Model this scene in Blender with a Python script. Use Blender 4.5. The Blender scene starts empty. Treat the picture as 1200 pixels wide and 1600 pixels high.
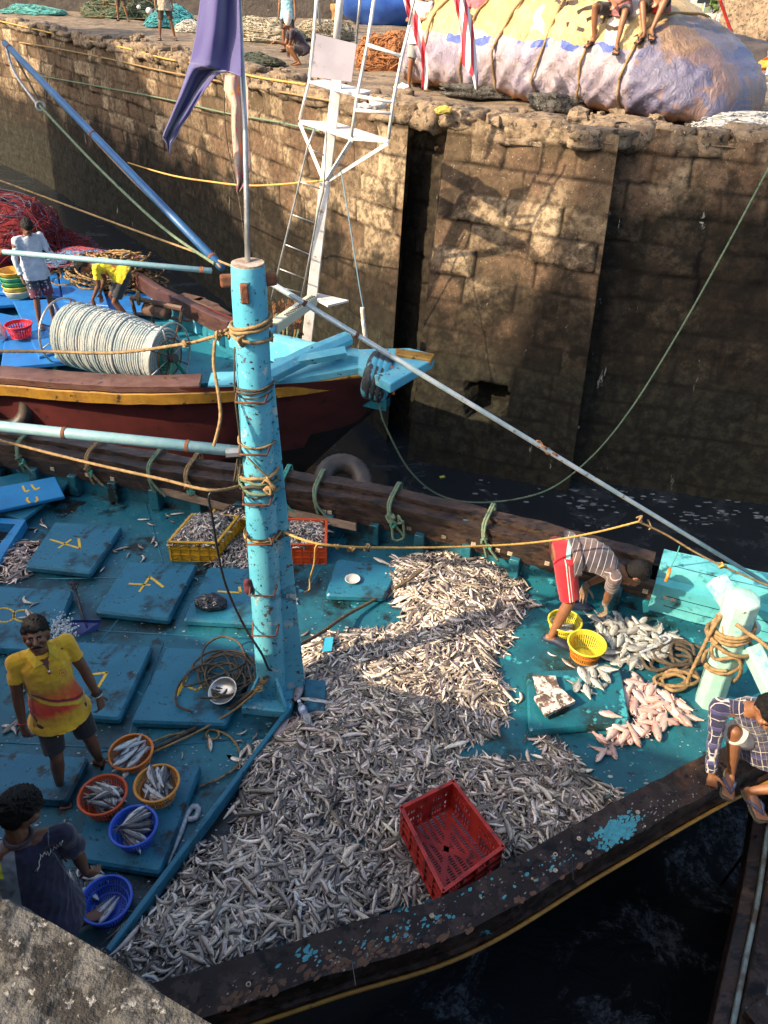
import bpy, bmesh, math, random
import numpy as np
from mathutils import Vector, Matrix, noise
random.seed(7); RNG = np.random.default_rng(7)
scene = bpy.context.scene
COL = scene.collection
rad = math.radians
# ---------------------------------------------------------------- camera
CZ, PITCH, ROLL, FPX = 5.2, rad(35), rad(1.8), 1200.0
FW = np.array([0, math.cos(PITCH), -math.sin(PITCH)]); U0 = np.array([0, math.sin(PITCH), math.cos(PITCH)]); R0 = np.array([1.0, 0, 0])
RT = R0*math.cos(ROLL)+U0*math.sin(ROLL); UPV = -R0*math.sin(ROLL)+U0*math.cos(ROLL); CP = np.array([0, 0, CZ])
cam = bpy.data.cameras.new('camera'); camo = bpy.data.objects.new('camera', cam); COL.objects.link(camo)
camo.matrix_world = Matrix([[RT[0], UPV[0], -FW[0], 0], [RT[1], UPV[1], -FW[1], 0], [RT[2], UPV[2], -FW[2], CZ], [0, 0, 0, 1]])
cam.sensor_fit = 'VERTICAL'; cam.sensor_height = 36; cam.lens = 27.0; cam.clip_end = 2000; cam.clip_start = 0.05
scene.camera = camo
scene.render.resolution_x = 768; scene.render.resolution_y = 1024
# ---------------------------------------------------------------- light
SUN_AZ = Vector((-0.90, -0.44, 0)).normalized(); SUN_EL = rad(33)
world = bpy.data.worlds.new('World'); scene.world = world; world.use_nodes = True
wn = world.node_tree.nodes; wl = world.node_tree.links
sky = wn.new('ShaderNodeTexSky'); sky.sky_type = 'NISHITA'; sky.sun_disc = False
sky.sun_elevation = SUN_EL; sky.sun_rotation = math.atan2(SUN_AZ.x, SUN_AZ.y)
sky.dust_density = 4.0; sky.ozone_density = .4; sky.air_density = 1.0
wl.new(sky.outputs[0], wn['Background'].inputs[0]); wn['Background'].inputs[1].default_value = 0.15
sl = bpy.data.lights.new('sun', 'SUN'); sl.energy = 4.2; sl.angle = rad(0.6); sl.color = (1.0, 0.80, 0.56)
so = bpy.data.objects.new('sun', sl); COL.objects.link(so)
sd = Vector((SUN_AZ.x*math.cos(SUN_EL), SUN_AZ.y*math.cos(SUN_EL), math.sin(SUN_EL)))
so.rotation_euler = sd.to_track_quat('Z', 'Y').to_euler()
scene.view_settings.view_transform = 'Standard'; scene.view_settings.look = 'None'
scene.view_settings.exposure = 1.08; scene.view_settings.gamma = 1.0
# ---------------------------------------------------------------- where a thing of the photograph stands
def ray(x, y): return FW+RT*(x-600)/FPX-UPV*(y-800)/FPX
def P(x, y, z=0.0):
    d = ray(x, y); return Vector(CP+d*(z-CZ)/d[2])
def D(x, y, t): return Vector(CP+ray(x, y)*t)
def proj(p):
    v = np.array(p)-CP; c = v@FW; return 600+FPX*(v@RT)/c, 800-FPX*(v@UPV)/c
def HZ(p, y):
    lo, hi = -8, 20
    for _ in range(40):
        m = (lo+hi)/2
        if proj((p[0], p[1], m))[1] > y: lo = m
        else: hi = m
    return lo
def V(*a): return Vector(a)
# ---------------------------------------------------------------- mesh builder
class MB:
    def __init__(s): s.v = []; s.f = []; s.c = None
    def add(s, vs, fs):
        o = len(s.v); s.v += [tuple(x) for x in vs]; s.f += [tuple(i+o for i in f) for f in fs]; return s
    def box(s, c, size, rot=None, taper=1.0):
        x, y, z = [k/2 for k in size]; pts = []
        for dz in (-1, 1):
            t = taper if dz > 0 else 1.0
            for dx, dy in ((-1, -1), (1, -1), (1, 1), (-1, 1)): pts.append(Vector((dx*x*t, dy*y*t, dz*z)))
        if rot is not None:
            R = rot if isinstance(rot, Matrix) else Matrix.Rotation(rot, 3, 'Z')
            pts = [R@p for p in pts]
        c = Vector(c); pts = [p+c for p in pts]
        return s.add(pts, [(0, 3, 2, 1), (4, 5, 6, 7), (0, 1, 5, 4), (1, 2, 6, 5), (2, 3, 7, 6), (3, 0, 4, 7)])
    def prism(s, poly, z0, z1, inset=0.0):
        n = len(poly); c = sum((Vector((p[0], p[1], 0)) for p in poly), Vector())/n
        lo = [(p[0], p[1], z0) for p in poly]; b = min(inset, abs(z1-z0)*.6)
        mid = [(p[0], p[1], z1-b) for p in poly]
        hi = []
        for p in poly:
            d = Vector((p[0], p[1], 0))-c; d = d*(1-inset/max(d.length, .01)); hi.append((c.x+d.x, c.y+d.y, z1))
        fs = [tuple(range(n-1, -1, -1))]
        if inset > 0:
            s.add(lo+mid+hi, fs+[(i, (i+1) % n, n+(i+1) % n, n+i) for i in range(n)]+[(n+i, n+(i+1) % n, 2*n+(i+1) % n, 2*n+i) for i in range(n)]+[tuple(range(2*n, 3*n))])
        else:
            s.add(lo+hi, fs+[(i, (i+1) % n, n+(i+1) % n, n+i) for i in range(n)]+[tuple(range(n, 2*n))])
        return s
    def rings(s, rs, cap=True, closed=False):
        n = len(rs[0]); o = []; m = len(rs)
        for r in rs: o += list(r)
        fs = []
        for i in range(m if closed else m-1):
            a = i*n; b = ((i+1) % m)*n
            for k in range(n): fs.append((a+k, a+(k+1) % n, b+(k+1) % n, b+k))
        if cap and not closed:
            fs.append(tuple(range(n-1, -1, -1))); fs.append(tuple(range((m-1)*n, m*n)))
        return s.add(o, fs)
    def tube(s, pts, r, n=8, twist=None, closed=False, lobes=0, cap=True):
        pts = [Vector(p) for p in pts]; m = len(pts); rs = []
        t0 = (pts[1]-pts[0]).normalized(); u = t0.orthogonal().normalized(); ang = 0
        for i, p in enumerate(pts):
            a = pts[max(i-1, 0)]; b = pts[min(i+1, m-1)]
            t = (b-a)
            t = t.normalized() if t.length > 1e-9 else t0
            u = (u-t*u.dot(t))
            u = u.normalized() if u.length > 1e-6 else t.orthogonal().normalized()
            w = t.cross(u); rr = r[i] if hasattr(r, '__len__') else r
            if i and twist: ang += (p-pts[i-1]).length*twist
            ring = []
            for k in range(n):
                th = 2*math.pi*k/n; q = rr
                if lobes: q = rr*(0.80+0.24*abs(math.cos(lobes*(th)/2)))
                ring.append(p+(u*math.cos(th+ang)+w*math.sin(th+ang))*q)
            rs.append(ring)
        return s.rings(rs, cap=cap, closed=closed)
    def lathe(s, prof, c=(0, 0, 0), n=28, axis=None, cap=True, sx=1, sy=1):
        c = Vector(c); R = Matrix.Identity(3) if axis is None else Vector(axis).normalized().to_track_quat('Z', 'Y').to_matrix()
        return s.rings([[c+R@Vector((r*sx*math.cos(2*math.pi*k/n), r*sy*math.sin(2*math.pi*k/n), z)) for k in range(n)] for r, z in prof], cap=cap)
    def torus(s, c, R, r, axis=(0, 0, 1), n=28, m=8, sx=1, sy=1, arc=None):
        c = Vector(c); Q = Vector(axis).normalized().to_track_quat('Z', 'Y').to_matrix(); rs = []
        for i in range(n):
            a = 2*math.pi*i/n; d = Vector((math.cos(a)*sx, math.sin(a)*sy, 0))
            rs.append([c+Q@(d*(R+r*math.cos(2*math.pi*k/m))+Vector((0, 0, r*math.sin(2*math.pi*k/m)))) for k in range(m)])
        return s.rings(rs, closed=True)
    def ell(s, c, r, axes=None, n=12, m=8):
        c = Vector(c); A = axes if axes is not None else Matrix.Identity(3); rs = []
        for i in range(m):
            ph = math.pi*(i+.5)/m
            rs.append([c+A@Vector((r[0]*math.sin(ph)*math.cos(2*math.pi*k/n), r[1]*math.sin(ph)*math.sin(2*math.pi*k/n), -r[2]*math.cos(ph))) for k in range(n)])
        return s.rings(rs)
    def cap(s, a, b, ra, rb, n=12):
        a = Vector(a); b = Vector(b); t = b-a; L = t.length; t = t/L if L > 1e-6 else Vector((0, 0, 1)); pts = []; rr = []
        for k in range(4):
            th = math.pi/2*(1-(k+.3)/4); pts.append(a-t*ra*math.sin(th)); rr.append(ra*math.cos(th))
        pts.append(a); rr.append(ra); pts.append(b); rr.append(rb)
        for k in range(4):
            th = math.pi/2*(k+.7)/4; pts.append(b+t*rb*math.sin(th)); rr.append(rb*math.cos(th))
        return s.tube(pts, rr, n)
    def mesh(s, name):
        me = bpy.data.meshes.new(name); me.from_pydata(s.v, [], s.f); me.update(); return me
    def build(s, name, m, parent=None, smooth=False, auto=None, bevel=0, loc=None):
        o = org(parent) if parent is not None else (Vector(loc) if loc is not None else Vector())
        if o.length: s.v = [(a-o.x, b-o.y, c-o.z) for a, b, c in s.v]
        me = s.mesh(name); me.materials.append(m)
        ob = bpy.data.objects.new(name, me); COL.objects.link(ob)
        if parent is not None: ob.parent = parent
        elif loc is not None: ob.location = loc
        if smooth: me.shade_smooth()
        if auto: me.shade_smooth(); me.set_sharp_from_angle(angle=rad(auto))
        if bevel:
            bv = ob.modifiers.new('bevel', 'BEVEL'); bv.width = bevel; bv.segments = 2; bv.limit_method = 'ANGLE'; bv.angle_limit = rad(40)
        return ob
def org(o):
    v = Vector()
    while o is not None: v += Vector(o.location); o = o.parent
    return v
def tag(o, label=None, cat=None, group=None, kind=None):
    if label: o['label'] = label
    if cat: o['category'] = cat
    if group: o['group'] = group
    if kind: o['kind'] = kind
    return o
def thing(name, label, cat, loc=(0, 0, 0), group=None):
    o = bpy.data.objects.new(name, None); COL.objects.link(o); o.location = loc; o.empty_display_size = .1
    return tag(o, label, cat, group)
def smoothpath(pts, step=0.03, closed=False):
    pts = [Vector(p) for p in pts]; n = len(pts); out = []
    rng = n if closed else n-1
    for i in range(rng):
        g = (lambda k: pts[k % n]) if closed else (lambda k: pts[min(max(k, 0), n-1)])
        p0, p1, p2, p3 = g(i-1), g(i), g(i+1), g(i+2)
        k = max(2, int((p2-p1).length/step))
        for j in range(k):
            t = j/k
            out.append(0.5*((2*p1)+(p2-p0)*t+(2*p0-5*p1+4*p2-p3)*t*t+(3*p1-p0-3*p2+p3)*t**3))
    if not closed: out.append(pts[-1])
    return out
def rope_mb(pts, r, step=None, closed=False, mb=None):
    mb = mb or MB()
    if r >= 0.009:
        return mb.tube(smoothpath(pts, step or r*1.1, closed), r, 9, twist=0.9/r*0.55, lobes=3, closed=closed)
    return mb.tube(smoothpath(pts, step or max(r*5, .03), closed), r, 6, closed=closed)
def sag(a, b, d, n=8):
    a = Vector(a); b = Vector(b); return [a.lerp(b, i/n)-Vector((0, 0, 4*d*(i/n)*(1-i/n))) for i in range(n+1)]
# ---------------------------------------------------------------- materials
def newmat(name):
    m = bpy.data.materials.new(name); m.use_nodes = True; nt = m.node_tree; return m, nt, nt.nodes['Principled BSDF']
def rgb(c): return (c[0], c[1], c[2], 1)
def nz(nt, vec, scale, detail=5, rough=.6, dist=0):
    n = nt.nodes.new('ShaderNodeTexNoise'); n.inputs['Scale'].default_value = scale; n.inputs['Detail'].default_value = detail
    n.inputs['Roughness'].default_value = rough; n.inputs['Distortion'].default_value = dist
    if vec is not None: nt.links.new(vec, n.inputs['Vector'])
    return n.outputs['Fac']
def ramp(nt, fac, a, b, lo=0.0, hi=1.0):
    r = nt.nodes.new('ShaderNodeMapRange'); r.inputs['From Min'].default_value = a; r.inputs['From Max'].default_value = b
    r.inputs['To Min'].default_value = lo; r.inputs['To Max'].default_value = hi; r.interpolation_type = 'SMOOTHSTEP'
    nt.links.new(fac, r.inputs['Value']); return r.outputs[0]
def mixc(nt, fac, a, b, mode='MIX'):
    n = nt.nodes.new('ShaderNodeMix'); n.data_type = 'RGBA'; n.blend_type = mode
    if isinstance(fac, (int, float)): n.inputs[0].default_value = fac
    else: nt.links.new(fac, n.inputs[0])
    for i, c in ((6, a), (7, b)):
        if isinstance(c, (tuple, list)): n.inputs[i].default_value = rgb(c)
        else: nt.links.new(c, n.inputs[i])
    return n.outputs[2]
def mth(nt, op, a, b=None):
    n = nt.nodes.new('ShaderNodeMath'); n.operation = op
    for i, c in ((0, a), (1, b)):
        if c is None: continue
        if isinstance(c, (int, float)): n.inputs[i].default_value = c
        else: nt.links.new(c, n.inputs[i])
    return n.outputs[0]
def coord(nt, kind='Object', scale=None, rot=None):
    t = nt.nodes.new('ShaderNodeTexCoord'); o = t.outputs[kind]
    if scale or rot:
        mp = nt.nodes.new('ShaderNodeMapping'); nt.links.new(o, mp.inputs[0])
        if scale: mp.inputs['Scale'].default_value = scale
        if rot: mp.inputs['Rotation'].default_value = rot
        o = mp.outputs[0]
    return o
def bump(nt, bs, h, strength=.3, dist=.02):
    b = nt.nodes.new('ShaderNodeBump'); b.inputs['Strength'].default_value = strength; b.inputs['Distance'].default_value = dist
    nt.links.new(h, b.inputs['Height']); nt.links.new(b.outputs[0], bs.inputs['Normal'])
def M(name, c1, c2=None, scale=4, rough=.6, spots=(), bmp=.2, bs=40, metal=0, stretch=None, rvar=0, spec=.5, bdist=.01):
    m, nt, b = newmat(name); vec = coord(nt, 'Object', stretch)
    c = c1
    if c2: c = mixc(nt, ramp(nt, nz(nt, vec, scale), .35, .65), c1, c2)
    for col, sc, th, sf in spots:
        c = mixc(nt, ramp(nt, nz(nt, vec, sc, 6, .65), th, th+sf), c, col)
    if isinstance(c, tuple): b.inputs['Base Color'].default_value = rgb(c)
    else: nt.links.new(c, b.inputs['Base Color'])
    b.inputs['Roughness'].default_value = rough; b.inputs['Metallic'].default_value = metal
    b.inputs['Specular IOR Level'].default_value = spec
    if rvar: nt.links.new(ramp(nt, nz(nt, vec, scale*1.7), .35, .65, max(rough-rvar, .05), min(rough+rvar, 1)), b.inputs['Roughness'])
    if bmp: bump(nt, b, nz(nt, vec, bs, 5), bmp, bdist)
    return m
def remesh(mb, vox, sm=2, name='tmp'):
    me = mb.mesh(name); ob = bpy.data.objects.new(name, me); COL.objects.link(ob)
    md = ob.modifiers.new('r', 'REMESH'); md.mode = 'VOXEL'; md.voxel_size = vox; md.use_smooth_shade = True
    if sm:
        s = ob.modifiers.new('s', 'SMOOTH'); s.iterations = sm; s.factor = .5
    dg = bpy.context.evaluated_depsgraph_get(); out = bpy.data.meshes.new_from_object(ob.evaluated_get(dg))
    bpy.data.objects.remove(ob); bpy.data.meshes.remove(me); return out
def link_mesh(me, name, m, parent=None, smooth=True):
    if parent is not None:
        o = org(parent); me.transform(Matrix.Translation(-o))
    ob = bpy.data.objects.new(name, me); me.name = name; me.materials.clear(); me.materials.append(m); COL.objects.link(ob)
    if parent is not None: ob.parent = parent
    if smooth: me.shade_smooth()
    return ob
def copy_tree(o, parent=None, off=None):
    c = o.copy(); COL.objects.link(c)
    if parent is not None: c.parent = parent
    for ch in [k for k in bpy.data.objects if k.parent == o]: copy_tree(ch, c)
    return c
# value noise in numpy
_PR = RNG.random((64, 64, 64))
def vnoise(x, y, z=None):
    x = np.asarray(x, float); y = np.asarray(y, float); z = np.zeros_like(x) if z is None else np.asarray(z, float)+np.zeros_like(x)
    xi, yi, zi = np.floor(x).astype(int), np.floor(y).astype(int), np.floor(z).astype(int)
    fx, fy, fz = x-xi, y-yi, z-zi; fx = fx*fx*(3-2*fx); fy = fy*fy*(3-2*fy); fz = fz*fz*(3-2*fz); r = 0
    for a in (0, 1):
        for b in (0, 1):
            for c in (0, 1):
                w = (fx if a else 1-fx)*(fy if b else 1-fy)*(fz if c else 1-fz)
                r = r+w*_PR[(xi+a) % 64, (yi+b) % 64, (zi+c) % 64]
    return r
def fbm(x, y, z=None, o=4):
    r = 0; a = .5
    for i in range(o):
        r = r+a*vnoise(np.asarray(x)*2**i+i*7.3, np.asarray(y)*2**i+i*3.1, None if z is None else np.asarray(z)*2**i); a *= .5
    return r
def disp(me, amp, scale, seed=0, aniso=(1, 1, 1), o=3):
    n = len(me.vertices); co = np.empty(n*3); me.vertices.foreach_get('co', co); co = co.reshape(-1, 3)
    nn = np.empty(n*3); me.vertices.foreach_get('normal', nn); nn = nn.reshape(-1, 3)
    h = fbm(co[:, 0]*scale*aniso[0]+seed*11+50, co[:, 1]*scale*aniso[1]+50, co[:, 2]*scale*aniso[2]+50, o)-.47
    co += nn*(h*amp)[:, None]; me.vertices.foreach_set('co', co.ravel()); me.update()
def npmesh(name, verts, quads, cols=None, tris=None):
    me = bpy.data.meshes.new(name); verts = np.asarray(verts, np.float32); nq = len(quads); me.vertices.add(len(verts)); me.vertices.foreach_set('co', verts.ravel())
    q = np.asarray(quads, np.int32); me.loops.add(q.size); me.loops.foreach_set('vertex_index', q.ravel()); me.polygons.add(nq)
    me.polygons.foreach_set('loop_start', np.arange(nq, dtype=np.int32)*q.shape[1]); me.update(calc_edges=True); me.validate()
    if cols is not None:
        ca = me.color_attributes.new('col', 'FLOAT_COLOR', 'POINT'); cc = np.ones((len(verts), 4), np.float32); cc[:, :3] = cols; ca.data.foreach_set('color', cc.ravel())
    me.shade_smooth(); return me
# ================================================================ SETTING
# ---- water
m_water, nt, b = newmat('harbour_water'); vec = coord(nt, 'Object')
b.inputs['Base Color'].default_value = (.004, .006, .007, 1); b.inputs['Roughness'].default_value = .07; b.inputs['IOR'].default_value = 1.5
scum = ramp(nt, nz(nt, vec, .8, 8, .7, 1.2), .50, .62)  # pale grey-blue patches paint the sky's reflection in with the scum
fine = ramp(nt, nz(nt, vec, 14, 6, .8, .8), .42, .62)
spw = nt.nodes.new('ShaderNodeSeparateXYZ'); nt.links.new(vec, spw.inputs[0]); sky_scum = mth(nt, 'MULTIPLY', mth(nt, 'MULTIPLY', scum, fine), ramp(nt, spw.outputs[1], 4.5, 7.5, 1, .12))
nt.links.new(mixc(nt, sky_scum, (.012, .016, .020), (.20, .23, .27)), b.inputs['Base Color'])
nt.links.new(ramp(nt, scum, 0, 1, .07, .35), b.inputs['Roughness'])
h1 = nz(nt, coord(nt, 'Object', (1, 1.6, 1)), 2.2, 4, .6, .8); h2 = nz(nt, vec, 22, 4, .6)
hh = mth(nt, 'ADD', h1, mth(nt, 'MULTIPLY', h2, .07)); bump(nt, b, hh, .35, .05)
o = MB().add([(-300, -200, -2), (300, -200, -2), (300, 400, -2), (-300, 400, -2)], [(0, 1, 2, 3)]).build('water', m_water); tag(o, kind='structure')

# ---- far quay wall: bottom and top lines, joined by a battered masonry face
def off(p, q, d):  # shift p toward the camera side of line p->q
    t = Vector((q[0]-p[0], q[1]-p[1])).normalized(); return Vector((p[0]+t.y*d, p[1]-t.x*d))
ZT = 3.4
T = [V(-44, 62), P(-60, 22, ZT), P(120, 54, ZT), P(300, 92, ZT), P(430, 128, ZT), P(540, 152, ZT), P(640, 168, ZT)]
T = [Vector((p[0], p[1])) for p in T]
B = []
for i, p in enumerate(T):
    q = T[min(i+1, len(T)-1)]; pp = T[max(i-1, 0)]; B.append(off(p, p+(q-pp), .45))
b_g0 = P(604, 690, -2); B[-1] = Vector((b_g0[0], b_g0[1]))
tg1 = P(702, 180, ZT); tg0 = T[-1]; back = Vector((.12, 1)).normalized()
bt_l = P(636, 718, -2); bt_r = P(888, 768, -2); tt_r = P(968, 212, ZT)
T2 = [tg0, tg0+back*.75, Vector(tg1[:2])+back*.8, Vector(tg1[:2]), Vector(tt_r[:2]), Vector(tt_r[:2])+back*.55, P(1200, 246, ZT-.1), P(1500, 300, ZT-.1)]
T2 = [Vector(p[:2]) for p in T2]
T2[6] = T2[5]+Vector((2.6, -.75)); T2[7] = T2[5]+Vector((14, -3.4))
B2 = [B[-1], B[-1]+back*.75, Vector(bt_l[:2])+back*.8, Vector(bt_l[:2]), Vector(bt_r[:2]), Vector(bt_r[:2])+back*.4, None, None]
B2[6] = B2[5]+Vector((3.2, -.6)); B2[7] = B2[5]+Vector((15, -2.9))
cols_T = []; cols_B = []; smooth_part = smoothpath([(p.x, p.y, 0) for p in T], .06); sb = smoothpath([(p.x, p.y, 0) for p in B], .06)
nT = len(smooth_part)
segs = []
def resamp(pts, n):
    pts = np.array([[p[0], p[1]] for p in pts]); d = np.r_[0, np.cumsum(np.hypot(*np.diff(pts, axis=0).T))]; s = np.linspace(0, d[-1], n)
    return np.c_[np.interp(s, d, pts[:, 0]), np.interp(s, d, pts[:, 1])]
ncol = 620
A_T = resamp(smooth_part, ncol); A_B = resamp(sb, ncol)
w = np.linspace(0, 1, ncol)**0.55  # finer near the camera end
def at(Apts, w):
    i = w*(len(Apts)-1); k = np.clip(i.astype(int), 0, len(Apts)-2); f = (i-k)[:, None]; return Apts[k]*(1-f)+Apts[k+1]*f
LT = [at(A_T, w)]; LB = [at(A_B, w)]; SID = [np.zeros(ncol)]
for i in range(len(T2)-1):
    L = (T2[i+1]-T2[i]).length; n = max(8, int(min(L, 5)/.045)+(40 if L > 5 else 0)); ww = np.linspace(0, 1, n)
    LT.append(np.array(T2[i])[None]*(1-ww[:, None])+np.array(T2[i+1])[None]*ww[:, None]); LB.append(np.array(B2[i])[None]*(1-ww[:, None])+np.array(B2[i+1])[None]*ww[:, None]); SID.append(np.full(n, i+1))
zs = np.r_[np.linspace(-2.6, 3.4, 125)]
AV = []; AQ = []; AC = []; base = 0; s0 = 0
hole = (P(735, 610, -.5), P(790, 650, -.9))
for lt, lb, sid in zip(LT, LB, SID):
    n = len(lt); mid = (lt+lb)/2; s = s0+np.r_[0, np.cumsum(np.hypot(*np.diff(mid, axis=0).T))]; s0 = s[-1]
    S, Z = np.meshgrid(s, zs, indexing='ij'); f = ((Z+2)/5.4)[..., None]
    XY = lb[:, None, :]*(1-f)+lt[:, None, :]*f
    tg = np.gradient(mid, axis=0); tg /= np.linalg.norm(tg, axis=1)[:, None]+1e-9; nrm = np.c_[tg[:, 1], -tg[:, 0]]
    row = (Z+2.6+.05*np.sin(S*.7))/.41; ri = np.floor(row); rf = row-ri
    bl = (S+ri*.53+.35*np.sin(ri*12.9))/(.82+.25*np.sin(ri*7.1)); bi = np.floor(bl); bf = bl-bi
    rn = np.modf(np.abs(np.sin(ri*127.1+bi*311.7)*43758.5))[0]
    wob = .5*(fbm(S*3, Z*3)-.47)
    jd = np.minimum(np.minimum(rf, 1-rf)*.47, np.minimum(bf, 1-bf)*.95)+wob*.06
    joint = np.clip(1-jd/.036, 0, 1)
    lowm = np.clip((Z-.2)/1.2, .15, 1); topm = np.clip((Z-2.6)/.6, 0, 1)
    h = (rn-.5)*.09*lowm+(fbm(S*2.2, Z*2.2)-.47)*(.10+.20*topm)+(fbm(S*9, Z*9+5)-.47)*.05-joint*.05*lowm*(.4+.9*fbm(S*1.3+9, Z*1.3))
    h -= topm*np.clip(fbm(S*1.1+3, Z*.9)-.5, 0, 1)*.5
    edge = np.ones(n)
    if sid[0] > 0: edge = np.clip(np.minimum(np.arange(n), np.arange(n)[::-1])/3.0, 0, 1)
    else: edge[-4:] = [.75, .5, .25, 0]
    h = h*edge[:, None]
    if sid[0] == 4:   # square drain hole in the buttress
        PX = np.array([[proj((XY[i, j, 0], XY[i, j, 1], Z[i, j])) for j in range(len(zs))] for i in range(n)])
        inh = (PX[..., 0] > 728) & (PX[..., 0] < 792) & (PX[..., 1] > 596+.16*(PX[..., 0]-728)) & (PX[..., 1] < 652)
        h = np.where(inh, -.55, h)
    XY = XY+nrm[:, None, :]*h[..., None]
    zz = Z.copy(); zz[:, -1] += (fbm(s*1.2, s*0)-.47)*.35
    AV.append(np.stack([XY[..., 0], XY[..., 1], zz], -1).reshape(-1, 3))
    tone = rn*.75+.25*fbm(S, Z)
    zone = np.full_like(S, {0: .0, 4: -.05, 5: 1.0, 6: 1.0, 7: 1.0}.get(int(sid[0]), .8 if sid[0] in (1, 2, 3) else 1.0))
    AC.append(np.stack([tone, joint, zone], -1).reshape(-1, 3))
    ii = np.arange((n-1)*(len(zs)-1)); a = (ii//(len(zs)-1))*len(zs)+ii % (len(zs)-1)+base
    AQ.append(np.stack([a, a+len(zs), a+len(zs)+1, a+1], -1)); base += n*len(zs)
me = npmesh('masonry_face', np.concatenate(AV), np.concatenate(AQ), np.concatenate(AC))
m_wall, nt, b = newmat('old_masonry'); vec = coord(nt, 'Object')
at_ = nt.nodes.new('ShaderNodeAttribute'); at_.attribute_name = 'col'
sx = nt.nodes.new('ShaderNodeSeparateColor'); nt.links.new(at_.outputs['Color'], sx.inputs[0]); tone, joint, zone = sx.outputs[0], sx.outputs[1], sx.outputs[2]
sp = nt.nodes.new('ShaderNodeSeparateXYZ'); nt.links.new(vec, sp.inputs[0]); Zc = sp.outputs[2]
c = mixc(nt, ramp(nt, tone, .2, .8), (.11, .078, .048), (.42, .32, .205))
c = mixc(nt, ramp(nt, nz(nt, vec, 1.1, 6, .6), .42, .62), c, (.15, .095, .06))
c = mixc(nt, ramp(nt, nz(nt, vec, 9, 6, .7), .40, .62, 0, .8), c, (.07, .05, .032))
c = mixc(nt, ramp(nt, nz(nt, vec, 26, 6, .75), .60, .68, 0, .55), c, (.62, .54, .42))
c = mixc(nt, ramp(nt, nz(nt, vec, .75, 7, .7, .6), .53, .62, 0, .75), c, (.026, .020, .015))
# tide marks and painted-in shade: height of the stain differs along the wall
lim = mth(nt, 'ADD', mth(nt, 'MULTIPLY', zone, 1.9), 2.95)
wobz = mth(nt, 'MULTIPLY', mth(nt, 'SUBTRACT', nz(nt, vec, .55, 6, .65), .5), 5.0)
hh = mth(nt, 'SUBTRACT', mth(nt, 'ADD', Zc, wobz), lim)
stain_shade = ramp(nt, hh, -.45, .55, 1, 0)
stain_shade2 = mth(nt, 'MULTIPLY', stain_shade, ramp(nt, nz(nt, vec, 4, 7, .75), .36, .60, 1, .86))
c = mixc(nt, stain_shade2, c, (.014, .012, .009))
low = ramp(nt, mth(nt, 'ADD', Zc, mth(nt, 'MULTIPLY', nz(nt, vec, 1.5), .6)), 1.9, 2.6, 1, 0)
c = mixc(nt, mth(nt, 'MULTIPLY', low, .85), c, mixc(nt, ramp(nt, nz(nt, vec, 7, 6, .7), .4, .65), (.014, .014, .012), (.034, .034, .022)))
c = mixc(nt, mth(nt, 'MULTIPLY', joint, .95), c, (.012, .01, .008))
drip = coord(nt, 'Object', (7, 7, .9)); dm = mth(nt, 'MULTIPLY', ramp(nt, nz(nt, drip, 1.0, 5, .7, .4), .64, .70), ramp(nt, nz(nt, vec, .9), .5, .6))
c = mixc(nt, mth(nt, 'MULTIPLY', dm, .7), c, (.5, .48, .43))
nt.links.new(c, b.inputs['Base Color']); b.inputs['Roughness'].default_value = .9; b.inputs['Specular IOR Level'].default_value = .12
bump(nt, b, mth(nt, 'ADD', nz(nt, vec, 18, 8, .7), mth(nt, 'MULTIPLY', nz(nt, vec, 60, 4), .4)), .7, .03)
WALL = thing('stone_quay_wall', 'tall weathered stone block quay wall with dark tide stains and painted shade behind the two boats', 'wall', (0, 12, -2))
link_mesh(me, 'masonry_face', m_wall, WALL)
m_rub = M('rubble', (.30, .22, .14), (.16, .11, .07), 6, .9, [((.05, .04, .03), 9, .52, .1), ((.5, .43, .33), 30, .6, .08)], .9, 30, bdist=.03)
def rock(mb, c, r, rz=0, seed=0, n=14, m=9):
    R = Matrix.Rotation(rz, 3, 'Z'); c = Vector(c); rs = []
    for i in range(m):
        ph = math.pi*(i+.5)/m; ring = []
        for k in range(n):
            d = Vector((math.sin(ph)*math.cos(2*math.pi*k/n), math.sin(ph)*math.sin(2*math.pi*k/n), -math.cos(ph)))
            e = 1/max(abs(d.x)**6+abs(d.y)**6+abs(d.z)**6, .05)**(1/6)
            q = e*(1+.34*noise.noise(d*1.7+Vector((seed, seed*.7, 0)))+.16*noise.noise(d*5+Vector((seed, 0, 0)))+.06*noise.noise(d*13+Vector((0, seed, 0))))
            ring.append(c+R@Vector((d.x*r[0]*q, d.y*r[1]*q, d.z*r[2]*q)))
        rs.append(ring)
    return mb.rings(rs)
topl = np.concatenate([LT[0][::1]]+[l for i, l in enumerate(LT[1:]) if i in (3, 5, 6)])
dtop = np.r_[0, np.cumsum(np.hypot(*np.diff(topl, axis=0).T))]
s = dtop[0]+8; k = 0
while s < dtop[-1]-8:
    L = .35+random.random()*1.0; x = np.interp(s+L/2, dtop, topl[:, 0]); y = np.interp(s+L/2, dtop, topl[:, 1])
    x2 = np.interp(s+L, dtop, topl[:, 0]); y2 = np.interp(s+L, dtop, topl[:, 1]); s += L*1.02; k += 1
    if y > 34 or x > 8.5: continue
    r = rock(MB(), (x+.02, y+.20+.06*random.random(), 3.26+random.random()*.10), (L*.50, .22+.12*random.random(), .13+.09*random.random()), math.atan2(y2-y, x2-x)+random.gauss(0,.06), k, 20, 13)
    r.build('coping_stone', m_rub, WALL, smooth=True)
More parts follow.
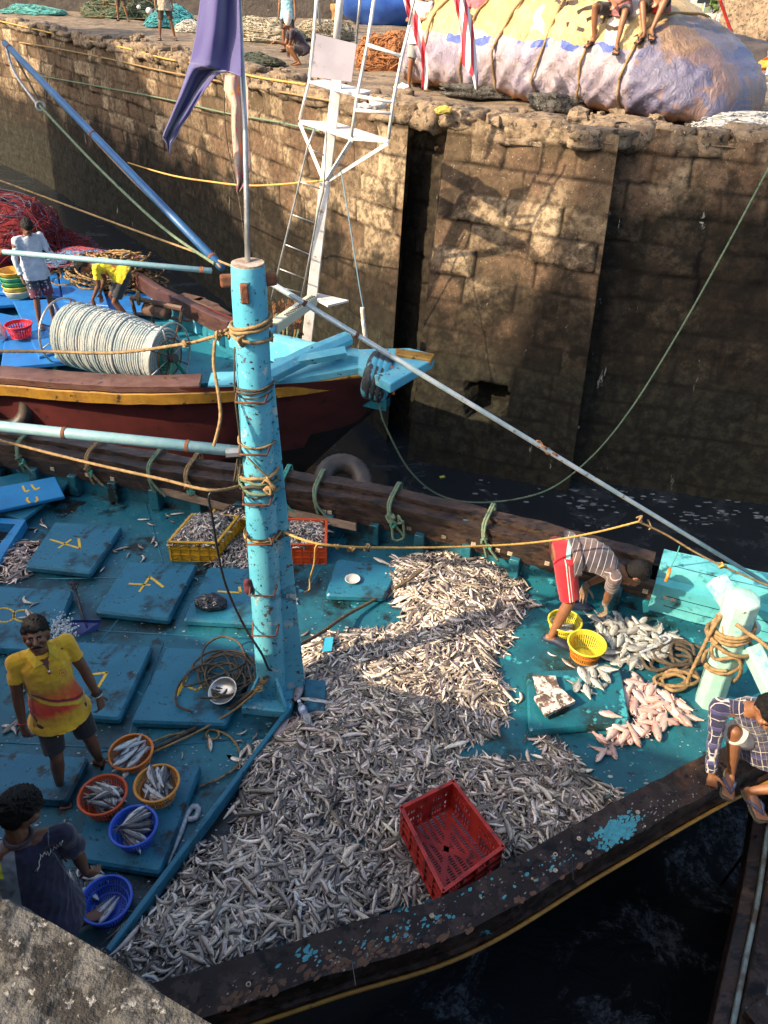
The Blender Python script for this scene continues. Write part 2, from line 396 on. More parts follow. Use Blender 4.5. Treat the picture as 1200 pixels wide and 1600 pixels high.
# ---- quay ground behind the wall
gl = resamp(topl[::6], 150); dd = [0, .3, .6, 1, 1.5, 2, 2.6, 3.3, 4, 5, 6, 7.5, 9, 12, 16, 22, 30, 45, 70, 120]
GV = np.array([[x+.1*t, y+t-.02, 3.36+(.16*(fbm(x*1.5, (y+t)*1.5)-.47) if t > .1 else -.08)] for x, y in gl for t in dd], float)
nq = len(dd); GQ = [(i*nq+j, (i+1)*nq+j, (i+1)*nq+j+1, i*nq+j+1) for i in range(len(gl)-1) for j in range(nq-1)]
m_ground = M('quay_dirt', (.27, .20, .13), (.13, .095, .065), 1.2, .95, [((.06, .045, .03), 4, .5, .15), ((.45, .40, .32), 22, .60, .08)], .9, 14, bdist=.05)
o = link_mesh(npmesh('quay_ground', GV, GQ), 'quay_ground', m_ground); tag(o, kind='structure')
# ---- near quay the photograph is taken from
m_conc = M('rough_concrete', (.10, .096, .088), (.05, .047, .040), 10, .9, [((.016, .014, .012), 13, .48, .08), ((.24, .23, .21), 40, .58, .06)], 1.0, 60, bdist=.012)
pe = [P(335, 1603, 3.8), P(250, 1551, 3.8), P(165, 1491, 3.8), P(80, 1441, 3.8), P(0, 1403, 3.8)]
pe = [Vector((p.x, p.y)) for p in pe]; e = (pe[-1]-pe[-2]).normalized()
edge = [Vector((6, -2.2)), Vector((1.2, -.35)), pe[0]+Vector((.12, -.06))]+pe+[pe[-1]+e*1.2, Vector((-3.2, 1.62)), Vector((-8, 2.95)), Vector((-14, 4.6)), Vector((-40, 11.8)), Vector((-40, -30)), Vector((6, -30))]
NQ = thing('concrete_quay_edge', 'rough pitted grey concrete quay edge at the lower left corner', 'quay', (0, -2, -2))
mb = MB(); mb.prism([(p.x, p.y) for p in edge], 3.3, 3.8, .0); mb.build('concrete_slab', m_conc, NQ)
lip = [Vector((a, b_, 3.79)) for a, b_ in resamp([(p.x, p.y) for p in edge[2:9]], 150)]; rs = []
mb = MB(); K = 26
for i, p in enumerate(lip):
    q = lip[min(i+1, len(lip)-1)]-lip[max(i-1, 0)]; q.normalize(); nn = Vector((q.y, -q.x, 0))
    for k in range(K):   # from inside the top, over the worn arris, down the face
        if k < 20: pos = p-nn*.42*(1-k/19)**1.4*-1*-1+V(0,0,.012)
        else: pos = p+nn*.012*(k-19)/3+V(0,0,.012-.05*(k-19))
        pos = pos+V(0,0,1)*(.010*(noise.noise(pos*9))+.012*noise.noise(pos*28)+.007*noise.noise(pos*60)-.02*max(0,(k-14)/8)**2)+nn*.010*noise.noise(pos*9)
        mb.v.append(tuple(pos))
mb.f = [(i*K+k, i*K+k+1, (i+1)*K+k+1, (i+1)*K+k) for i in range(len(lip)-1) for k in range(K-1)]
mb.build('worn_lip', m_conc, NQ, smooth=True)
mb = MB(); mb.prism([(p.x*1.0-.0, p.y-.9) for p in edge], -2.5, 3.29); mb.build('quay_face', m_wall, NQ)
# ================================================================ NEAR BOAT
m_deck = M('blue_deck', (.011, .10, .145), (.017, .14, .185), 1.3, .40,
           [((.007, .030, .040), .9, .47, .16), ((.010, .014, .012), 2.6, .535, .12), ((.012, .02, .02), 11, .60, .08), ((.05, .33, .42), 5, .63, .05), ((.10, .42, .50), 17, .68, .03), ((.02, .02, .016), 24, .66, .05)], .35, 25, rvar=.18)
m_bow = M('turquoise_deck', (.013, .15, .19), (.009, .085, .12), 1.7, .4,
          [((.012, .035, .035), 2.1, .52, .14), ((.015, .015, .012), 9, .61, .08), ((.05, .36, .40), 4, .60, .05), ((.02, .02, .016), 24, .66, .05)], .35, 25, rvar=.18)
m_lid = M('blue_lid', (.013, .125, .20), (.021, .165, .25), 1.6, .42,
          [((.009, .045, .07), 2.2, .53, .14), ((.022, .022, .018), 5, .585, .09), ((.01, .03, .045), 14, .60, .08), ((.05, .30, .40), 9, .66, .03), ((.03,.2,.3), 30, .62, .04), ((.008,.01,.01), 40, .64, .04)], .35, 30, rvar=.15)
m_lid2 = M('clean_blue', (.02, .24, .50), (.018, .19, .42), 1.6, .35, [((.01, .08, .14), 3.6, .60, .12)], .15, 30, rvar=.1)
m_tim = M('tarred_timber', (.024, .015, .011), (.06, .034, .022), 3, .5,
          [((.12, .065, .035), 2.2, .60, .1), ((.01, .008, .007), 8, .5, .1), ((.03, .26, .33), 6.0, .705, .02), ((.35, .33, .30), 32, .73, .02)], .6, 22, stretch=(1, 1.6, 3), rvar=.15, bdist=.015)
m_black = M('black_gunwale', (.018, .012, .010), (.036, .023, .017), 3, .42,
            [((.11, .048, .024), 1.5, .57, .11), ((.05, .034, .028), 9, .5, .08), ((.05, .32, .36), 2.4, .665, .015), ((.006,.005,.005), 6, .55, .1), ((.30,.28,.25), 38, .70, .02), ((.004,.003,.003), 14, .60, .05), ((.03, .24, .29), 4.3, .70, .02), ((.05, .05, .05), 20, .66, .05)], .45, 20, rvar=.15, bdist=.015)
m_turq = M('turquoise_paint', (.08, .38, .42), (.14, .50, .52), 4, .5, [((.045, .22, .24), 5, .56, .08), ((.05, .035, .03), 5, .655, .015), ((.06, .04, .035), 22, .66, .02)], .4, 25)
m_mast = M('mast_blue', (.085, .38, .52), (.13, .46, .58), 3, .42, [((.035, .17, .25), 3.0, .60, .08), ((.10, .06, .045), 7, .62, .03), ((.025, .02, .02), 30, .60, .03), ((.45, .52, .5), 6, .60, .06), ((.06,.05,.045), 2.2, .64, .05)], .25, 25)
m_ylw = M('yellow_paint', (.38, .20, .025), (.26, .13, .02), 6, .5, [((.05, .035, .02), 8, .58, .07)], .3, 25)
m_paint = M('painted_yellow_mark', (.78, .50, .04), (.66, .38, .03), 20, .6, [((.03, .16, .22), 40, .60, .06)], .2)
m_rust = M('rust', (.20, .07, .03), (.09, .035, .02), 12, .8, (), .6, 40)
m_steel = M('galvanised', (.45, .46, .46), (.30, .30, .29), 8, .4, [((.2, .09, .04), 14, .66, .04)], .2, 40, metal=.6)
m_plug = M('plug', (.60, .52, .38), (.30, .22, .13), 90, .8, (), .3)
def curve1(pts, n):
    p = smoothpath([(a, b_, 0) for a, b_ in pts], .05); return resamp(p, n)
FAR = [(-10, 9.35), (-7, 8.55), (-4.75, 7.92), (-2.24, 7.32), (-.28, 6.92), (1.38, 6.34), (2.84, 5.72), (3.73, 5.38), (4.95, 4.8)]
NEAR = [(-10, 3.7), (-7, 2.85), (-5, 2.3), (-3.5, 1.98), (-2.2, 1.88), (-1.34, 2.05), (-.31, 2.39), (.49, 2.66), (1.41, 3.19), (2.56, 3.83), (3.7, 4.36), (4.95, 4.8)]
n = 240; cf = curve1(FAR, n); cn = curve1(NEAR, n)
BOAT = thing('fishing_boat', 'large blue decked wooden fishing boat with black gunwale in front, loaded with loose fish', 'boat', (0, 4.5, -2))
def strip(mb, A, Bp, zf=0.0):
    o = len(mb.v); n = len(A)
    for a, b_ in zip(A, Bp): mb.v += [tuple(a), tuple(b_)]
    mb.f += [(o+2*i, o+2*i+1, o+2*i+3, o+2*i+2) for i in range(n-1)]
def offs(c, d):
    t = np.gradient(c, axis=0); t /= np.linalg.norm(t, axis=1)[:, None]; return c+np.c_[-t[:, 1], t[:, 0]]*d
def plank(A, Bq, zt, zb, nz_=.008, seed=0):   # closed plank between plan curves A and B
    rs = []
    for i, (a, b_) in enumerate(zip(A, Bq)):
        za = zt[i] if hasattr(zt, '__len__') else zt; zo = zb[i] if hasattr(zb, '__len__') else zb
        ring = []; ch = .018
        for (u, zz) in ((0, zo), (0, za-ch), (ch, za), (.25, za), (.5, za), (.75, za), (1-ch, za), (1, za-ch), (1, zo)):
            p = Vector((a[0]*(1-u)+b_[0]*u, a[1]*(1-u)+b_[1]*u, zz)); q = noise.noise(p*5+Vector((seed, 0, 0)))*nz_*2+noise.noise(p*25)*nz_*.6
            p.z += q; p.y += q*.7; ring.append(p)
        rs.append(ring)
    return MB().rings(rs)
# deck
split = 1.15
mb = MB(); k = [i for i in range(n) if cf[i][0] < split+.05]; kk = k[-1]
strip(mb, [(*p, 0) for p in cn[:n]], [(*p, 0) for p in cf[:n]])
mb.build('deck', m_deck, BOAT)
# turquoise foredeck, a sheet just above
fx = [p for p in cf if p[0] > split]; nx = [p for p in cn if p[0] > split-1.0]
poly = [tuple(p) for p in resamp(nx, 30)]+[tuple(p) for p in resamp(fx, 30)][::-1]
MB().add([(p[0], p[1], .004) for p in poly], [tuple(range(len(poly)))]).build('foredeck', m_bow, BOAT)
# far bulwark
fo1 = offs(cf, .02)
mb = MB(); strip(mb, [(*p, 0) for p in cf], [(*p, .34) for p in fo1]); mb.build('bulwark_lining', m_deck, BOAT)
plank(offs(cf, -.05), offs(cf, .04), .40, .22, seed=1).build('inner_stringer', m_tim, BOAT, auto=50)
zc = [.52+.02*math.sin(i*.05) for i in range(n)]
kb = min(i for i in range(n) if cf[i][0] > 2.62)
plank(offs(cf, .0)[:kb], offs(cf, .14)[:kb], .50, .38, seed=3).build('rail_timber', m_tim, BOAT, auto=50)
plank(offs(cf, .15)[:kb], offs(cf, .305)[:kb], .55, .36, seed=5).build('rail_timber', m_tim, BOAT, auto=50)
plank(offs(cf, -.06)[kb:], offs(cf, .06)[kb:], .44, .10, .006, 2).build('painted_rail', m_turq, BOAT, auto=50)
plank(offs(cf, .065)[kb:], offs(cf, .36)[kb:], .58, .20, .006, 4).build('painted_rail', m_turq, BOAT, auto=50)
# ribs
for i in range(20, kb, 8):
    p = cf[i]; q = cf[i+1]-cf[i]
    if p[0] < -5.4: continue
    if int(i/8) % 1 == 0:
        c = offs(cf, -.05)[i]
        MB().box((c[0], c[1], .15), (.13, .14, .26), math.atan2(q[1], q[0]), .8).build('rib', m_deck, BOAT, auto=40, bevel=.01)
# hull
m_black.node_tree.nodes['Principled BSDF'].inputs['Specular IOR Level'].default_value = .22
m_hull = M('black_hull', (.010, .009, .009), (.022, .018, .016), 2, .45, [((.06, .05, .04), 5, .62, .08)], .3, 20)
no = offs(cn, -.295)
mb = MB(); fo2 = offs(cf, .285); strip(mb, [(*p, .40) for p in fo2], [(p[0]*.985, p[1]-.25, -2.3) for p in fo2]); mb.build('hull_planking', m_hull, BOAT, smooth=True)
mb = MB(); strip(mb, [(*p, .36) for p in offs(cn, -.27)], [(p[0]-.35*max(0,min(1,(p[0]+.5)/3.5)), min(p[1]+.30+1.15*max(0,min(1,(p[0]+.8)/2.8)), 5.1), -2.3) for p in offs(cn, -.22)]); mb.build('hull_planking', m_hull, BOAT, smooth=True)
plank(offs(cn, -.03), no, .42, .26, .006, 7).build('gunwale_cap', m_black, BOAT, auto=50)
mb = MB(); strip(mb, [(*p, 0) for p in cn], [(*p, .36) for p in offs(cn, -.04)]); mb.build('bulwark_lining', m_deck, BOAT)
plank(offs(cn, -.285), offs(cn, -.325), .27, .19, .004, 9).build('rub_strake', m_black, BOAT, auto=50)
MB().tube([(*p, .235) for p in offs(cn, -.34)], .014, 8).build('yellow_trim', m_ylw, BOAT, smooth=True)
# plugs and bolts on the gunwale
for x, y in [(905,1309),(868,1334),(921,1331),(868,1359),(997,1268),(675,1430),(388,1537),(515,1485),(836,1375),(752,1402),(832,1372),(1008,1290)]:
    p = P(x, y, .43); mb = MB(); s_ = .016 if y in (1309,1334,1331,1359,1268,1430,1537) else .008
    mb.lathe([(s_*1.1, -.012), (s_*1.0, .002), (s_*.7, .003), (s_*.5, -.002)], p-V(0,0,.006), 7); mb.build('timber_plug', m_plug, BOAT, smooth=True)
for x, y in [(512,815),(505,800),(640,795),(702,838),(740,840),(785,868),(805,872),(855,850),(872,862),(1003,895),(1042,905),(1058,922),(90,708),(150,715),(183,728),(640,770),(690,788)]:
    p = P(x, y, .40); i = int(np.argmin(np.abs(cf[:, 0]-p.x))); c = offs(cf, -.055)[i]
    MB().box((c[0], c[1], .31), (.05, .012, .045), -.3).build('timber_plug', m_plug, BOAT)
# divider board, deck seams
d0 = P(452, 1108, .1); d1 = P(168, 1487, .1); dv = (d1-d0).normalized(); dn = Vector((-dv.y, dv.x, 0))
MB().add([tuple(v) for v in (d0-dn*.02+V(0,0,-.1), d0+dn*.02+V(0,0,-.1), d1+dn*.02+V(0,0,-.1), d1-dn*.02+V(0,0,-.1), d0-dn*.02+V(0,0,.02), d0+dn*.02+V(0,0,.02), d1+dn*.02+V(0,0,.02), d1-dn*.02+V(0,0,.02))],
         [(0,3,2,1),(4,5,6,7),(0,1,5,4),(1,2,6,5),(2,3,7,6),(3,0,4,7)]).build('divider_board', m_lid, BOAT, bevel=.008)
for a, c_ in [((60,745),(420,800)),((225,778),(255,880)),((60,905),(330,900)),((140,985),(420,1000)),((255,885),(150,1010)),((150,1175),(430,1150)),((220,1130),(140,1300)),((0,1160),(200,1170)),((255,1005),(190,1180)),((110,1410),(240,1430)),((560,800),(480,920)),((0,1005),(180,1015))]:
    p = P(*a); q = P(*c_); MB().tube([p+V(0,0,.002), p.lerp(q, .5)+V(0,0,.0), q+V(0,0,-.001)], .008, 6).build('deck_seam', m_lid, BOAT, smooth=True)
m_wet = M('bilge_black', (.008, .008, .009), None, 3, .25, [((.03,.04,.04), 6, .6, .1)], .3, 12)
pl = [P(x, y, .008) for x, y in [(447,1125),(520,1130),(520,1200),(330,1420),(170,1500)]]
MB().add([tuple(p) for p in pl], [tuple(range(5))]).build('wet_gutter', m_wet, BOAT)
# ---- hatch lids: each lies on the deck and can be lifted off
def rounded(qd, r=.04, k=4):
    out = []; n = len(qd)
    for i in range(n):
        p = qd[i]; a = (qd[i-1]-p).normalized(); c = (qd[(i+1) % n]-p).normalized()
        for j in range(k+1):
            t = j/k; out.append(p+a*r*(1-t)**2+c*r*t**2)
    return out
def lid(px, label, strokes=(), z=.10, r=.035, m=None, circles=(), group='hatch lids on the near boat'):
    qd = [P(x, y, z) for x, y in px]; qd = [Vector((p.x, p.y, 0)) for p in qd]; c = sum(qd, Vector())/len(qd)
    t = thing('hatch_lid', label, 'hatch lid', (c.x, c.y, 0), group)
    pr = rounded(qd, r)[::-1]; pr2 = [p-(p-c).normalized()*.03 for p in pr]
    mb = MB(); mb.prism([(p.x, p.y) for p in pr], .035, z, .02); mb.build('cover', m or m_lid, t, auto=35)
    mb = MB(); mb.prism([(p.x, p.y) for p in pr2], .006, .034); mb.build('rim', m_deck, t)
    if strokes or circles:
        mb = MB()
        for st in strokes:
            w_ = st[1] if isinstance(st[0], list) else 3.0; pts = st[0] if isinstance(st[0], list) else st
            q = [P(x, y, z+.0015) for x, y in pts]
            for a, b_ in zip(q[:-1], q[1:]):
                d = (b_-a); L = d.length+.012; mb.box((a+b_)/2, (L, .022*w_/3, .003), math.atan2(d.y, d.x))
        for (x, y, rx, ry) in circles:
            q = [P(x+rx*math.cos(k*math.pi/9), y+ry*math.sin(k*math.pi/9), z+.0015) for k in range(19)]
            for a, b_ in zip(q[:-1], q[1:]):
                d = (b_-a); mb.box((a+b_)/2, (d.length+.006, .018, .003), math.atan2(d.y, d.x))
        mb.build('painted_numeral', m_paint, t)
    return t
lid([(85,815),(191,822),(141,895),(38,884)], 'blue hatch lid with a yellow crossed 7, farthest lid near the yellow crates', [([(79,843),(125,857)],3),([(125,857),(123,842)],3.6),([(92,856),(111,843)],3)])
lid([(198,877),(308,881),(263,968),(147,955)], 'blue hatch lid with a yellow upside-down 4, beside the shovel', [([(202,912),(234,914)],3),([(218,924),(234,901)],3),([(234,901),(255,917)],3.6)])
lid([(326,885),(445,890),(425,976),(285,968)], 'blue hatch lid with a yellow L under the black plastic bag', [([(341,924),(376,926)],3),([(376,926),(374,917)],3.4)])
lid([(-60,912),(115,922),(76,1017),(-100,1010)], 'blue hatch lid painted with a yellow 8 at the left edge behind the standing man', [], circles=[(6,961,17,11),(36,962,15,9)])
lid([(92,1000),(239,1008),(186,1123),(40,1112)], 'blue hatch lid with a yellow 7 directly behind the man in the yellow polo', [([(142,1054),(167,1051)],3.4),([(167,1051),(154,1073)],3.4)])
lid([(260,1010),(405,1016),(352,1132),(203,1127)], 'blue hatch lid half covered by the dark coiled rope and metal dish', [([(276,1086),(291,1058)],5),([(291,1072),(308,1079),(322,1066)],3)])
lid([(-120,1166),(139,1183),(104,1252),(-160,1238)], 'blue hatch lid under the sandals of the man in the yellow polo')
lid([(165,1188),(315,1194),(250,1364),(112,1342)], 'blue hatch lid carrying the four full fish baskets')
lid([(526,872),(624,886),(602,932),(508,929)], 'small blue hatch lid with a white bowl beside the red crate', r=.05)
lid([(823,1047),(970,1044),(986,1129),(826,1143)], 'turquoise rounded hatch lid on the foredeck with the broken foam box on it', r=.07, m=m_bow)
# loose lids stacked at far left
def tilt_lid(px, z, label, m, thick=.05, strokes=(), ring=None):
    q = [P(x, y, zz) for (x, y), zz in zip(px, z)]; c = sum(q, Vector())/4
    nrm = (q[1]-q[0]).cross(q[2]-q[0]).normalized()
    if nrm.z < 0: nrm = -nrm
    t = thing('loose_lid', label, 'hatch lid', c, 'loose hatch lids stacked by the far rail')
    mb = MB(); lo = [p-nrm*thick for p in q]; mb.add(q+lo, [(0,1,2,3),(7,6,5,4),(0,4,5,1),(1,5,6,2),(2,6,7,3),(3,7,4,0)]); mb.build('cover', m, t, bevel=.012)
    if strokes:
        mb = MB()
        def pt(x, y):
            d = Vector(ray(x, y)); s_ = (q[0]-Vector(CP)).dot(nrm)/d.dot(nrm); return Vector(CP)+d*s_+nrm*.003
        for st in strokes:
            r = [pt(*a) for a in st]
            for a, b_ in zip(r[:-1], r[1:]):
                w = nrm.cross((b_-a).normalized())*.012; mb.add([a-w, b_-w, b_+w, a+w, a-w-nrm*.002, b_-w-nrm*.002, b_+w-nrm*.002, a+w-nrm*.002], [(0,1,2,3),(7,6,5,4),(0,4,5,1),(1,5,6,2),(2,6,7,3),(3,7,4,0)])
        mb.build('painted_numeral', m_paint, t)
tilt_lid([(-110,770),(30,738),(111,752),(36,812)], (.12,.12,.12,.12), 'dark blue loose hatch lid at the bottom of the stack by the far rail', m_lid)
tilt_lid([(-80,775),(86,744),(101,775),(-70,812)], (.30,.26,.20,.22), 'bright blue loose hatch lid with yellow 11 on top of the stack', m_lid2, strokes=[[(35,759),(40,769),(46,766)],[(49,757),(55,766),(62,762)],[(43,777),(42,782),(47,786)],[(57,776),(59,781),(55,785)]])
mb = MB(); q = [(-60,805),(40,812),(0,875),(-90,862)]; qi = [(-45,815),(24,819),(-5,856),(-70,850)]
Q = [P(x, y, .13) for x, y in q]; QI = [P(x, y, .13) for x, y in qi]
mb.add([*Q, *QI, *[p-V(0,0,.12) for p in Q], *[p-V(0,0,.12) for p in QI]], [(0,1,5,4),(1,2,6,5),(2,3,7,6),(3,0,4,7),(8,9,1,0),(9,10,2,1),(10,11,3,2),(11,8,0,3),(4,5,13,12),(5,6,14,13),(6,7,15,14),(7,4,12,15)])
mb.build('open_hatch_coaming', m_lid2, BOAT)
MB().prism([(p.x, p.y) for p in QI], .003, .006).build('hold_opening', m_wet, BOAT)
# ---- mast
b0 = P(425, 1088, 0); tp = P(387, 413, 3.76)
MAST = BOAT
ax = (tp-b0); pts = [b0+ax*t for t in (0, .1, .25, .5, .75, .97, 1)]
MB().tube(pts, [.125, .125, .122, .118, .112, .108, .10], 28).build('mast', m_mast, BOAT, auto=40)
MB().tube([tp+V(0,0,-.005), tp+V(0,0,.012)], .098, 24).build('mast_cap', M('cap', (.42,.38,.33), (.25,.17,.12), 12, .8), BOAT)
mb = MB()  # brace fin on the right of the mast
def mp(t): return b0+ax*t
hx = V(.93, .25, 0)
a0, a1 = mp(.80)+hx*.10, mp(.02)+hx*.10; c0, c1 = mp(.80)+hx*.13, mp(.02)+hx*.30; w_ = V(-.25,.93,0)*.05
mb.add([a0-w_, a0+w_, a1+w_, a1-w_, c0-w_, c0+w_, c1+w_, c1-w_], [(0,1,2,3),(7,6,5,4),(0,4,5,1),(1,5,6,2),(2,6,7,3),(3,7,4,0)]); mb.build('mast_brace', m_mast, BOAT, bevel=.006)
mb = MB(); mb.box(b0+V(0,-.02,.045), (.42,.42,.09), -.1)
mb.build('mast_step', m_mast, BOAT, bevel=.012)
for a in range(4):
    d = Matrix.Rotation(a*math.pi/2-.1+.78, 3, 'Z')@V(1,0,0); s_ = Vector((-d.y, d.x, 0))*.012; base_ = b0+V(0,-.02,.085)
    MB().add([base_+d*.09-s_, base_+d*.26-s_, base_+d*.11+V(0,0,.26)-s_, base_+d*.09+s_, base_+d*.26+s_, base_+d*.11+V(0,0,.26)+s_], [(0,1,2),(5,4,3),(0,3,4,1),(1,4,5,2),(2,5,3,0)]).build('gusset', m_mast, BOAT)
toc = Vector((-b0.x, -b0.y, 0)).normalized(); sd_ = Vector((toc.y, -toc.x, 0))*-1
def along(y):  # point on mast axis at photo height y
    z = HZ((b0.x, b0.y), y); return b0+ax*(z/ax.z)
for y, rr in [(608,.118),(688,.12),(826,.12),(905,.122),(967,.124),(765,.12)]:
    c = along(y); mb = MB(); q = [c-sd_*.115+toc*.02, c-sd_*.13+toc*.17+V(0,0,-.01), c+sd_*.05+toc*.20+V(0,0,-.015), c+sd_*.085+toc*.09]
    mb.tube(q, .0085, 7); mb.build('step_rung', m_rust, BOAT, smooth=True)
mb = MB(); mb.box(along(450)+toc*.115-sd_*.03, (.05,.05,.12), math.atan2(toc.y, toc.x)); mb.build('bracket', m_rust, BOAT, bevel=.01)
for k in (1, -1): MB().box(along(439)+sd_*.125*k, (.09,.04,.08), math.atan2(sd_.y, sd_.x)).build('bracket', m_rust, BOAT, bevel=.015)
MB().box(along(700)-sd_*.17+toc*.05, (.10,.07,.03), .2).build('bracket', m_steel, BOAT)

# long plank joints and saw cuts in the near gunwale
for x0, y0, x1, y1 in ((893,1332,896,1376),(884,1340,890,1360),(550,1500,556,1540)):
    a, b_ = P(x0, y0, .424), P(x1, y1, .424); MB().tube([a, b_], .004, 5).build('plank_joint', m_wet, BOAT)

for dy, zz in ((-.064, .33), (-.064, .21), (.10, .583)): MB().tube([(*p, zz) for p in offs(cf, dy)[kb+2:-6]], .0035, 5).build('plank_seam', m_wet, BOAT)
# ================================================================ FISH
def fish_geo(L, Hh, W, nr=7, nc=6, bend=0.0, kind='sprat', tw=0.0):
    """fish lying on its side along x; back toward +y; z is its thickness"""
    back, side, belly = {'sprat': ((.06,.046,.036), (.52,.46,.395), (.84,.75,.64)), 'mack': ((.025,.035,.045), (.50,.53,.54), (.82,.83,.80)),
        'pink': ((.52,.27,.22), (.66,.45,.39), (.74,.64,.58)), 'bream': ((.14,.14,.12), (.46,.47,.42), (.62,.62,.55))}[kind]
    prof = {'sprat': [(0,.10),(.10,.62),(.25,.95),(.42,1),(.62,.78),(.80,.42),(.92,.18)], 'mack': [(0,.08),(.06,.45),(.18,.85),(.38,1),(.6,.82),(.8,.36),(.92,.12)],
            'pink': [(0,.14),(.08,.6),(.22,1),(.40,1),(.6,.76),(.8,.38),(.9,.2)], 'bream': [(0,.16),(.08,.62),(.22,.98),(.40,1),(.6,.8),(.8,.34),(.9,.16)]}[kind]
    xs = np.linspace(0, .92, nr); hp = np.interp(xs, [p[0] for p in prof], [p[1] for p in prof])
    v = []; c = []; q = []
    for i, (x, h) in enumerate(zip(xs, hp)):
        for k in range(nc):
            a = 2*math.pi*k/nc+math.pi/nc
            y = math.cos(a)*h*Hh/2; z = math.sin(a)*h**.8*W/2
            v.append((x*L, y, z)); t = math.cos(a)
            col = np.array(side)*(1-abs(t))+np.array(back if t > 0 else belly)*abs(t)
            if t > .2 and kind == 'mack': col = np.array(back)*(1.0 if (i % 2) else 1.8)
            if i == 0: col = col*.6
            c.append(col)
    for i in range(nr-1):
        for k in range(nc): q.append((i*nc+k, i*nc+(k+1) % nc, (i+1)*nc+(k+1) % nc, (i+1)*nc+k))
    o = len(v); th = W*.06; tc = np.array(back)*1.2+.04
    for s in (1, -1):   # forked tail
        v += [(.90*L, .10*Hh*.5, 0), (.90*L, -.10*Hh*.5, 0), (1.02*L, s*.42*Hh, th), (1.06*L, s*.55*Hh, -th)]; c += [tc]*4
    q += [(o, o+1, o+2, o+3), (o+4, o+5, o+6, o+7)]
    if nr > 7:          # fins and eye
        o = len(v); v += [(.30*L, .48*Hh, 0), (.58*L, .36*Hh, 0), (.60*L, .50*Hh, th), (.36*L, .68*Hh, th)]; c += [tc]*4; q.append((o, o+1, o+2, o+3))
        o = len(v); v += [(.45*L, -.46*Hh, 0), (.62*L, -.36*Hh, 0), (.64*L, -.48*Hh, th), (.5*L, -.60*Hh, th)]; c += [tc]*4; q.append((o, o+1, o+2, o+3))
        for s in (1, -1):
            o = len(v); v += [(.26*L, -.02*Hh, s*W*.46), (.25*L, -.16*Hh, s*W*.44), (.42*L, -.20*Hh, s*W*.50), (.40*L, -.08*Hh, s*W*.52)]; c += [tc]*4; q.append((o, o+1, o+2, o+3))
            o = len(v); r = .075*Hh*1.4 if kind != 'sprat' else .1*Hh; zz = s*W*.36; X = .085*L
            for k in range(8): v.append((X+r*math.cos(k*math.pi/4), .10*Hh+r*math.sin(k*math.pi/4), zz)); c.append(np.array((.01,.01,.01)))
            v.append((X, .10*Hh, zz+s*r*.5)); c.append(np.array((.015,.015,.015)))
            for k in range(0, 8, 2): q.append((o+k, o+k+1, o+(k+2) % 8, o+8))
    v = np.array(v, float); c = np.array(c)
    if bend:
        th_ = bend*(v[:, 0]/L-.4); R = L/max(abs(bend), 1e-6)*np.sign(bend)
        x = v[:, 0].copy(); y = v[:, 1].copy(); v[:, 0] = np.sin(th_)*(R-y)+.4*L; v[:, 1] = R-np.cos(th_)*(R-y)
    v[:, 0] -= .5*L
    return v, np.array(q), c
def fish_mat(name, rough, tint=None):
    m, nt, b = newmat(name); a = nt.nodes.new('ShaderNodeAttribute'); a.attribute_name = 'col'
    vec = coord(nt, 'Object'); ng = nt.nodes.new('ShaderNodeNewGeometry')
    c = mixc(nt, ramp(nt, nz(nt, vec, 45, 4), .40, .65, 0, .30), a.outputs['Color'], (.07, .055, .05))
    c = mixc(nt, ramp(nt, nz(nt, vec, 150, 3), .6, .7, 0, .5), c, (.75, .75, .75))
    oi = nt.nodes.new('ShaderNodeObjectInfo'); c = mixc(nt, ramp(nt, oi.outputs['Random'], 0, 1, 0, .20), c, (.20, .16, .14))
    nt.links.new(c, b.inputs['Base Color']); b.inputs['Roughness'].default_value = rough; b.inputs['Specular IOR Level'].default_value = .7
    bump(nt, b, nz(nt, vec, 200, 2), .25, .003); return m
m_fish = fish_mat('small_fish_skin', .24); m_mack = fish_mat('mackerel_skin', .22); m_pink = fish_mat('pink_fish_skin', .3); m_bream = fish_mat('bream_skin', .3)
def inpoly(px, py, poly):
    r = np.zeros(px.shape, bool); n = len(poly)
    for i in range(n):
        x1, y1 = poly[i]; x2, y2 = poly[(i+1) % n]
        cnd = ((y1 > py) != (y2 > py)) & (px < (x2-x1)*(py-y1)/(y2-y1+1e-12)+x1); r ^= cnd
    return r
def pdist(px, py, poly):
    d = np.full(px.shape, 9.0); n = len(poly)
    for i in range(n):
        a = np.array(poly[i]); b_ = np.array(poly[(i+1) % n]); ab = b_-a; t = np.clip(((px-a[0])*ab[0]+(py-a[1])*ab[1])/(ab@ab), 0, 1)
        d = np.minimum(d, np.hypot(px-a[0]-t*ab[0], py-a[1]-t*ab[1]))
    return d
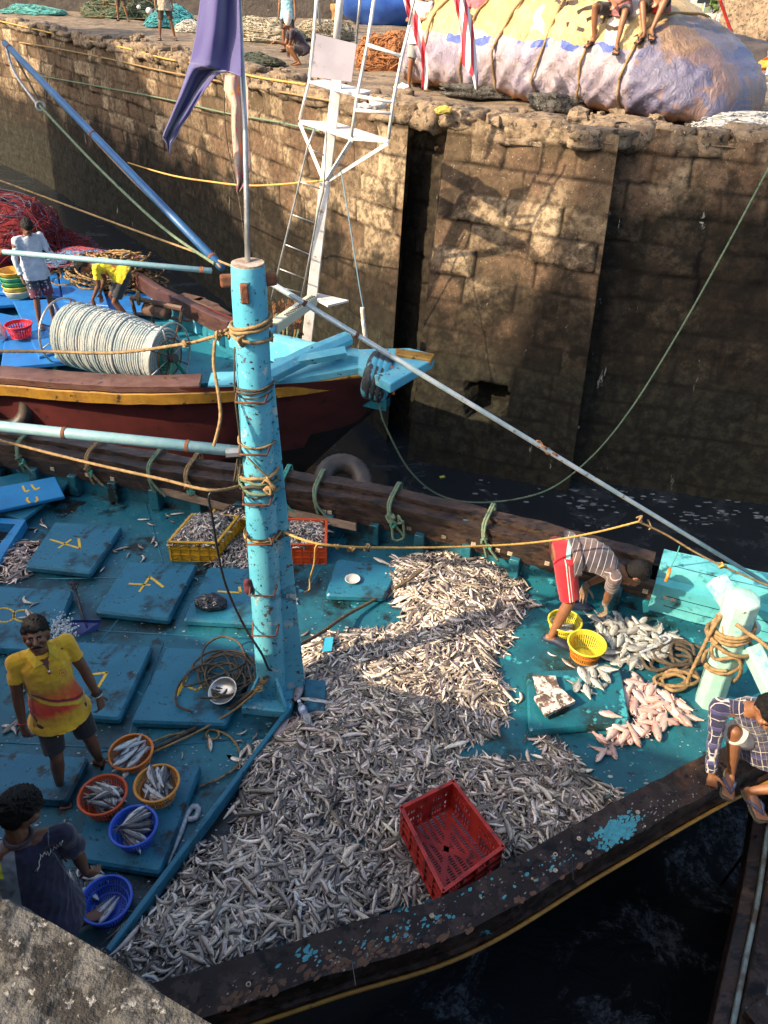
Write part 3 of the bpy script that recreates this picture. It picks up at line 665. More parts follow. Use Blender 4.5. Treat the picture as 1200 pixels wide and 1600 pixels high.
def heap_geo(polys, hmax, nfish, seed, kind='sprat', Lr=(.10,.20), step=.025, floor=0.0, ybias=None, ws=1.0, sharp=.22, hcol=(.035,.03,.028)):
    """polys: list of (world polygon, height scale). Returns verts, quads, colours, surface sampler"""
    rng = np.random.default_rng(seed); allp = np.concatenate([np.array(p) for p, _ in polys]); lo = allp.min(0)-.1; hi = allp.max(0)+.1
    def Hf(x, y):
        h = np.zeros(np.shape(x))
        for p, s in polys:
            ins = inpoly(x, y, p); d = pdist(x, y, p); wb = fbm(x*5, y*5)*1.2
            h = np.maximum(h, np.where(ins, s*hmax*(1-np.exp(-d/sharp))*(.55+.75*fbm(x*2.2+seed, y*2.2))*1.0+.0*wb, 0))
        return h
    gx = np.arange(lo[0], hi[0], step); gy = np.arange(lo[1], hi[1], step); X, Y = np.meshgrid(gx, gy, indexing='ij'); Hh = Hf(X, Y)
    nx_, ny_ = X.shape; idx = np.arange(nx_*ny_).reshape(nx_, ny_)
    ok = (Hh[:-1, :-1] > .012) & (Hh[1:, :-1] > .012) & (Hh[1:, 1:] > .012) & (Hh[:-1, 1:] > .012)
    bq = np.stack([idx[:-1, :-1], idx[1:, :-1], idx[1:, 1:], idx[:-1, 1:]], -1)[ok]
    bv = np.stack([X.ravel(), Y.ravel(), (Hh+floor-.014).ravel()], -1); used = np.unique(bq); remap = -np.ones(len(bv), int); remap[used] = np.arange(len(used))
    VV = [bv[used]]; QQ = [remap[bq]]; CC = [np.tile(np.array(hcol), (len(used), 1))]; base = len(used)
    pts = []
    while len(pts) < nfish:
        x = rng.uniform(lo[0], hi[0], 4000); y = rng.uniform(lo[1], hi[1], 4000); k = np.zeros(4000, bool); drop = rng.random(4000)
        for p, s in polys: k |= inpoly(x, y, p) | ((pdist(x, y, p) < .05) & (drop < .35))
        pts += list(zip(x[k], y[k]))
    pts = np.array(pts[:nfish]); h = Hf(pts[:, 0], pts[:, 1]); e = .03
    gxh = (Hf(pts[:, 0]+e, pts[:, 1])-h)/e; gyh = (Hf(pts[:, 0], pts[:, 1]+e)-h)/e
    flow = 4*math.pi*fbm(pts[:, 0]*1.3+seed*3, pts[:, 1]*1.3)
    tmpl = [fish_geo(1, r1, r2, 6, 6, b_, kind) for r1, r2, b_ in [(.19,.13,.2),(.22,.14,1.1),(.17,.13,-1.6),(.24,.15,.7),(.16,.12,2.3),(.20,.14,-.9),(.18,.14,-2.2)]]
    for i in range(nfish):
        v, q, c = tmpl[rng.integers(len(tmpl))]; L = rng.uniform(*Lr)*(1+.6*(rng.random() < .07))*(1-.3*(rng.random() < .3))
        yaw = flow[i]+rng.normal(0, .9); roll = rng.normal(0, 1.1); cy, sy = math.cos(yaw), math.sin(yaw); cr, sr = math.cos(roll), math.sin(roll)
        v = v*L; v = v*np.array([1, ws, ws]); y_ = v[:, 1]*cr-v[:, 2]*sr; z_ = v[:, 1]*sr+v[:, 2]*cr
        x2 = v[:, 0]*cy-y_*sy; y2 = v[:, 0]*sy+y_*cy; pit = rng.normal(0, .10)
        z2 = z_+(x2*np.clip(gxh[i], -1, 1)+y2*np.clip(gyh[i], -1, 1))*.8+v[:, 0]*pit
        z0 = h[i]+floor+L*.055+rng.uniform(-.014, .026)
        zz = z2+z0; zz = np.maximum(zz, floor+.003)
        VV.append(np.stack([x2+pts[i, 0], y2+pts[i, 1], zz], -1)); QQ.append(q+base)
        br = (rng.uniform(.22,.55) if rng.random() < .30 else .75+1.15*rng.random()**1.4)*np.array([1.0, 1-.10*rng.random(), 1-.18*rng.random()])
        CC.append(c*br); base += len(v)
    return np.concatenate(VV), np.concatenate(QQ), np.concatenate(CC), Hf
def wp(px, z=.05): return [tuple(P(x, y, z)[:2]) for x, y in px]
pA = wp([(625,868),(690,856),(770,862),(815,905),(828,940),(800,970),(790,1010),(770,1030),(795,1075),(795,1110),(760,1145),(700,1175),(730,1190),(735,1225),(690,1240),(655,1245),(640,1290),(655,1330),(640,1350),(600,1330),(560,1290),(500,1280),(480,1300),(430,1300),(365,1310),(375,1250),(380,1180),(430,1140),(500,1095),(470,1060),(460,1010),(520,985),(600,980),(640,965),(620,930),(580,900)], .06)
pB = wp([(300,1330),(370,1300),(450,1290),(520,1300),(600,1325),(650,1345),(690,1375),(660,1400),(600,1412),(500,1452),(400,1485),(320,1510),(240,1535),(150,1500),(200,1450),(260,1390)], .06)
pC = wp([(700,1190),(760,1178),(840,1190),(860,1165),(830,1148),(860,1150),(905,1180),(930,1225),(975,1240),(960,1265),(905,1290),(850,1320),(800,1345),(775,1340),(735,1240)], .06)
pA2 = wp([(690,880),(780,885),(800,930),(770,1000),(690,1010),(650,960),(650,910)], .2)
v, q, c, HfA = heap_geo([(pA, 1), (pB, .9), (pC, 1.0), (pA2, 1.35)], .17, 12500, 3, Lr=(.085, .18), step=.03)
# warmer, pinker patch tones where shrimp and pink fish are mixed in
me = npmesh('fish_heap', v, q, c); heap = link_mesh(me, 'fish_heap', m_fish)
tag(heap, 'huge grey silver heap of small loose fish spread over the boat deck', 'fish heap', kind='stuff')
# the 300 that show largest: individuals lying on top of the near end of the heap
def fish_obj(mesh, label, cat, loc, rot, group, mat_=None):
    k = {'small_fish': ('small_fish', 'small fish'), 'mackerel': ('mackerel', 'mackerel'), 'bream': ('silver_bream', 'bream'), 'pink_fish': ('pink_fish', 'pink fish'), 'long_fish': ('long_fish', 'long fish')}[mesh.name.split('.')[0]]
    o = bpy.data.objects.new(k[0], mesh); COL.objects.link(o); o.location = loc; o.rotation_euler = rot
    return tag(o, label, k[1], group)
def fmesh(name, m, *a, **k):
    v, q, c = fish_geo(*a, **k); me = npmesh(name, v, q, c); me.materials.append(m); return me
SP = [fmesh('small_fish', m_fish, L, L*.20, L*.13, 10, 9, b_, 'sprat') for L, b_ in [(.15,0),(.17,1.1),(.18,-.8),(.14,2.0),(.19,.5),(.13,-1.6),(.24,.25),(.12,.6),(.16,-2.1),(.11,1.3),(.17,.2),(.15,-.5)]]
for i_, me_ in enumerate(SP):
    ca_ = me_.color_attributes['col']; k_ = (1.5,.55,1.15,1.7,.4,1.0,1.3,.75,1.9,.5,1.25,.9)[i_]; w_ = (1,.96,.93) if i_ % 3 else (1.05,.92,.82)
    for d_ in ca_.data: c_ = d_.color; d_.color = (min(.92,c_[0]*k_*w_[0]), min(.92,c_[1]*k_*w_[1]), min(.92,c_[2]*k_*w_[2]), 1)
rng = np.random.default_rng(11); cnt = 0
zoneP = wp([(300,1345),(450,1300),(640,1350),(680,1390),(500,1450),(330,1500),(235,1525),(165,1498),(215,1440)], .1)
za = np.array(zoneP)
while cnt < 240:
    x, y = rng.uniform(za.min(0), za.max(0)); X = np.array([x]); Y = np.array([y])
    if not inpoly(X, Y, zoneP)[0]: continue
    h = float(HfA(X, Y)[0]); e = .04; gx = float(HfA(X+e, Y)[0]-h)/e; gy = float(HfA(X, Y+e)[0]-h)/e
    N = Vector((-gx*.7, -gy*.7, 1)).normalized(); Q = N.to_track_quat('Z', 'Y')@Matrix.Rotation(rng.uniform(0, 6.28), 3, 'Z').to_quaternion()@Matrix.Rotation(rng.normal(0, .35), 3, 'X').to_quaternion()
    fish_obj(SP[rng.integers(len(SP))], 'one of the small silver fish on top of the near end of the deck heap', 'fish', (x, y, h+.028+rng.uniform(0, .012)), Q.to_euler(), 'small fish on top of the near end of the heap'); cnt += 1
# loose strays on the deck, one by one
STR = [(225,812,.13),(236,820,.12),(240,845,.12),(245,850,.12),(220,855,.09),(178,862,.11),(188,858,.11),(200,868,.12),(225,873,.13),(262,806,.14),(278,803,.14),(268,815,.1),(160,890,.09),(65,815,.11),(70,822,.12),(55,830,.1),(48,826,.11),(308,905,.10),(345,890,.08),
       (458,930,.11),(462,940,.1),(478,990,.15),(598,878,.2),(575,892,.16),(600,905,.18),(590,912,.15),(828,948,.18),(862,1024,.11),(888,1038,.13),(815,1092,.17),(328,1160,.11),(285,1180,.09),(378,1147,.1),(400,1150,.12),(372,1158,.06),(300,1325,.19),(293,1390,.17),(318,1365,.15),(345,1350,.2),(330,1380,.15),(283,1385,.14),(400,1330,.2),(960,1250,.15),(700,1230,.15),(38,940,.18),(52,945,.15),(45,960,.15),(40,965,.14),(30,1075,.14),(35,1082,.12),(100,1290,.1),(350,1345,.12),(25,1130,.2),(20,1137,.22)]
for i, (x, y, L) in enumerate(STR):
    onlid = any(a[0] < x < a[2] and a[1] < y < a[3] for a in [(0,912,90,1016)])
    p = P(x, y, .104 if onlid else .012)
    o = fish_obj(SP[i % len(SP)], 'stray small fish lying alone on the bare blue deck', 'fish', p+V(0,0,.004), (rng.normal(0,.2), 0, rng.uniform(0, 6.28)), 'stray small fish scattered on the deck')
    o.scale = (L/.17*1.25,)*3
# pinkish cluster at the left edge
v, q, c, Hl = heap_geo([(wp([(-60,870),(20,850),(50,842),(68,848),(60,870),(48,890),(30,905),(0,905),(-60,915)], .03), 1)], .10, 420, 9, Lr=(.09,.17))
c = c*np.array([1.15,1.0,.98]); o = link_mesh(npmesh('fish_heap', v, q, c), 'fish_heap', m_fish); tag(o, 'small pinkish fish heap at the left edge beside the crossed 7 hatch lid', 'fish heap', kind='stuff')
# bow: bream pile and pink fish pile, individual fish
BR = [fmesh('bream', m_bream, L, L*.34, L*.15, 12, 10, b_, 'bream') for L, b_ in [(.21,0),(.19,.2),(.23,-.15),(.17,.1)]]
PK = [fmesh('pink_fish', m_pink, L, L*.30, L*.19, 12, 10, b_, 'pink') for L, b_ in [(.21,0),(.23,.15),(.19,-.1),(.25,.05)]]
def pile(mesh, poly, n, layers, label, cat, group, seed, z0=.0, dz=.02):
    rng = np.random.default_rng(seed); W = np.array(wp(poly, .05)); c = W.mean(0); placed = []
    tries = 0
    while len(placed) < n and tries < 9000:
        tries += 1
        x, y = rng.uniform(W.min(0), W.max(0))
        if not inpoly(np.array([x]), np.array([y]), [tuple(k) for k in W])[0]: continue
        near = sum(1 for a in placed if math.hypot(a[0]-x, a[1]-y) < .085)
        if near > layers+1 and tries < 4000: continue
        z = z0+.018+near*dz; placed.append((x, y))
        fish_obj(mesh[rng.integers(len(mesh))], label, cat, (x, y, z), (rng.normal(0, .28), rng.normal(0, .14), rng.uniform(0, 6.28)), group)
pile(BR, [(925,965),(960,962),(1000,975),(1045,990),(1068,1002),(1040,1015),(1020,1035),(985,1040),(958,1030),(945,1000)], 95, 2, 'one of the silver grey fish in the pile by the crouching man', 'fish', 'silver fish piled under the bent man', 21)
pile(BR, [(890,1068),(915,1052),(950,1055),(945,1080),(925,1100),(905,1095)], 13, 0, 'one of the silver fish on the turquoise hatch lid by the foam box', 'fish', 'silver fish on the foredeck hatch lid', 22, z0=.10)
pile(PK, [(975,1068),(1005,1055),(1040,1085),(1075,1105),(1065,1125),(1010,1130),(985,1110)], 44, 1, 'one of the pale pink fish in the pile beside the coiled bow rope', 'fish', 'pink fish piled on the foredeck', 23)
pile(PK, [(935,1150),(990,1125),(1035,1120),(1030,1140),(985,1150),(940,1180)], 24, 1, 'one of the pink fish in the lower pile behind the rounded hatch lid', 'fish', 'pink fish strewn below the foredeck hatch lid', 24)
for x, y, rz, z in [(955,1117,-.25,.11),(1083,1122,-.25,.0),(1058,1110,1.1,.0)]:
    fish_obj(PK[0], 'single pink fish lying apart from the pink piles on the foredeck', 'fish', P(x, y, z+.02), (0,0,rz), 'single pink fish lying apart')
for x, y, rz in [(915,1080,1.2),(968,1035,.2),(955,1030,-.4),(1050,990,.5)]:
    fish_obj(BR[1], 'silver fish lying flat at the rim of its pile on the foredeck', 'fish', P(x, y, .03), (0,0,rz), 'silver fish at the pile rim')
# three reddish fish and a larger one at the foot of the mast
for x, y, rz, s in [(440,1140,1.15,1.2),(458,1135,1.2,1.1),(474,1140,1.0,1.1)]:
    o = fish_obj(PK[1], 'reddish fish squeezed between the deck divider and the fish heap', 'fish', P(x, y, .06), (.3,0,rz), 'reddish fish below the mast'); o.scale = (s,)*3
v, q, c = fish_geo(.42, .085, .07, 12, 10, .1, 'pink'); me = npmesh('long_fish', v, q, c*np.array([.6,.7,.8])); me.materials.append(m_fish)
fish_obj(me, 'long grey fish lying head down against the mast base', 'fish', P(470,1070,.08), (.2,.1,1.45), None)
v, q, c = fish_geo(.36, .05, .05, 12, 10, .15, 'mack'); me = npmesh('long_fish', v, q, c); me.materials.append(m_mack)
fish_obj(me, 'dark slender fish across the dark blue tray by the mast', 'fish', P(500,1096,.11), (0,0,-.15), None)
# ribbon fish: long silver loop on the left deck, another one in the bream pile
m_rib = M('ribbon_fish_skin', (.55,.57,.60), (.30,.32,.35), 30, .3, (), .2, 60)
rp = [P(x, y, .02) for x, y in [(262,1352),(268,1338),(276,1318),(286,1290),(292,1272),(302,1260),(310,1264),(306,1278),(294,1280)]]
sp_ = smoothpath(rp, .02); MB().tube(sp_, [.006+.016*min(1, i/12) for i in range(len(sp_))], 8).build('ribbon_fish', m_rib, None, smooth=True)
tag(bpy.data.objects['ribbon_fish'], 'long curled silver ribbon fish beside the basket hatch lid', 'fish')
rp = [P(x, y, .09) for x, y in [(1000,1020),(1025,1010),(1040,1005),(1048,998),(1040,993),(1030,996)]]
o = MB().tube(smoothpath(rp, .02), .014, 8).build('ribbon_fish', m_rib, None, smooth=True); tag(o, 'silver ribbon fish looped on top of the silver fish pile at the bow', 'fish')
# ================================================================ BASKETS
def plastic(name, c, rough=.35): return M(name, c, tuple(k*.8 for k in c), 6, rough, [((.03,.03,.03), 14, .68, .08)], .1, 30)
m_or = plastic('orange_plastic', (.78,.22,.03)); m_rd = plastic('red_orange_plastic', (.62,.09,.02)); m_or2 = plastic('amber_plastic', (.72,.30,.05)); m_bl = plastic('blue_plastic', (.03,.10,.55)); m_yl = plastic('yellow_plastic', (.70,.60,.05)); m_pr = plastic('red_plastic', (.62,.02,.03))
def basket(px, py, R, h, label, m, m_in=None, z=.1, ribs=44, name='fish_basket', group=None, cat='basket', tilt=None, band=.25):
    c = P(px, py, z+h*.5); c = V(c.x, c.y, z+.003)
    t = thing(name, label, cat, c, group); r0 = R*.74
    def rz(zz): return r0+(R-r0)*zz/h
    # floor: solid centre plate and a slotted outer zone of spokes
    MB().lathe([(r0*.02,.004),(r0*.62,.004),(r0*.62,.010),(r0*.02,.010)], c, 32).build('base', m_in or m, t)
    mb = MB(); mb.torus(c+V(0,0,.007), r0*.97, .007); 
    for k in range(ribs):
        a = 2*math.pi*k/ribs; d = V(math.cos(a), math.sin(a), 0); mb.box(c+d*r0*.80+V(0,0,.007), (r0*.38, .007, .005), a)
    mb.build('slotted_floor', m_in or m, t)
    for zz0, zz1, mm in ((0.0, h*.5, 'side_slats'), (h*.5, h*(1-band), 'side_slats')):
        mb = MB()
        for k in range(ribs):
            a = 2*math.pi*k/ribs; da = 2*math.pi/ribs*.30; pts = []
            for zz, s_ in ((zz0, 0), (zz1, 0)):
                for aa in (a-da, a+da):
                    for dr in (0, -.004): pts.append(c+V(math.cos(aa)*(rz(zz)+dr), math.sin(aa)*(rz(zz)+dr), zz))
            mb.add(pts, [(0,2,6,4),(1,5,7,3),(0,4,5,1),(2,3,7,6)])
        mb.build('side_slats', m, t)
    n = 48
    for zz, th in ((h*.5, .010), (.004, .012)):
        MB().lathe([(rz(zz)+.002, zz-th/2), (rz(zz)+.004, zz), (rz(zz)+.002, zz+th/2), (rz(zz)-.006, zz+th/2), (rz(zz)-.006, zz-th/2), (rz(zz)+.002, zz-th/2)], c, n, cap=False).build('hoop', m, t, auto=40)
    zb = h*(1-band)
    def band_(dr, mat_, nm): MB().lathe([(rz(zb)+dr, zb), (rz(h*.97)+dr, h*.97)], c, n, cap=False).build(nm, mat_, t, smooth=True)
    band_(.001, m, 'upper_band')
    if m_in:
        band_(-.006, m_in, 'inner_lining')
        mb = MB()
        for k in range(ribs):
            a = 2*math.pi*k/ribs; da = 2*math.pi/ribs*.30
            mb.add([c+V(math.cos(aa)*(rz(zz)-.007), math.sin(aa)*(rz(zz)-.007), zz) for zz in (0, zb) for aa in (a-da, a+da)], [(0,1,3,2)])
        mb.build('inner_slats', m_in, t)
    MB().lathe([(R-.004,h-.014),(R+.010,h-.012),(R+.013,h-.003),(R+.008,h+.004),(R-.002,h+.005),(R-.008,h-.002),(R-.004,h-.014)], c, n, cap=False).build('rim', m_in or m, t, smooth=True)
    return t, c, rz
MK = [fmesh('mackerel', m_mack, L, L*.24, L*.17, 12, 12, b_, 'mack') for L, b_ in [(.26,0),(.28,.12),(.24,-.15),(.25,.2)]]
GF = 'fish filling the baskets on the near hatch lid'
def fill(c, R, h, n, label, group, mesh=MK, yaw0=0.0, spread=.5, seed=0, fan=None, zt=.8):
    rng = np.random.default_rng(seed)
    o = MB().lathe([(R*.1,-.001),(R*.72,0),(R*.80,h*zt*.55),(R*.1,h*zt*.62)], c+V(0,0,.012), 20)
    for k in range(n):
        a = rng.uniform(0, 6.28); rr = R*.42*math.sqrt(rng.random()); yaw = yaw0+rng.normal(0, spread)
        x, y = c.x+rr*math.cos(a), c.y+rr*math.sin(a)
        if fan: 
            fx, fy, a0, a1 = fan; yaw = a0+(a1-a0)*k/(n-1)+rng.normal(0,.06); x = c.x+fx+math.cos(yaw)*.10; y = c.y+fy+math.sin(yaw)*.10; yaw += math.pi
        lev = k/n
        f = fish_obj(mesh[rng.integers(len(mesh))], label, 'fish', (x, y, c.z+h*zt*(.30+.75*lev)), (rng.normal(0, .25), rng.normal(0, .12), yaw), group)
        f.scale = (min(1.0, R*1.62/.26),)*3
bk, c1, _ = basket(207,1185,.162,.17,'orange basket heaped with long silver fish, nearest the standing man\'s sandal', m_or, z=.02)
fill(c1,.19,.17,20,'one of the long silver fish heaped in the farthest orange basket','long fish in the farthest orange basket',yaw0=1.1,spread=.3,seed=1,zt=1.15)
bk, c2, _ = basket(163,1251,.166,.15,'dark orange basket full of dark grey fish on the hatch lid', m_rd)
fill(c2,.19,.15,20,'one of the dark grey fish in the leftmost orange basket','dark fish in the leftmost orange basket',yaw0=2.9,spread=.35,seed=2,zt=1.0)
bk, c3, _ = basket(247,1233,.158,.15,'light orange basket of silver fish, right of the other baskets', m_or2)
fill(c3,.18,.15,17,'one of the silver fish in the light orange basket','silver fish in the light orange basket',yaw0=-.9,spread=.35,seed=3,zt=.95)
bk, c4, _ = basket(211,1300,.158,.15,'blue basket with a fan of silver fish on the hatch lid', m_bl)
fill(c4,.165,.15,12,'one of the silver fish fanned out in the upper blue basket','silver fish in the upper blue basket',seed=4,fan=(-.11,.02,-.75,.75),zt=.8)
bk, c5, _ = basket(168,1414,.162,.14,'darker blue basket holding just two fish, nearest the camera', m_bl, z=.0)
for dx, dy, rz in ((-.03,0,.95),(.015,-.015,1.15)):
    fish_obj(MK[0], 'one of two olive silver fish alone in the nearest blue basket', 'fish', c5+V(dx,dy,.045), (0,0,rz), 'two fish in the nearest blue basket').scale=(.85,)*3
pile(MK, [(115,1360),(145,1352),(160,1368),(140,1395),(118,1400)], 9, 1, 'one of the silver fish on the deck under the navy shirted man\'s hand', 'fish', 'fish on the deck by the navy shirted man', 33)
bk, c6, _ = basket(881,980,.155,.17,'yellow basket half full of fish at the feet of the bent man', m_yl, z=0)
fill(c6,.155,.17,9,'one of the fish half filling the yellow basket','fish in the yellow basket',mesh=BR+MK,yaw0=-.5,spread=.7,seed=6,zt=.55)
basket(915,1015,.170,.17,'empty basket, yellow inside and orange outside, in front of the yellow one', m_or, m_yl, z=0)
# ================================================================ CRATES
def grid_crate(corn, h, label, m, z=0.0, fill_n=300, seed=0, dome=.05, group=None):
    q = [P(x, y, z+h) for x, y in corn]; q = [V(p.x, p.y, 0) for p in q]; c = sum(q, Vector())/4
    t = thing('fish_crate', label, 'crate', (c.x, c.y, z), group)
    for i in range(4):
        a = q[i]; b_ = q[(i+1) % 4]; d = (b_-a); L = d.length; d.normalize(); nn = Vector((d.y, -d.x, 0));
        if nn.dot((a+b_)/2-c) < 0: nn = -nn
        ang = math.atan2(d.y, d.x); mid = (a+b_)/2
        mb = MB(); mb.box(mid-nn*.012+V(0,0,z+h/2), (L-.024, .006, h-.01), ang); mb.build('side_panel', m, t)
        mb = MB(); nv = max(3, int(L/.085))
        for k in range(nv+1): mb.box(a+d*(L*k/nv)+V(0,0,z+h/2)-nn*.002, (.008 if 0 < k < nv else .02, .02, h-.006), ang)
        for zz in (.006, h*.33, h*.62): mb.box(mid+V(0,0,z+zz)-nn*.003, (L-.004, .018, .008), ang)
        for k in (0, 1):   # corner braces
            e = a+d*(L*(.02 if k == 0 else .98)); mb.box(e+d*(.03 if k == 0 else -.03)+V(0,0,z+.03)-nn*.004, (.07, .014, .006), Matrix.Rotation(ang, 3, 'Z')@Matrix.Rotation(-.8 if k == 0 else .8, 3, 'Y'))
        mb.build('rib_grid', m, t)
        MB().box(mid+V(0,0,z+h-.004), (L+.012, .028, .014), ang).build('rim', m, t, bevel=.004)
    MB().prism([(p.x, p.y) for p in q][::1], z+.002, z+.010).build('base', m, t)
    ins = [(c+(p-c)*.93) for p in q]
    v, qq, cc, _ = heap_geo([([(p.x, p.y) for p in ins], 1)], dome*1.6, fill_n, seed, Lr=(.045,.09), floor=z+h-.045, step=.02, sharp=.10, ws=1.2)
    cc = cc*1.25; f = link_mesh(npmesh('small_catch', v, qq, cc), 'small_catch', m_fish)
    tag(f, label.split(' crate')[0]+' crate filling of tiny silver fish', 'fish', kind='stuff')
    return t
grid_crate([(263,846),(338,848),(372,806),(300,803)], .26, 'front yellow crate heaped with tiny fish by the mast', m_ylc := plastic('crate_yellow', (.75,.42,.03)), fill_n=900, seed=41, dome=.12)
grid_crate([(331,802),(420,818),(412,782),(352,775)], .20, 'rear yellow crate full of tiny fish behind the mast', m_ylc, fill_n=500, seed=42)
grid_crate([(444,850),(509,850),(510,812),(449,810)], .27, 'orange red crate full of tiny fish right of the mast', plastic('crate_orange', (.72,.10,.02)), fill_n=500, seed=43)
v, q, c, _ = heap_geo([(wp([(328,880),(345,850),(372,832),(420,830),(435,884)], .04), 1)], .13, 900, 44, Lr=(.05,.10))
o = link_mesh(npmesh('small_catch', v, q, c*1.2), 'small_catch', m_fish); tag(o, 'loose heap of tiny fish between the yellow crates and the mast', 'fish', kind='stuff')
# big red slotted crate
def slot_panel(mb, a, b_, z0, z1, nn, th=.006):
    d = (b_-a); L = d.length; d.normalize(); ang = math.atan2(d.y, d.x); H = z1-z0
    def bx(u0, u1, w0, w1, ex=0): mb.box(a+d*((u0+u1)/2)+V(0,0,(w0+w1)/2)+nn*ex, (u1-u0, th, w1-w0), ang)
    rows = [(z0+H*.10, z0+H*.24), (z0+H*.30, z0+H*.44), (z0+H*.62, z0+H*.78)]; edges = [z0]+[k for r in rows for k in r]+[z1]
    for k in range(0, len(edges), 2): bx(0, L, edges[k], edges[k+1])
    for w0, w1 in rows:
        x = 0; grp = max(2, int(L/.20)); gw = L/grp
        for g in range(grp):
            s0, s1 = gw*g+gw*.2, gw*g+gw*.8; bx(gw*g, s0, w0, w1); bx(s1, gw*(g+1), w0, w1); ns = 6
            for k in range(1, ns): bx(s0+(s1-s0)*k/ns-.004, s0+(s1-s0)*k/ns+.004, w0, w1)
m_rc = M('red_crate_plastic', (.50,.035,.02), (.32,.02,.015), 7, .38, [((.04,.015,.012), 9, .58, .12)], .2, 30)
zc0 = .10; hc = .30
q = [P(x, y, zc0+hc) for x, y in [(708,1222),(784,1322),(693,1390),(629,1262)]]; q = [V(p.x, p.y, 0) for p in q]; c = sum(q, Vector())/4
RC = thing('fish_crate', 'large empty deep red slotted crate standing in the fish heap', 'crate', (c.x, c.y, zc0))
for i in range(4):
    a = q[i]; b_ = q[(i+1) % 4]; mid = (a+b_)/2; d = (b_-a).normalized(); nn = Vector((d.y, -d.x, 0)); nn = nn if nn.dot(mid-c) > 0 else -nn; ang = math.atan2(d.y, d.x); L = (b_-a).length
    ai = c+(a-c)*.985; bi_ = c+(b_-c)*.985; mb = MB(); slot_panel(mb, ai, bi_, zc0, zc0+hc-.01, nn); mb.build('slotted_side', m_rc, RC)
    mb = MB(); mb.box(mid+nn*.006+V(0,0,zc0+hc-.006), (L+.03, .028, .016), ang); mb.build('rim', m_rc, RC, bevel=.004)
    mb = MB()
    for zz in (.02, .13, .20): mb.box(mid+nn*.006+V(0,0,zc0+zz), (L+.01, .014, .009), ang)
    for k in range(0, int(L/.12)+1): mb.box(a+d*min(L, .12*k)+nn*.006+V(0,0,zc0+hc/2), (.009, .016, hc-.03), ang)
    mb.build('outer_ribs', m_rc, RC)
mb = MB(); ux = (q[1]-q[0]); uy = (q[3]-q[0]); nu = 30; 
for k in range(nu+1): 
    p0_ = q[0]+ux*(k/nu); mb.box(p0_+uy*.5+V(0,0,zc0+.012), (.009, uy.length*.98, .006), math.atan2(uy.y, uy.x)-math.pi/2)
for k in range(9): mb.box(q[0]+ux*.5+uy*(k/8)+V(0,0,zc0+.0135), (ux.length*.98, .022, .006), math.atan2(ux.y, ux.x))
for s_ in (1, -1):
    a = q[0] if s_ > 0 else q[1]; b_ = q[2] if s_ > 0 else q[3]; d = b_-a; mb.box((a+b_)/2+V(0,0,zc0+.0145), (d.length*.98, .04, .006), math.atan2(d.y, d.x))
mb.build('slotted_floor', m_rc, RC)
# ================================================================ SMALL THINGS ON DECK
m_alu = M('dull_aluminium', (.55,.55,.54), (.35,.35,.35), 9, .32, [((.15,.12,.1), 14, .62, .08)], .2, 40, metal=.7)
c = P(352,1092,.09); mb = MB(); mb.lathe([(.02,.0),(.095,.0),(.120,.040),(.130,.046),(.124,.048),(.114,.040),(.092,.006),(.02,.006)], (0,0,0), 30, cap=True)
o = mb.build('metal_dish', m_alu, None, smooth=True, loc=None); o.location = c+V(0,0,.08); o.rotation_euler = (.35,-.25,0); o.scale = (1,.95,1); tag(o, 'round aluminium dish tilted on the dark rope coil', 'dish')
c = P(551,907,.105); mb = MB(); mb.lathe([(.01,0),(.06,0),(.075,.022),(.080,.026),(.073,.026),(.058,.005),(.01,.005)], (0,0,0), 28)
o = mb.build('bowl', M('enamel', (.62,.60,.54), (.5,.48,.42), 9, .35), None, smooth=True); o.location = c; tag(o, 'small off-white enamel bowl on the small square hatch lid', 'bowl')
# bag
mb = MB(); bm_c = P(329,942,.14); mb.ell(bm_c, (.150,.100,.080), n=40, m=26); me = mb.mesh('plastic_bag')
for v_ in me.vertices:
    p = v_.co; k = noise.noise(p*22)*.022+abs(noise.noise(p*40))*.016; dv_ = (p-bm_c); v_.co = p+dv_.normalized()*k
m_bag = M('black_bag', (.010,.010,.012), None, 3, .22, (), .6, 30, spec=.8); o = link_mesh(me, 'plastic_bag', m_bag, None, smooth=False); tag(o, 'crumpled black plastic bag on the hatch lid with the yellow L', 'bag')
# shovel
SH = thing('shovel', 'shovel with black handle and dark blue blade by the ice', 'shovel', P(140,975,0))
h0 = P(115,914,.115); h1 = P(133,975,.10)
MB().tube([h0+V(0,0,.02), h1+V(0,0,.04)], .014, 10).build('shaft', M('black_plastic', (.015,.015,.017), None, 3, .35), SH, smooth=True)
dx = (P(125,915,.1)-P(106,915,.1)).normalized()
mb = MB(); mb.tube([h0-dx*.05+V(0,0,.02), h0+dx*.05+V(0,0,.02)], .014, 8); mb.tube([h0+dx*.05+V(0,0,.02), h0.lerp(h1, .16)+dx*.016+V(0,0,.024)], .010, 8); mb.tube([h0-dx*.05+V(0,0,.02), h0.lerp(h1, .16)-dx*.016+V(0,0,.024)], .010, 8); mb.build('grip', bpy.data.materials['black_plastic'], SH, smooth=True)
m_bs = plastic('navy_plastic', (.02,.05,.22)); q = [P(x, y, z) for x, y, z in [(112,974,.09),(158,970,.09),(152,984,.03),(126,992,.03),(112,985,.05)]]
mb = MB(); lo = [p-V(0,0,.006) for p in q]; mb.add(q+lo, [(0,1,2,3,4),(9,8,7,6,5),(0,5,6,1),(1,6,7,2),(2,7,8,3),(3,8,9,4),(4,9,5,0)])
mb.box((q[0]+q[1])/2+V(0,0,.015), ((q[1]-q[0]).length,.008,.035), .05); mb.build('blade', m_bs, SH)
MB().tube([P(131,962,.10)+V(0,0,.035), P(137,982,.05)], [.018,.013], 10).build('socket', m_bs, SH, smooth=True)
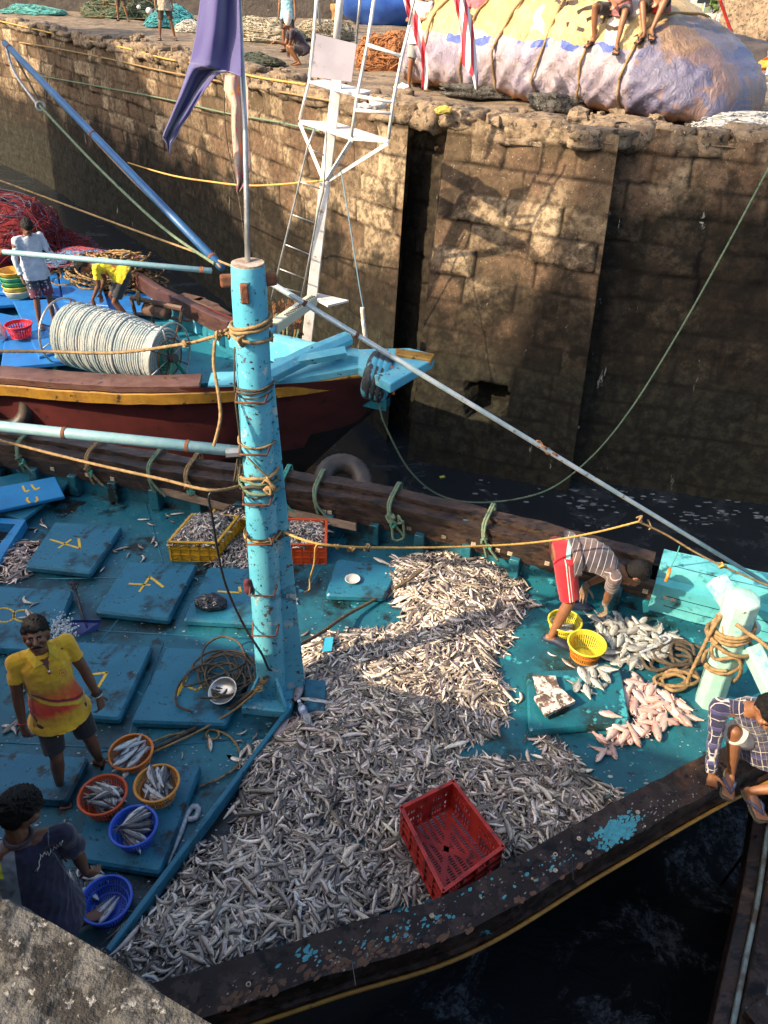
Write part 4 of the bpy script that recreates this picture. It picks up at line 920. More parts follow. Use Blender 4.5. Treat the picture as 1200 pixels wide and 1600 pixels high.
# ice
mb = MB(); rr = random.Random(5); m_ice = M('ice', (.72,.78,.80), (.55,.62,.66), 30, .15, (), .4, 60); m_ice.node_tree.nodes['Principled BSDF'].inputs['Transmission Weight'].default_value = .35
for k in range(330):
    x = rr.gauss(98, 10); y = rr.gauss(988, 11); 
    if x > 124: continue
    p = P(x, y, .11); s_ = rr.uniform(.008,.024); mb.box(p+V(0,0,rr.uniform(0,.05)), (s_,s_*.8,s_*.6), Matrix.Rotation(rr.random()*6,3,'Z')@Matrix.Rotation(rr.random()*3,3,'X'))
for k in range(120):
    p = P(rr.uniform(10,45), 1018+rr.gauss(0,2.2), .02); s_ = rr.uniform(.006,.016); mb.box(p+V(0,0,s_/2), (s_,s_,s_*.6), rr.random()*3)
o = mb.build('crushed_ice', m_ice, None); tag(o, 'crushed white ice spilled behind the man in the yellow polo', 'ice', kind='stuff')
# broken foam box on bow lid
m_foam = M('stained_foam', (.72,.68,.60), (.55,.5,.42), 12, .8, [((.10,.07,.05), 15, .48, .06), ((.25,.12,.10), 28, .55, .05)], .4, 40)
FB = thing('foam_box', 'stained broken white foam box on the turquoise hatch lid', 'box', P(865,1085,.1))
def slab(px, z, th): 
    q = [P(x, y, zz) for (x, y), zz in zip(px, z)]; nrm = (q[1]-q[0]).cross(q[2]-q[0]).normalized(); nrm = nrm if nrm.z > 0 else -nrm
    lo = [p-nrm*th for p in q]; return MB().add(q+lo, [(0,1,2,3),(7,6,5,4),(0,4,5,1),(1,5,6,2),(2,6,7,3),(3,7,4,0)])
slab([(833,1054),(868,1056),(874,1076),(840,1084)], (.15,.15,.15,.15), .03).build('panel', m_foam, FB)
slab([(835,1088),(874,1073),(899,1095),(853,1117)], (.19,.19,.19,.19), .035).build('panel', m_foam, FB)
slab([(848,1100),(880,1090),(890,1105),(858,1120)], (.145,.145,.145,.145), .035).build('panel', m_tim, FB)
# bottle
BT = thing('water_bottle', 'clear plastic bottle with blue label lying in the fish by the mast', 'bottle', P(480,1115,.15))
m_clr, nt, b = newmat('clear_plastic'); b.inputs['Base Color'].default_value = (.8,.85,.88,1); b.inputs['Roughness'].default_value = .12; b.inputs['Transmission Weight'].default_value = .75; b.inputs['Alpha'].default_value = .8
a = P(467,1095,.20); e_ = P(486,1140,.17); d = (e_-a).normalized()
MB().tube([a, a+d*.02, a+d*.021, a+d*.06, a+d*.12, a+d*.20, a+d*.24], [.013,.013,.014,.030,.033,.033,.026], 16).build('body', m_clr, BT, smooth=True)
MB().tube([a-d*.004, a+d*.016], .015, 12).build('cap', M('white_cap', (.8,.8,.8), None, 3, .4), BT)
MB().tube([a+d*.075, a+d*.125], .0345, 16, cap=False).build('label', M('blue_label', (.05,.12,.5), (.75,.78,.8), 22, .4), BT, smooth=True)
# blue tray by mast, blue card
q = [P(x, y, .12) for x, y in [(474,1058),(511,1062),(508,1110),(478,1108)]]; o = MB().prism([(p.x,p.y) for p in q], .02, .12, .02).build('fish_tray', m_lid, None, bevel=.01); tag(o, 'dark blue tray half buried in fish beside the mast', 'tray')
q = [P(x, y, .20) for x, y in [(507,996),(521,995),(518,1017),(503,1018)]]; o = MB().prism([(p.x,p.y) for p in q], .196, .20).build('plastic_card', M('card_blue', (.05,.42,.58), None, 3, .4), None); tag(o, 'flat light blue plastic card on top of the fish heap', 'card')
m_cream = M('cream', (.55,.55,.42), None, 5, .5)
# ================================================================ FAR BOAT
def Py(x, y, Y):
    d = ray(x, y); return Vector(CP+d*(Y-CP[1])/d[1])
G3 = [V(-15,11.6,.5), V(-10,10.55,.5), P(-90,580,.5), P(0,583,.5), P(110,592,.5), P(220,597,.5), P(340,594,.52), P(440,586,.6), P(520,574,.68), P(575,564,.76), P(612,556,.84)]
F3 = [V(-15,17.2,.5), V(-10,16.6,.5), V(-7,15.7,.52), P(200,418,.55), P(250,446,.55), P(300,470,.56), P(360,498,.6), P(430,520,.68), P(500,536,.76), P(560,545,.84), P(606,550,.88)]
def rs3(pts, n):
    p = np.array([tuple(k) for k in smoothpath(pts, .1)]); d = np.r_[0, np.cumsum(np.linalg.norm(np.diff(p, axis=0), axis=1))]; s = np.linspace(0, d[-1], n)
    return np.stack([np.interp(s, d, p[:, k]) for k in range(3)], -1)
nb = 120; g = rs3(G3, nb); f_ = rs3(F3, nb)
FB2 = thing('fishing_boat', 'maroon hulled fishing boat with yellow rub strip and light blue bow, moored behind', 'boat', (-5, 12.5, -2))
m_mar = M('maroon_hull', (.14,.030,.028), (.10,.024,.022), 3, .5, [((.03,.015,.015), 6, .60, .10), ((.3,.12,.08), 20, .70, .05)], .3, 20)
m_deck2 = M('teal_deck', (.02,.20,.27), (.015,.14,.21), 2, .45, [((.01,.05,.07), 4, .57, .1), ((.10,.45,.50), 12, .67, .04)], .3, 25)
m_bow2 = M('worn_lightblue', (.10,.42,.56), (.16,.50,.60), 3, .5, [((.03,.04,.045), 6, .62, .03), ((.45,.52,.50), 11, .62, .05)], .4, 20)
mb = MB(); strip(mb, [V(a[0],a[1]+.16,-.02+.35*max(0,(i/nb-.8)/.2)) for i, a in enumerate(g)], [V(a[0],a[1],-.02+.35*max(0,(i/nb-.8)/.2)) for i, a in enumerate(f_)]); mb.build('deck', m_deck2, FB2)
def rail3(A, w, zt, zb, m, name, side=1, lo=0, hi=None, inn=0.0):
    A = A[lo:hi]; t = np.gradient(A[:, :2], axis=0); t /= np.linalg.norm(t, axis=1)[:, None]; nn = np.c_[-t[:, 1], t[:, 0]]*side; rs = []
    for a, q in zip(A, nn):
        ring = []
        for (u, zz) in ((inn, zb), (inn, zt-.015), (inn+.02, zt), (w-.02, zt), (w, zt-.015), (w, zb)):
            p = Vector((a[0]+q[0]*u, a[1]+q[1]*u, a[2]+zz)); p.z += noise.noise(p*4)*.012; ring.append(p)
        rs.append(ring)
    return MB().rings(rs).build(name, m, FB2, auto=50)
m_br = M('brown_timber', (.10,.045,.035), (.16,.085,.065), 3, .45, [((.03,.02,.02), 7, .58, .08), ((.35,.28,.25), 16, .68, .04)], .5, 20, stretch=(1,1,3))
m_br2 = M('dark_maroon_timber', (.05,.020,.016), (.085,.035,.026), 3, .5, [((.02,.012,.01), 7, .56, .08)], .5, 20, stretch=(1,1,3))
kb2 = int(nb*.83)
rail3(g, .26, .0, -.10, m_br, 'gunwale_cap', 1, 0, kb2, -.12); rail3(g, .28, .0, -.10, m_bow2, 'bow_cap', 1, kb2, None, -.14)
rail3(f_, .13, .0, -.26, m_br2, 'gunwale_cap', -1, 0, kb2, -.02); rail3(f_, .24, .0, -.35, m_bow2, 'bow_cap', -1, kb2, None, -.02)
rail3(g, -.13, -.10, -.26, m_ylw, 'yellow_rub_strip', 1, 0, None, -.17)
mb = MB(); strip(mb, [V(a[0],a[1]+.14,a[2]-.1) for a in g], [V(a[0],a[1]+.16,-.02) for a in g]); mb.build('bulwark_lining', m_deck2, FB2)
mb = MB(); strip(mb, [V(a[0],a[1]-.03,a[2]-.1) for a in f_], [V(a[0],a[1]-.05,-.02) for a in f_]); mb.build('bulwark_lining', m_deck2, FB2)
# hull skin with raked stem
st = [P(640,582,.78), P(560,655,-.6), P(440,742,-2.1)]
rows = 10
def hullside(gun, sgn, name1, name2):
    rs = []
    for j in range(rows):
        q = j/(rows-1); row = []; stem = st[0].lerp(st[1], q*2) if q < .5 else st[1].lerp(st[2], q*2-1)
        for i in range(nb):
            a = Vector(gun[i]); u = i/(nb-1); z = (a.z-.12)*(1-q)-2.3*q; p = V(a.x, a.y+sgn*(.40*q**1.5-.10*(1-q)), z)
            p = p.lerp(stem, max(0, (u-.62)/.38)**1.3); row.append(p)
        rs.append(row)
    m1, m2 = MB(), MB()
    for k, mb in ((0, m1), (1, m2)):
        for r in rs: mb.v += [tuple(p) for p in r]
    for j in range(rows-1):
        for i in range(nb-1):
            u = i/nb; lim_ = 8.4-5.6*max(0, (u-.50)/.50); f = (j*nb+i, j*nb+i+1, (j+1)*nb+i+1, (j+1)*nb+i)
            (m2 if j+.5 > lim_ else m1).f.append(f)
    m1.build(name1, m_mar, FB2, smooth=True); m2.build(name2, m_hull, FB2, smooth=True)
hullside(g, 1, 'hull', 'tarred_bottom'); hullside(f_, -1, 'hull', 'tarred_bottom')
MB().rings([[s_+V(-.04,-.05,0), s_+V(.06,-.02,-.03), s_+V(.04,.12,0)] for s_ in (st[0], st[1], st[2])]).build('stem', m_tim, FB2)
# bow platform
q = [P(560,545,.86), P(640,543,.92), P(680,553,.92), P(676,562,.92), P(610,600,.90), P(560,572,.84)]
mb = MB(); c = sum(q, Vector())/6; lo = [p-V(0,0,.14) for p in q]; nq_ = 6; mb.add(q+lo, [tuple(range(6))[::-1], tuple(range(6,12))]+[(i,(i+1)%6,6+(i+1)%6,6+i) for i in range(6)]); mb.build('bow_platform', m_bow2, FB2, bevel=.02)
q2 = [P(618,543,.95), P(680,552,.95), P(674,562,.95), P(618,552,.95)]; mb = MB(); lo = [p-V(0,0,.09) for p in q2]; mb.add(q2+lo, [(3,2,1,0),(4,5,6,7)]+[(i,(i+1)%4,4+(i+1)%4,4+i) for i in range(4)]); mb.build('yellow_bow_cap', m_ylw, FB2, bevel=.02)
a, b_ = P(415,588,.72), P(545,528,.95); MB().tube([a, a.lerp(b_,.5)+V(0,0,.02), b_], [.13,.13,.11], 8).build('bow_timber', m_bow2, FB2, auto=40, bevel=.01)
MB().tube([P(430,570,.8), P(540,550,.92)], .09, 6).build('bow_timber', m_bow2, FB2, auto=40)
for i in range(70, 104, 5):
    p = Vector(f_[i]); MB().box((p.x, p.y-.10, p.z-.28), (.10,.14,.40), .6, .8).build('rib', m_bow2, FB2)
# blue panels over the hold (loose lids)
m_lb = M('bright_blue_lid', (.015,.17,.50), (.02,.13,.40), 3, .4, [((.01,.06,.15), 5, .62, .08), ((.25,.4,.6), 15, .70, .03)], .2, 30)
for i, (px, z) in enumerate([([(-60,385),(0,388),(50,470),(-60,480)],.22), ([(8,522),(120,500),(155,560),(0,572)],.28), ([(50,478),(120,462),(150,480),(95,500)],.30), ([(-60,478),(60,500),(40,540),(-70,560)],.24),
        ([(150,405),(215,440),(240,470),(160,468)],.18), ([(90,420),(155,432),(170,480),(100,472)],.30), ([(85,455),(225,470),(232,486),(90,480)],.22), ([(210,480),(260,470),(290,478),(250,492)],.1), ([(20,470),(80,468),(120,540),(60,556)],.33), ([(0,410),(90,425),(95,460),(-10,455)],.30)]):
    q = [P(x, y, z) for x, y in px]; c = sum(q, Vector())/4
    t = MB().prism([(p.x-c.x, p.y-c.y) for p in q][::-1], -.07, 0, .015).build('hatch_lid', m_lb, None, bevel=.01); t.location = c
    t.rotation_euler = (.02*math.sin(i), .02*math.cos(i*2), 0)
    tag(t, ['bright blue panel at the left edge below the white rope coil','bright blue panel under the red basket on the far boat','small bright blue panel between the standing man and the reel','blue panel left of the red basket','blue panel right of the tan rope pile','blue panel under the standing man\'s hands','long blue panel in front of the bending man','narrow blue panel right of the bending man','blue panel under the standing man\'s feet','blue panel behind the stacked tubs'][i], 'hatch lid', 'bright blue panels on the far boat')
# rope reel
m_wrope, nt, b = newmat('white_rope'); vec = coord(nt, 'Object'); wv = nt.nodes.new('ShaderNodeTexWave'); wv.bands_direction = 'Z'; wv.inputs['Scale'].default_value = 34; wv.inputs['Distortion'].default_value = 2; nt.links.new(vec, wv.inputs[0])
nt.links.new(mixc(nt, ramp(nt, wv.outputs[1], .3, .7), mixc(nt, ramp(nt, nz(nt, vec, 5), .4, .6), (.42,.50,.50), (.66,.66,.60)), (.20,.26,.28)), b.inputs['Base Color']); b.inputs['Roughness'].default_value = .7; bump(nt, b, wv.outputs[1], .6, .01)
RL = thing('rope_reel', 'big steel reel wound with thick white rope on the far boat deck', 'reel', P(185,590,0))
ca, cb = P(108,520,.62), P(255,556,.56); axr = (cb-ca); Lr_ = axr.length; axn = axr.normalized(); u_ = V(0,0,1); u_ = (u_-axn*u_.dot(axn)).normalized(); w2 = axn.cross(u_)
hel = []; turns = 44; 
for layer, (R_, t0_, t1_) in enumerate([(.43, .03, .97)]):
    N_ = turns*26
    for i in range(N_):
        a = 2*math.pi*i/26; t = t0_+(t1_-t0_)*i/N_; wob = .012*math.sin(i*.006)+.008*noise.noise(V(t*9, math.cos(a), math.sin(a))); RR = R_*(1.0-.12*max(0, t-.75)/.25)+.025*noise.noise(V(i/26*.9, 3, 0))+.015*noise.noise(V(t*6,a*.1,5))
        hel.append(ca+axn*(Lr_*t+wob*.35)+(u_*math.cos(a)+w2*math.sin(a))*RR)
MB().tube(hel, .0205, 7).build('wound_rope', m_wrope, RL, smooth=True)
hel2 = [ca+axn*(Lr_*(.06+.62*i/760)+.010*math.sin(i*.021))+(u_*math.cos(i*.246)+w2*math.sin(i*.246))*(.462+.012*math.sin(i*.05)) for i in range(760)]
MB().tube(hel2, .020, 6).build('wound_rope', m_wrope, RL, smooth=True)
MB().tube([ca-axn*.02, cb+axn*.02], .40, 24).build('drum', m_wrope, RL)
for k in range(7):
    MB().torus(cb+axn*.03, .10+.048*k, .024, axn, 30, 6).build('rope_end_turn', m_wrope if k > 2 else M('green_paint', (.03,.22,.12), None, 3, .5), RL, smooth=True)
for c0_, s_, col in ((ca-axn*.10, -1, 'l'), (cb+axn*.12, 1, 'r')):
    MB().torus(c0_, .50, .016, axn, 40, 8).build('flange_ring', m_steel, RL, smooth=True)
    MB().torus(c0_, .28, .010, axn, 30, 6).build('flange_ring', m_rust, RL, smooth=True)
    for k in range(8):
        a = 2*math.pi*k/8+.2; d = u_*math.cos(a)+w2*math.sin(a); MB().tube([c0_+d*.05, c0_+d*.50+axn*s_*.0], .011, 6).build('spoke', m_rust if k % 2 else m_steel, RL, smooth=True)
    mb = MB(); mb.tube([c0_, c0_+axn*s_*.10], .07, 12); mb.build('hub', M('dark_iron', (.03,.03,.03), (.07,.05,.04), 9, .6), RL)
    for s2 in (-1, 1):
        f0 = c0_+w2*s2*.35; MB().tube([c0_+axn*s_*.06, V(f0.x, f0.y, 0)+axn*s_*.06], .03, 6).build('stand_leg', bpy.data.materials['green_paint'], RL, auto=30)
# white lookout mast with ladder and crow's nest
m_white = M('white_paint', (.78,.76,.74), (.62,.59,.56), 6, .45, [((.35,.25,.18), 9, .64, .04), ((.06,.04,.03), 22, .68, .04)], .25, 30)
LM = thing('lookout_mast', 'white lookout mast with ladder and railed platform on the far boat', 'mast', P(475,545,.3))
YM = 12.0
def tubeY(name, pts, r, m, Ys=None, n=8): return MB().tube([Py(x, y, Ys[i] if Ys else YM) for i, (x, y) in enumerate(pts)], r, n).build(name, m, LM, smooth=n > 6, auto=None)
MB().tube([Py(478,548,YM), Py(512,250,YM), Py(524,150,YM), Py(528,110,YM)], [.115,.105,.10,.095], 4).build('post', m_white, LM, bevel=.008)
tubeY('upper_pole', [(526,60),(535,-40)], .05, m_white, [YM-.05]*2)
pz = HZ(Py(518,205,YM), 200)
A, Bp, Cc, Dd = [P(x, y, pz) for x, y in ((468,187),(549,213),(607,217),(526,191))]
mb = MB(); lo = [p-V(0,0,.05) for p in (A,Bp,Cc,Dd)]; mb.add([A,Bp,Cc,Dd]+lo, [(3,2,1,0),(4,5,6,7)]+[(i,(i+1)%4,4+(i+1)%4,4+i) for i in range(4)]); mb.build('platform', m_white, LM)
hx_ = {}
def top_of(p, x, y): return Py(x, y, p.y-.02)
for i, (p, ends) in enumerate([(A, [(483,128),(491,48),(497,-40)]), (Bp, [(558,150),(574,70),(590,-40)]), (Cc, [(614,160),(628,88),(640,40)])]):
    MB().tube([p]+[top_of(p, *e_) for e_ in ends], .022, 8).build('upright', m_white if i != 3 else m_steel, LM, smooth=True)
for p, q_ in (((483,128,A),(558,150,Bp)), ((558,150,Bp),(614,160,Cc)), ((574,70,Bp),(628,88,Cc)), ((556,172,Bp),(610,177,Cc))):
    MB().tube([top_of(p[2], p[0], p[1]), top_of(q_[2], q_[0], q_[1])], .022, 8).build('rail', m_white, LM, smooth=True)
MB().tube([top_of(A,556,69), Py(566,-40,A.y)], .018, 8).build('upright', m_steel, LM, smooth=True)
MB().tube([top_of(Bp,628,88), Py(660,-60,Bp.y)], .014, 8).build('upright', m_steel, LM, smooth=True)
q = [Py(x, y, min(A.y, Bp.y)-.06) for x, y in ((494,53),(557,69),(549,128),(486,120))]
mb = MB(); bk_ = [p+V(0,.025,0) for p in q]; mb.add(q+bk_, [(0,1,2,3),(7,6,5,4)]+[(i,4+i,4+(i+1)%4,(i+1)%4) for i in range(4)]); mb.build('sign_board', M('grey_board', (.55,.50,.55), (.46,.42,.47), 3, .5, [((.3,.25,.25), 6, .62, .1)], .1, 10), LM)
q = [P(x, y, HZ(Py(518,140,YM), 138)) for x, y in ((486,126),(508,124),(580,142),(556,148))]; mb = MB(); lo = [p-V(0,0,.03) for p in q]; mb.add(q+lo, [(3,2,1,0),(4,5,6,7)]+[(i,(i+1)%4,4+(i+1)%4,4+i) for i in range(4)]); mb.build('plank_seat', m_white, LM)
for e_, tgt in ((Bp,0), (Cc,0), (A,0)): MB().tube([Py(507,286,YM), e_-V(0,0,.05)], .032, 4).build('strut', m_white, LM)
YL = YM-.25
tubeY('ladder_rail', [(492,200),(480,232),(462,310),(440,400),(424,468)], .014, m_steel, [YL]*5); tubeY('ladder_rail', [(510,205),(505,300),(497,330),(484,400),(470,470)], .014, m_steel, [YL-.02]*5)
for a, b_ in (((482,232),(507,243)),((469,284),(500,295)),((456,335),(493,349)),((446,382),(485,398)),((437,420),(478,436)),((430,447),(474,458))): tubeY('rung', [a, b_], .010, m_steel, [YL]*2)
tubeY('brace_pole', [(500,40),(494,-40)], .015, m_steel, [YM-.4]*2)
# chains and rope hanks at its foot
m_chain = M('rusty_chain', (.30,.13,.05), (.16,.07,.03), 14, .7, (), .5, 60); m_tan = M('tan_rope', (.34,.22,.10), (.22,.14,.06), 25, .85, [((.08,.05,.03), 8, .6, .1)], .5, 90)
m_grn = M('green_rope', (.10,.17,.11), (.17,.22,.13), 20, .85, [((.03,.05,.03), 8, .6, .1)], .5, 90); m_drk = M('dark_rope', (.10,.075,.045), (.055,.042,.03), 20, .85, [((.17,.13,.07), 9, .6, .08)], .5, 90)
m_ylr = M('yellow_rope', (.60,.36,.08), (.42,.26,.08), 25, .8, (), .4, 90); m_green2 = M('bright_green_rope', (.04,.28,.20), (.08,.32,.25), 20, .8, (), .4, 90)
def link_chain(pts, r=.022, w=.006, mb=None):
    mb = mb or MB(); path = smoothpath(pts, r*1.5)
    for i in range(len(path)-1):
        d = (path[i+1]-path[i]).normalized(); o_ = d.orthogonal().normalized(); ax_ = o_ if i % 2 else d.cross(o_)
        Qm = Matrix((d, ax_.cross(d), ax_)).transposed(); rs_ = []
        for k in range(8):
            a = math.pi*2*k/8; cc_ = Qm@V(math.cos(a)*r, math.sin(a)*r*.6, 0); dr = cc_.normalized(); rs_.append([path[i]+cc_+dr*w*math.cos(b_*math.pi/2)+ax_*w*math.sin(b_*math.pi/2) for b_ in range(4)])
        mb.rings(rs_, closed=True)
    return mb
rr = random.Random(3); CH = thing('hanging_chains', 'rusty chains and rope hanks hanging at the foot of the white lookout mast', 'chain', Py(450,520,11.7))
for k in range(13):
    x = 428+k*3.6; link_chain([Py(x+rr.uniform(-2,2), 474+rr.uniform(-5,4), 11.6+rr.uniform(-.1,.1)), Py(x+rr.uniform(-4,4), 505, 11.55), Py(x+2+rr.uniform(-4,4), 535+rr.uniform(-12,14), 11.55)], .024, .009).build('chain', m_chain, CH)
for k in range(5):
    rope_mb([Py(433+k*5,490,11.4), Py(425+k*6,520,11.35), Py(440+k*4,548,11.35), Py(447+k*5,515,11.4)], .02).build('rope_hank', m_tan if k % 2 else m_grn, CH)
def mkrope(label, pts, r, m, name='rope', cat='rope', parent=None, group=None, step=None):
    mb = rope_mb(pts, r, step); o = mb.build(name, m, parent, smooth=True)
    if parent is None: tag(o, label, cat, group)
    return o
def knot(c, s, r, m, parent, seed=0):
    rr = random.Random(seed); c = Vector(c); pts = [c+V(rr.gauss(0,1), rr.gauss(0,1), rr.gauss(0,1)).normalized()*s*rr.uniform(.55,1) for _ in range(9)]
    o = rope_mb(pts, r).build('knot', m, parent, smooth=True); return o
mkrope('blue grey stay wire from the lookout platform down to the far bow', [Py(532,262,11.8), Py(545,340,11.4), Py(562,450,11.0), Py(568,482,10.9)], .010, M('blue_wire', (.12,.22,.28), None, 5, .6), 'stay_wire', 'wire')
mkrope('thick white splice at the lower end of the stay wire', [Py(566,480,10.9), Py(568,505,10.85), Py(572,535,10.8)], .035, M('white_wrap', (.6,.56,.5), (.4,.36,.3), 15, .8), 'rope_splice', 'rope')
# white plate and slotted beige fixture near the mast
o = slab([(480,459),(497,458),(544,470),(520,476),(496,474)][:4]+[] if False else [(480,460),(497,458),(545,469),(512,477)], (.95,.95,.95,.95), .03).build('white_board', m_white, None); tag(o, 'small white board lying on the far boat beside the lookout mast', 'board')
SF = thing('floodlight', 'beige slotted floodlight bar on a blue arm right of the near mast', 'light', D(455,490,5.2))
a, b_ = D(426,513,5.0), D(489,468,5.6); d = (b_-a); R3 = d.to_track_quat('X', 'Z').to_matrix()
MB().box((a+b_)/2, (d.length, .075, .075), R3).build('housing', m_cream, SF, bevel=.01)
for k in range(16): MB().box(a+d*(.25+.045*k)+R3@V(0,0,.04)-R3@V(0,.02,0), (.007,.03,.008), R3).build('slot', bpy.data.materials['black_plastic'], SF)
MB().tube([D(413,545,4.85), D(414,530,4.88), D(428,512,5.0)], .022, 8).build('arm', m_mast, SF, smooth=True)
# ================================================================ POLES AND RIGGING OF THE NEAR BOAT
m_pole = M('pale_blue_pole', (.28,.44,.46), (.20,.38,.42), 5, .45, [((.10,.08,.06), 7, .66, .05)], .25, 30)
m_bpole = M('deep_blue_pole', (.02,.09,.23), (.03,.12,.28), 5, .4, [((.3,.35,.4), 14, .68, .04)], .2, 30); m_alup = M('worn_alloy_pole', (.45,.50,.52), (.28,.38,.42), 6, .4, [((.2,.14,.08), 9, .62, .06)], .25, 30, metal=.3)
zb_ = along(705).z
def pole(label, a, b_, r, m, bands=()):
    t = thing('rigging_pole', label, 'pole', a); d = b_-a
    MB().tube([a, a+d*.33, a+d*.66, b_], r, 16).build('tube', m, t, smooth=True)
    for k in bands: MB().tube([a+d*k-d.normalized()*.012, a+d*k+d.normalized()*.012], r*1.12, 16).build('band', m_rust, t)
    return t
aL = P(-420, 622, zb_); pole('thick pale blue pole low on the left of the mast over the far rail', P(380,706,zb_), aL, .040, m_pole, (.1,.33))
pole('thin pale pole at mast head height crossing in front of the far boat crew', P(330,423,3.72), P(-300,366,3.72), .017, m_pole, (.02,.5))
bt_ = D(8,68,7.2); pole('dark blue boom rising from the mast head to the upper left', D(347,418,4.95), bt_, .028, m_bpole, (.03,.5,.97))
eb = D(1200,913,7.0); sa = D(413,436,4.85); dd_ = eb-sa
pole('long worn alloy strut sloping from the mast head down to the bow', sa, eb+dd_*.12, .018, m_alup, (.05,.12))
sh = D(857,722,0); tt = .0
fr = (857-413)/(1200-413); 
best = min((abs(proj(sa+dd_*k/400)[0]-857), k) for k in range(401))[1]/400; pc = sa+dd_*best
link_chain([pc-dd_.normalized()*.10+V(0,0,.01), pc, pc+dd_.normalized()*.10], .035, .010).build('shackle', m_chain, None); tag(bpy.data.objects['shackle'], 'rusty shackle links halfway along the sloping alloy strut', 'shackle')
MB().tube([tp, D(383,200,4.62), D(371,-30,4.4)], [.017,.016,.018], 10).build('flag_pole', m_steel, None, smooth=True); tag(bpy.data.objects['flag_pole'], 'slim grey flag pole standing on the blue mast head', 'flag pole')
def cloth(name, rows, t, m, label, folds=5, amp=.03, nx=36, seed=0, fringe=0, sub=5):
    """rows: (y, xl, xr) in the photograph; hung at its real distance t with folds of real depth"""
    rows = [tuple(r) for r in rows]; YY = []; 
    for a, b_ in zip(rows[:-1], rows[1:]):
        for k in range(sub): YY.append(tuple(a[i]+(b_[i]-a[i])*k/sub for i in range(len(a))))
    YY.append(rows[-1]); mb = MB()
    for j, r in enumerate(YY):
        tt_ = t[0]+(t[1]-t[0])*j/(len(YY)-1)
        for i in range(nx+1):
            u = i/nx; x = r[1]+(r[2]-r[1])*u; y = r[0]+(r[3]*u if len(r) > 3 else 0)
            dep = amp*math.sin(u*folds*math.pi*2+j*.06+seed)+amp*.8*noise.noise(V(u*5, j*.12, seed)); 
            mb.v.append(tuple(D(x, y, tt_+dep)))
    W_ = nx+1; mb.f = [(j*W_+i, j*W_+i+1, (j+1)*W_+i+1, (j+1)*W_+i) for j in range(len(YY)-1) for i in range(nx)]
    o = mb.build(name, m, None, smooth=True); so_ = o.modifiers.new('thick', 'SOLIDIFY'); so_.thickness = .002
    tag(o, label, 'flag'); return o
m_pur, nt, b = newmat('indigo_cloth'); b.inputs['Base Color'].default_value = (.055,.046,.17,1); b.inputs['Roughness'].default_value = .9; b.inputs['Sheen Weight'].default_value = .6; bump(nt, b, nz(nt, coord(nt), 300, 2), .2, .002)
cloth('indigo_flag', [(-40,318,372,0),(0,313,374,0),(55,306,376,0),(88,299,377,10),(96,297,377,24),(100,296,360,12),(106,294,345,8),(120,290,336,0),(150,280,317,-4),(185,266,296,-6),(207,256,282,-8),(216,254,277,-4),(224,260,268,0),(240,263,265,0)], (4.35,4.5), m_pur, 'tattered indigo flag hanging from the flag pole', 1.3, .045, 40, 1.2)
m_prt, nt, b = newmat('printed_cloth'); vec = coord(nt, 'Object'); b.inputs['Roughness'].default_value = .9
c = mixc(nt, ramp(nt, nz(nt, vec, 7, 3), .45, .55), (.36,.29,.23), (.42,.30,.26)); c = mixc(nt, ramp(nt, nz(nt, vec, 13, 2), .60, .63), c, (.75,.28,.06)); c = mixc(nt, ramp(nt, nz(nt, vec, 26, 3), .60, .63), c, (.62,.12,.18)); nt.links.new(c, b.inputs['Base Color'])
cloth('printed_banner', [(118,352,384,0),(140,350,388,0),(165,362,388,0),(200,362,388,0),(230,364,390,0),(260,366,392,0),(285,370,384,0),(300,370,374,0)], (4.75,4.75), m_prt, 'faded printed banner with orange and pink marks behind the indigo flag', 1.2, .03, 20, 2)
# ---- ropes round the mast
RM = thing('mast_lashings', 'brown ropes and wires lashed round the light blue mast', 'rope', b0)
def wind(y, r, turns, m, R_=.13, dz=.02, tilt=.0, name='lashing', jit=.01):
    c = along(y); pts = []
    for i in range(int(turns*16)+1):
        a = 2*math.pi*i/16; pts.append(c+V(math.cos(a)*(R_+r), math.sin(a)*(R_+r), dz*i/16+tilt*math.cos(a)+noise.noise(V(a, y, 0))*jit))
    return rope_mb(pts, r).build(name, m, RM, smooth=True)
wind(515, .013, 2.2, m_tan, .113, .028, .02); wind(528, .012, 1.5, m_tan, .113, .02, -.02); wind(607, .008, 2, m_drk, .118, .02, .01); wind(690, .008, 1.6, m_tan, .12, .015)
for k, y in enumerate((738,745,752,760)): wind(y, .014, 1.6, [m_tan, m_grn, m_drk, m_grn][k], .124, .02, .02*(-1)**k, jit=.04)
wind(833, .010, 1.3, m_ylr, .124, .01, .01); wind(832, .008, 1.0, m_drk, .126); wind(630, .004, 2, m_drk, .118, .05); wind(790,.004,2,m_drk,.12,.08)
for y, s_ in ((520,.05),(832,.045),(745,.07),(752,.06)):
    c = along(y); side = -1 if y in (520,) else 1; knot(c+toc*.13+sd_*(.06*side), s_, .011, m_tan if y != 832 else m_drk, RM, y)
for k in range(3): mkrope('', [along(540)-sd_*.11+toc*.03, along(610)-sd_*(.13)+toc*.05, along(690)-sd_*.12+toc*.02, along(745)-sd_*(.14+.02*k)+toc*.05][k:], .0055, m_drk, 'wire', parent=RM)
mkrope('', [along(700)+toc*.12-sd_*.08, along(725)+toc*.13+sd_*.02, along(738)+toc*.12+sd_*.08], .006, m_tan, 'wire', parent=RM)
cl = M('maroon_rag', (.09,.02,.03), None, 4, .9, (), .4, 30); mb = MB(); mb.ell(along(908)-sd_*.14+toc*.06, (.035,.03,.075), n=16, m=12); me = mb.mesh('rag'); disp(me, .05, 18); o = link_mesh(me, 'rag', cl, None); tag(o, 'small maroon rag tied to the mast side at hatch height', 'cloth')
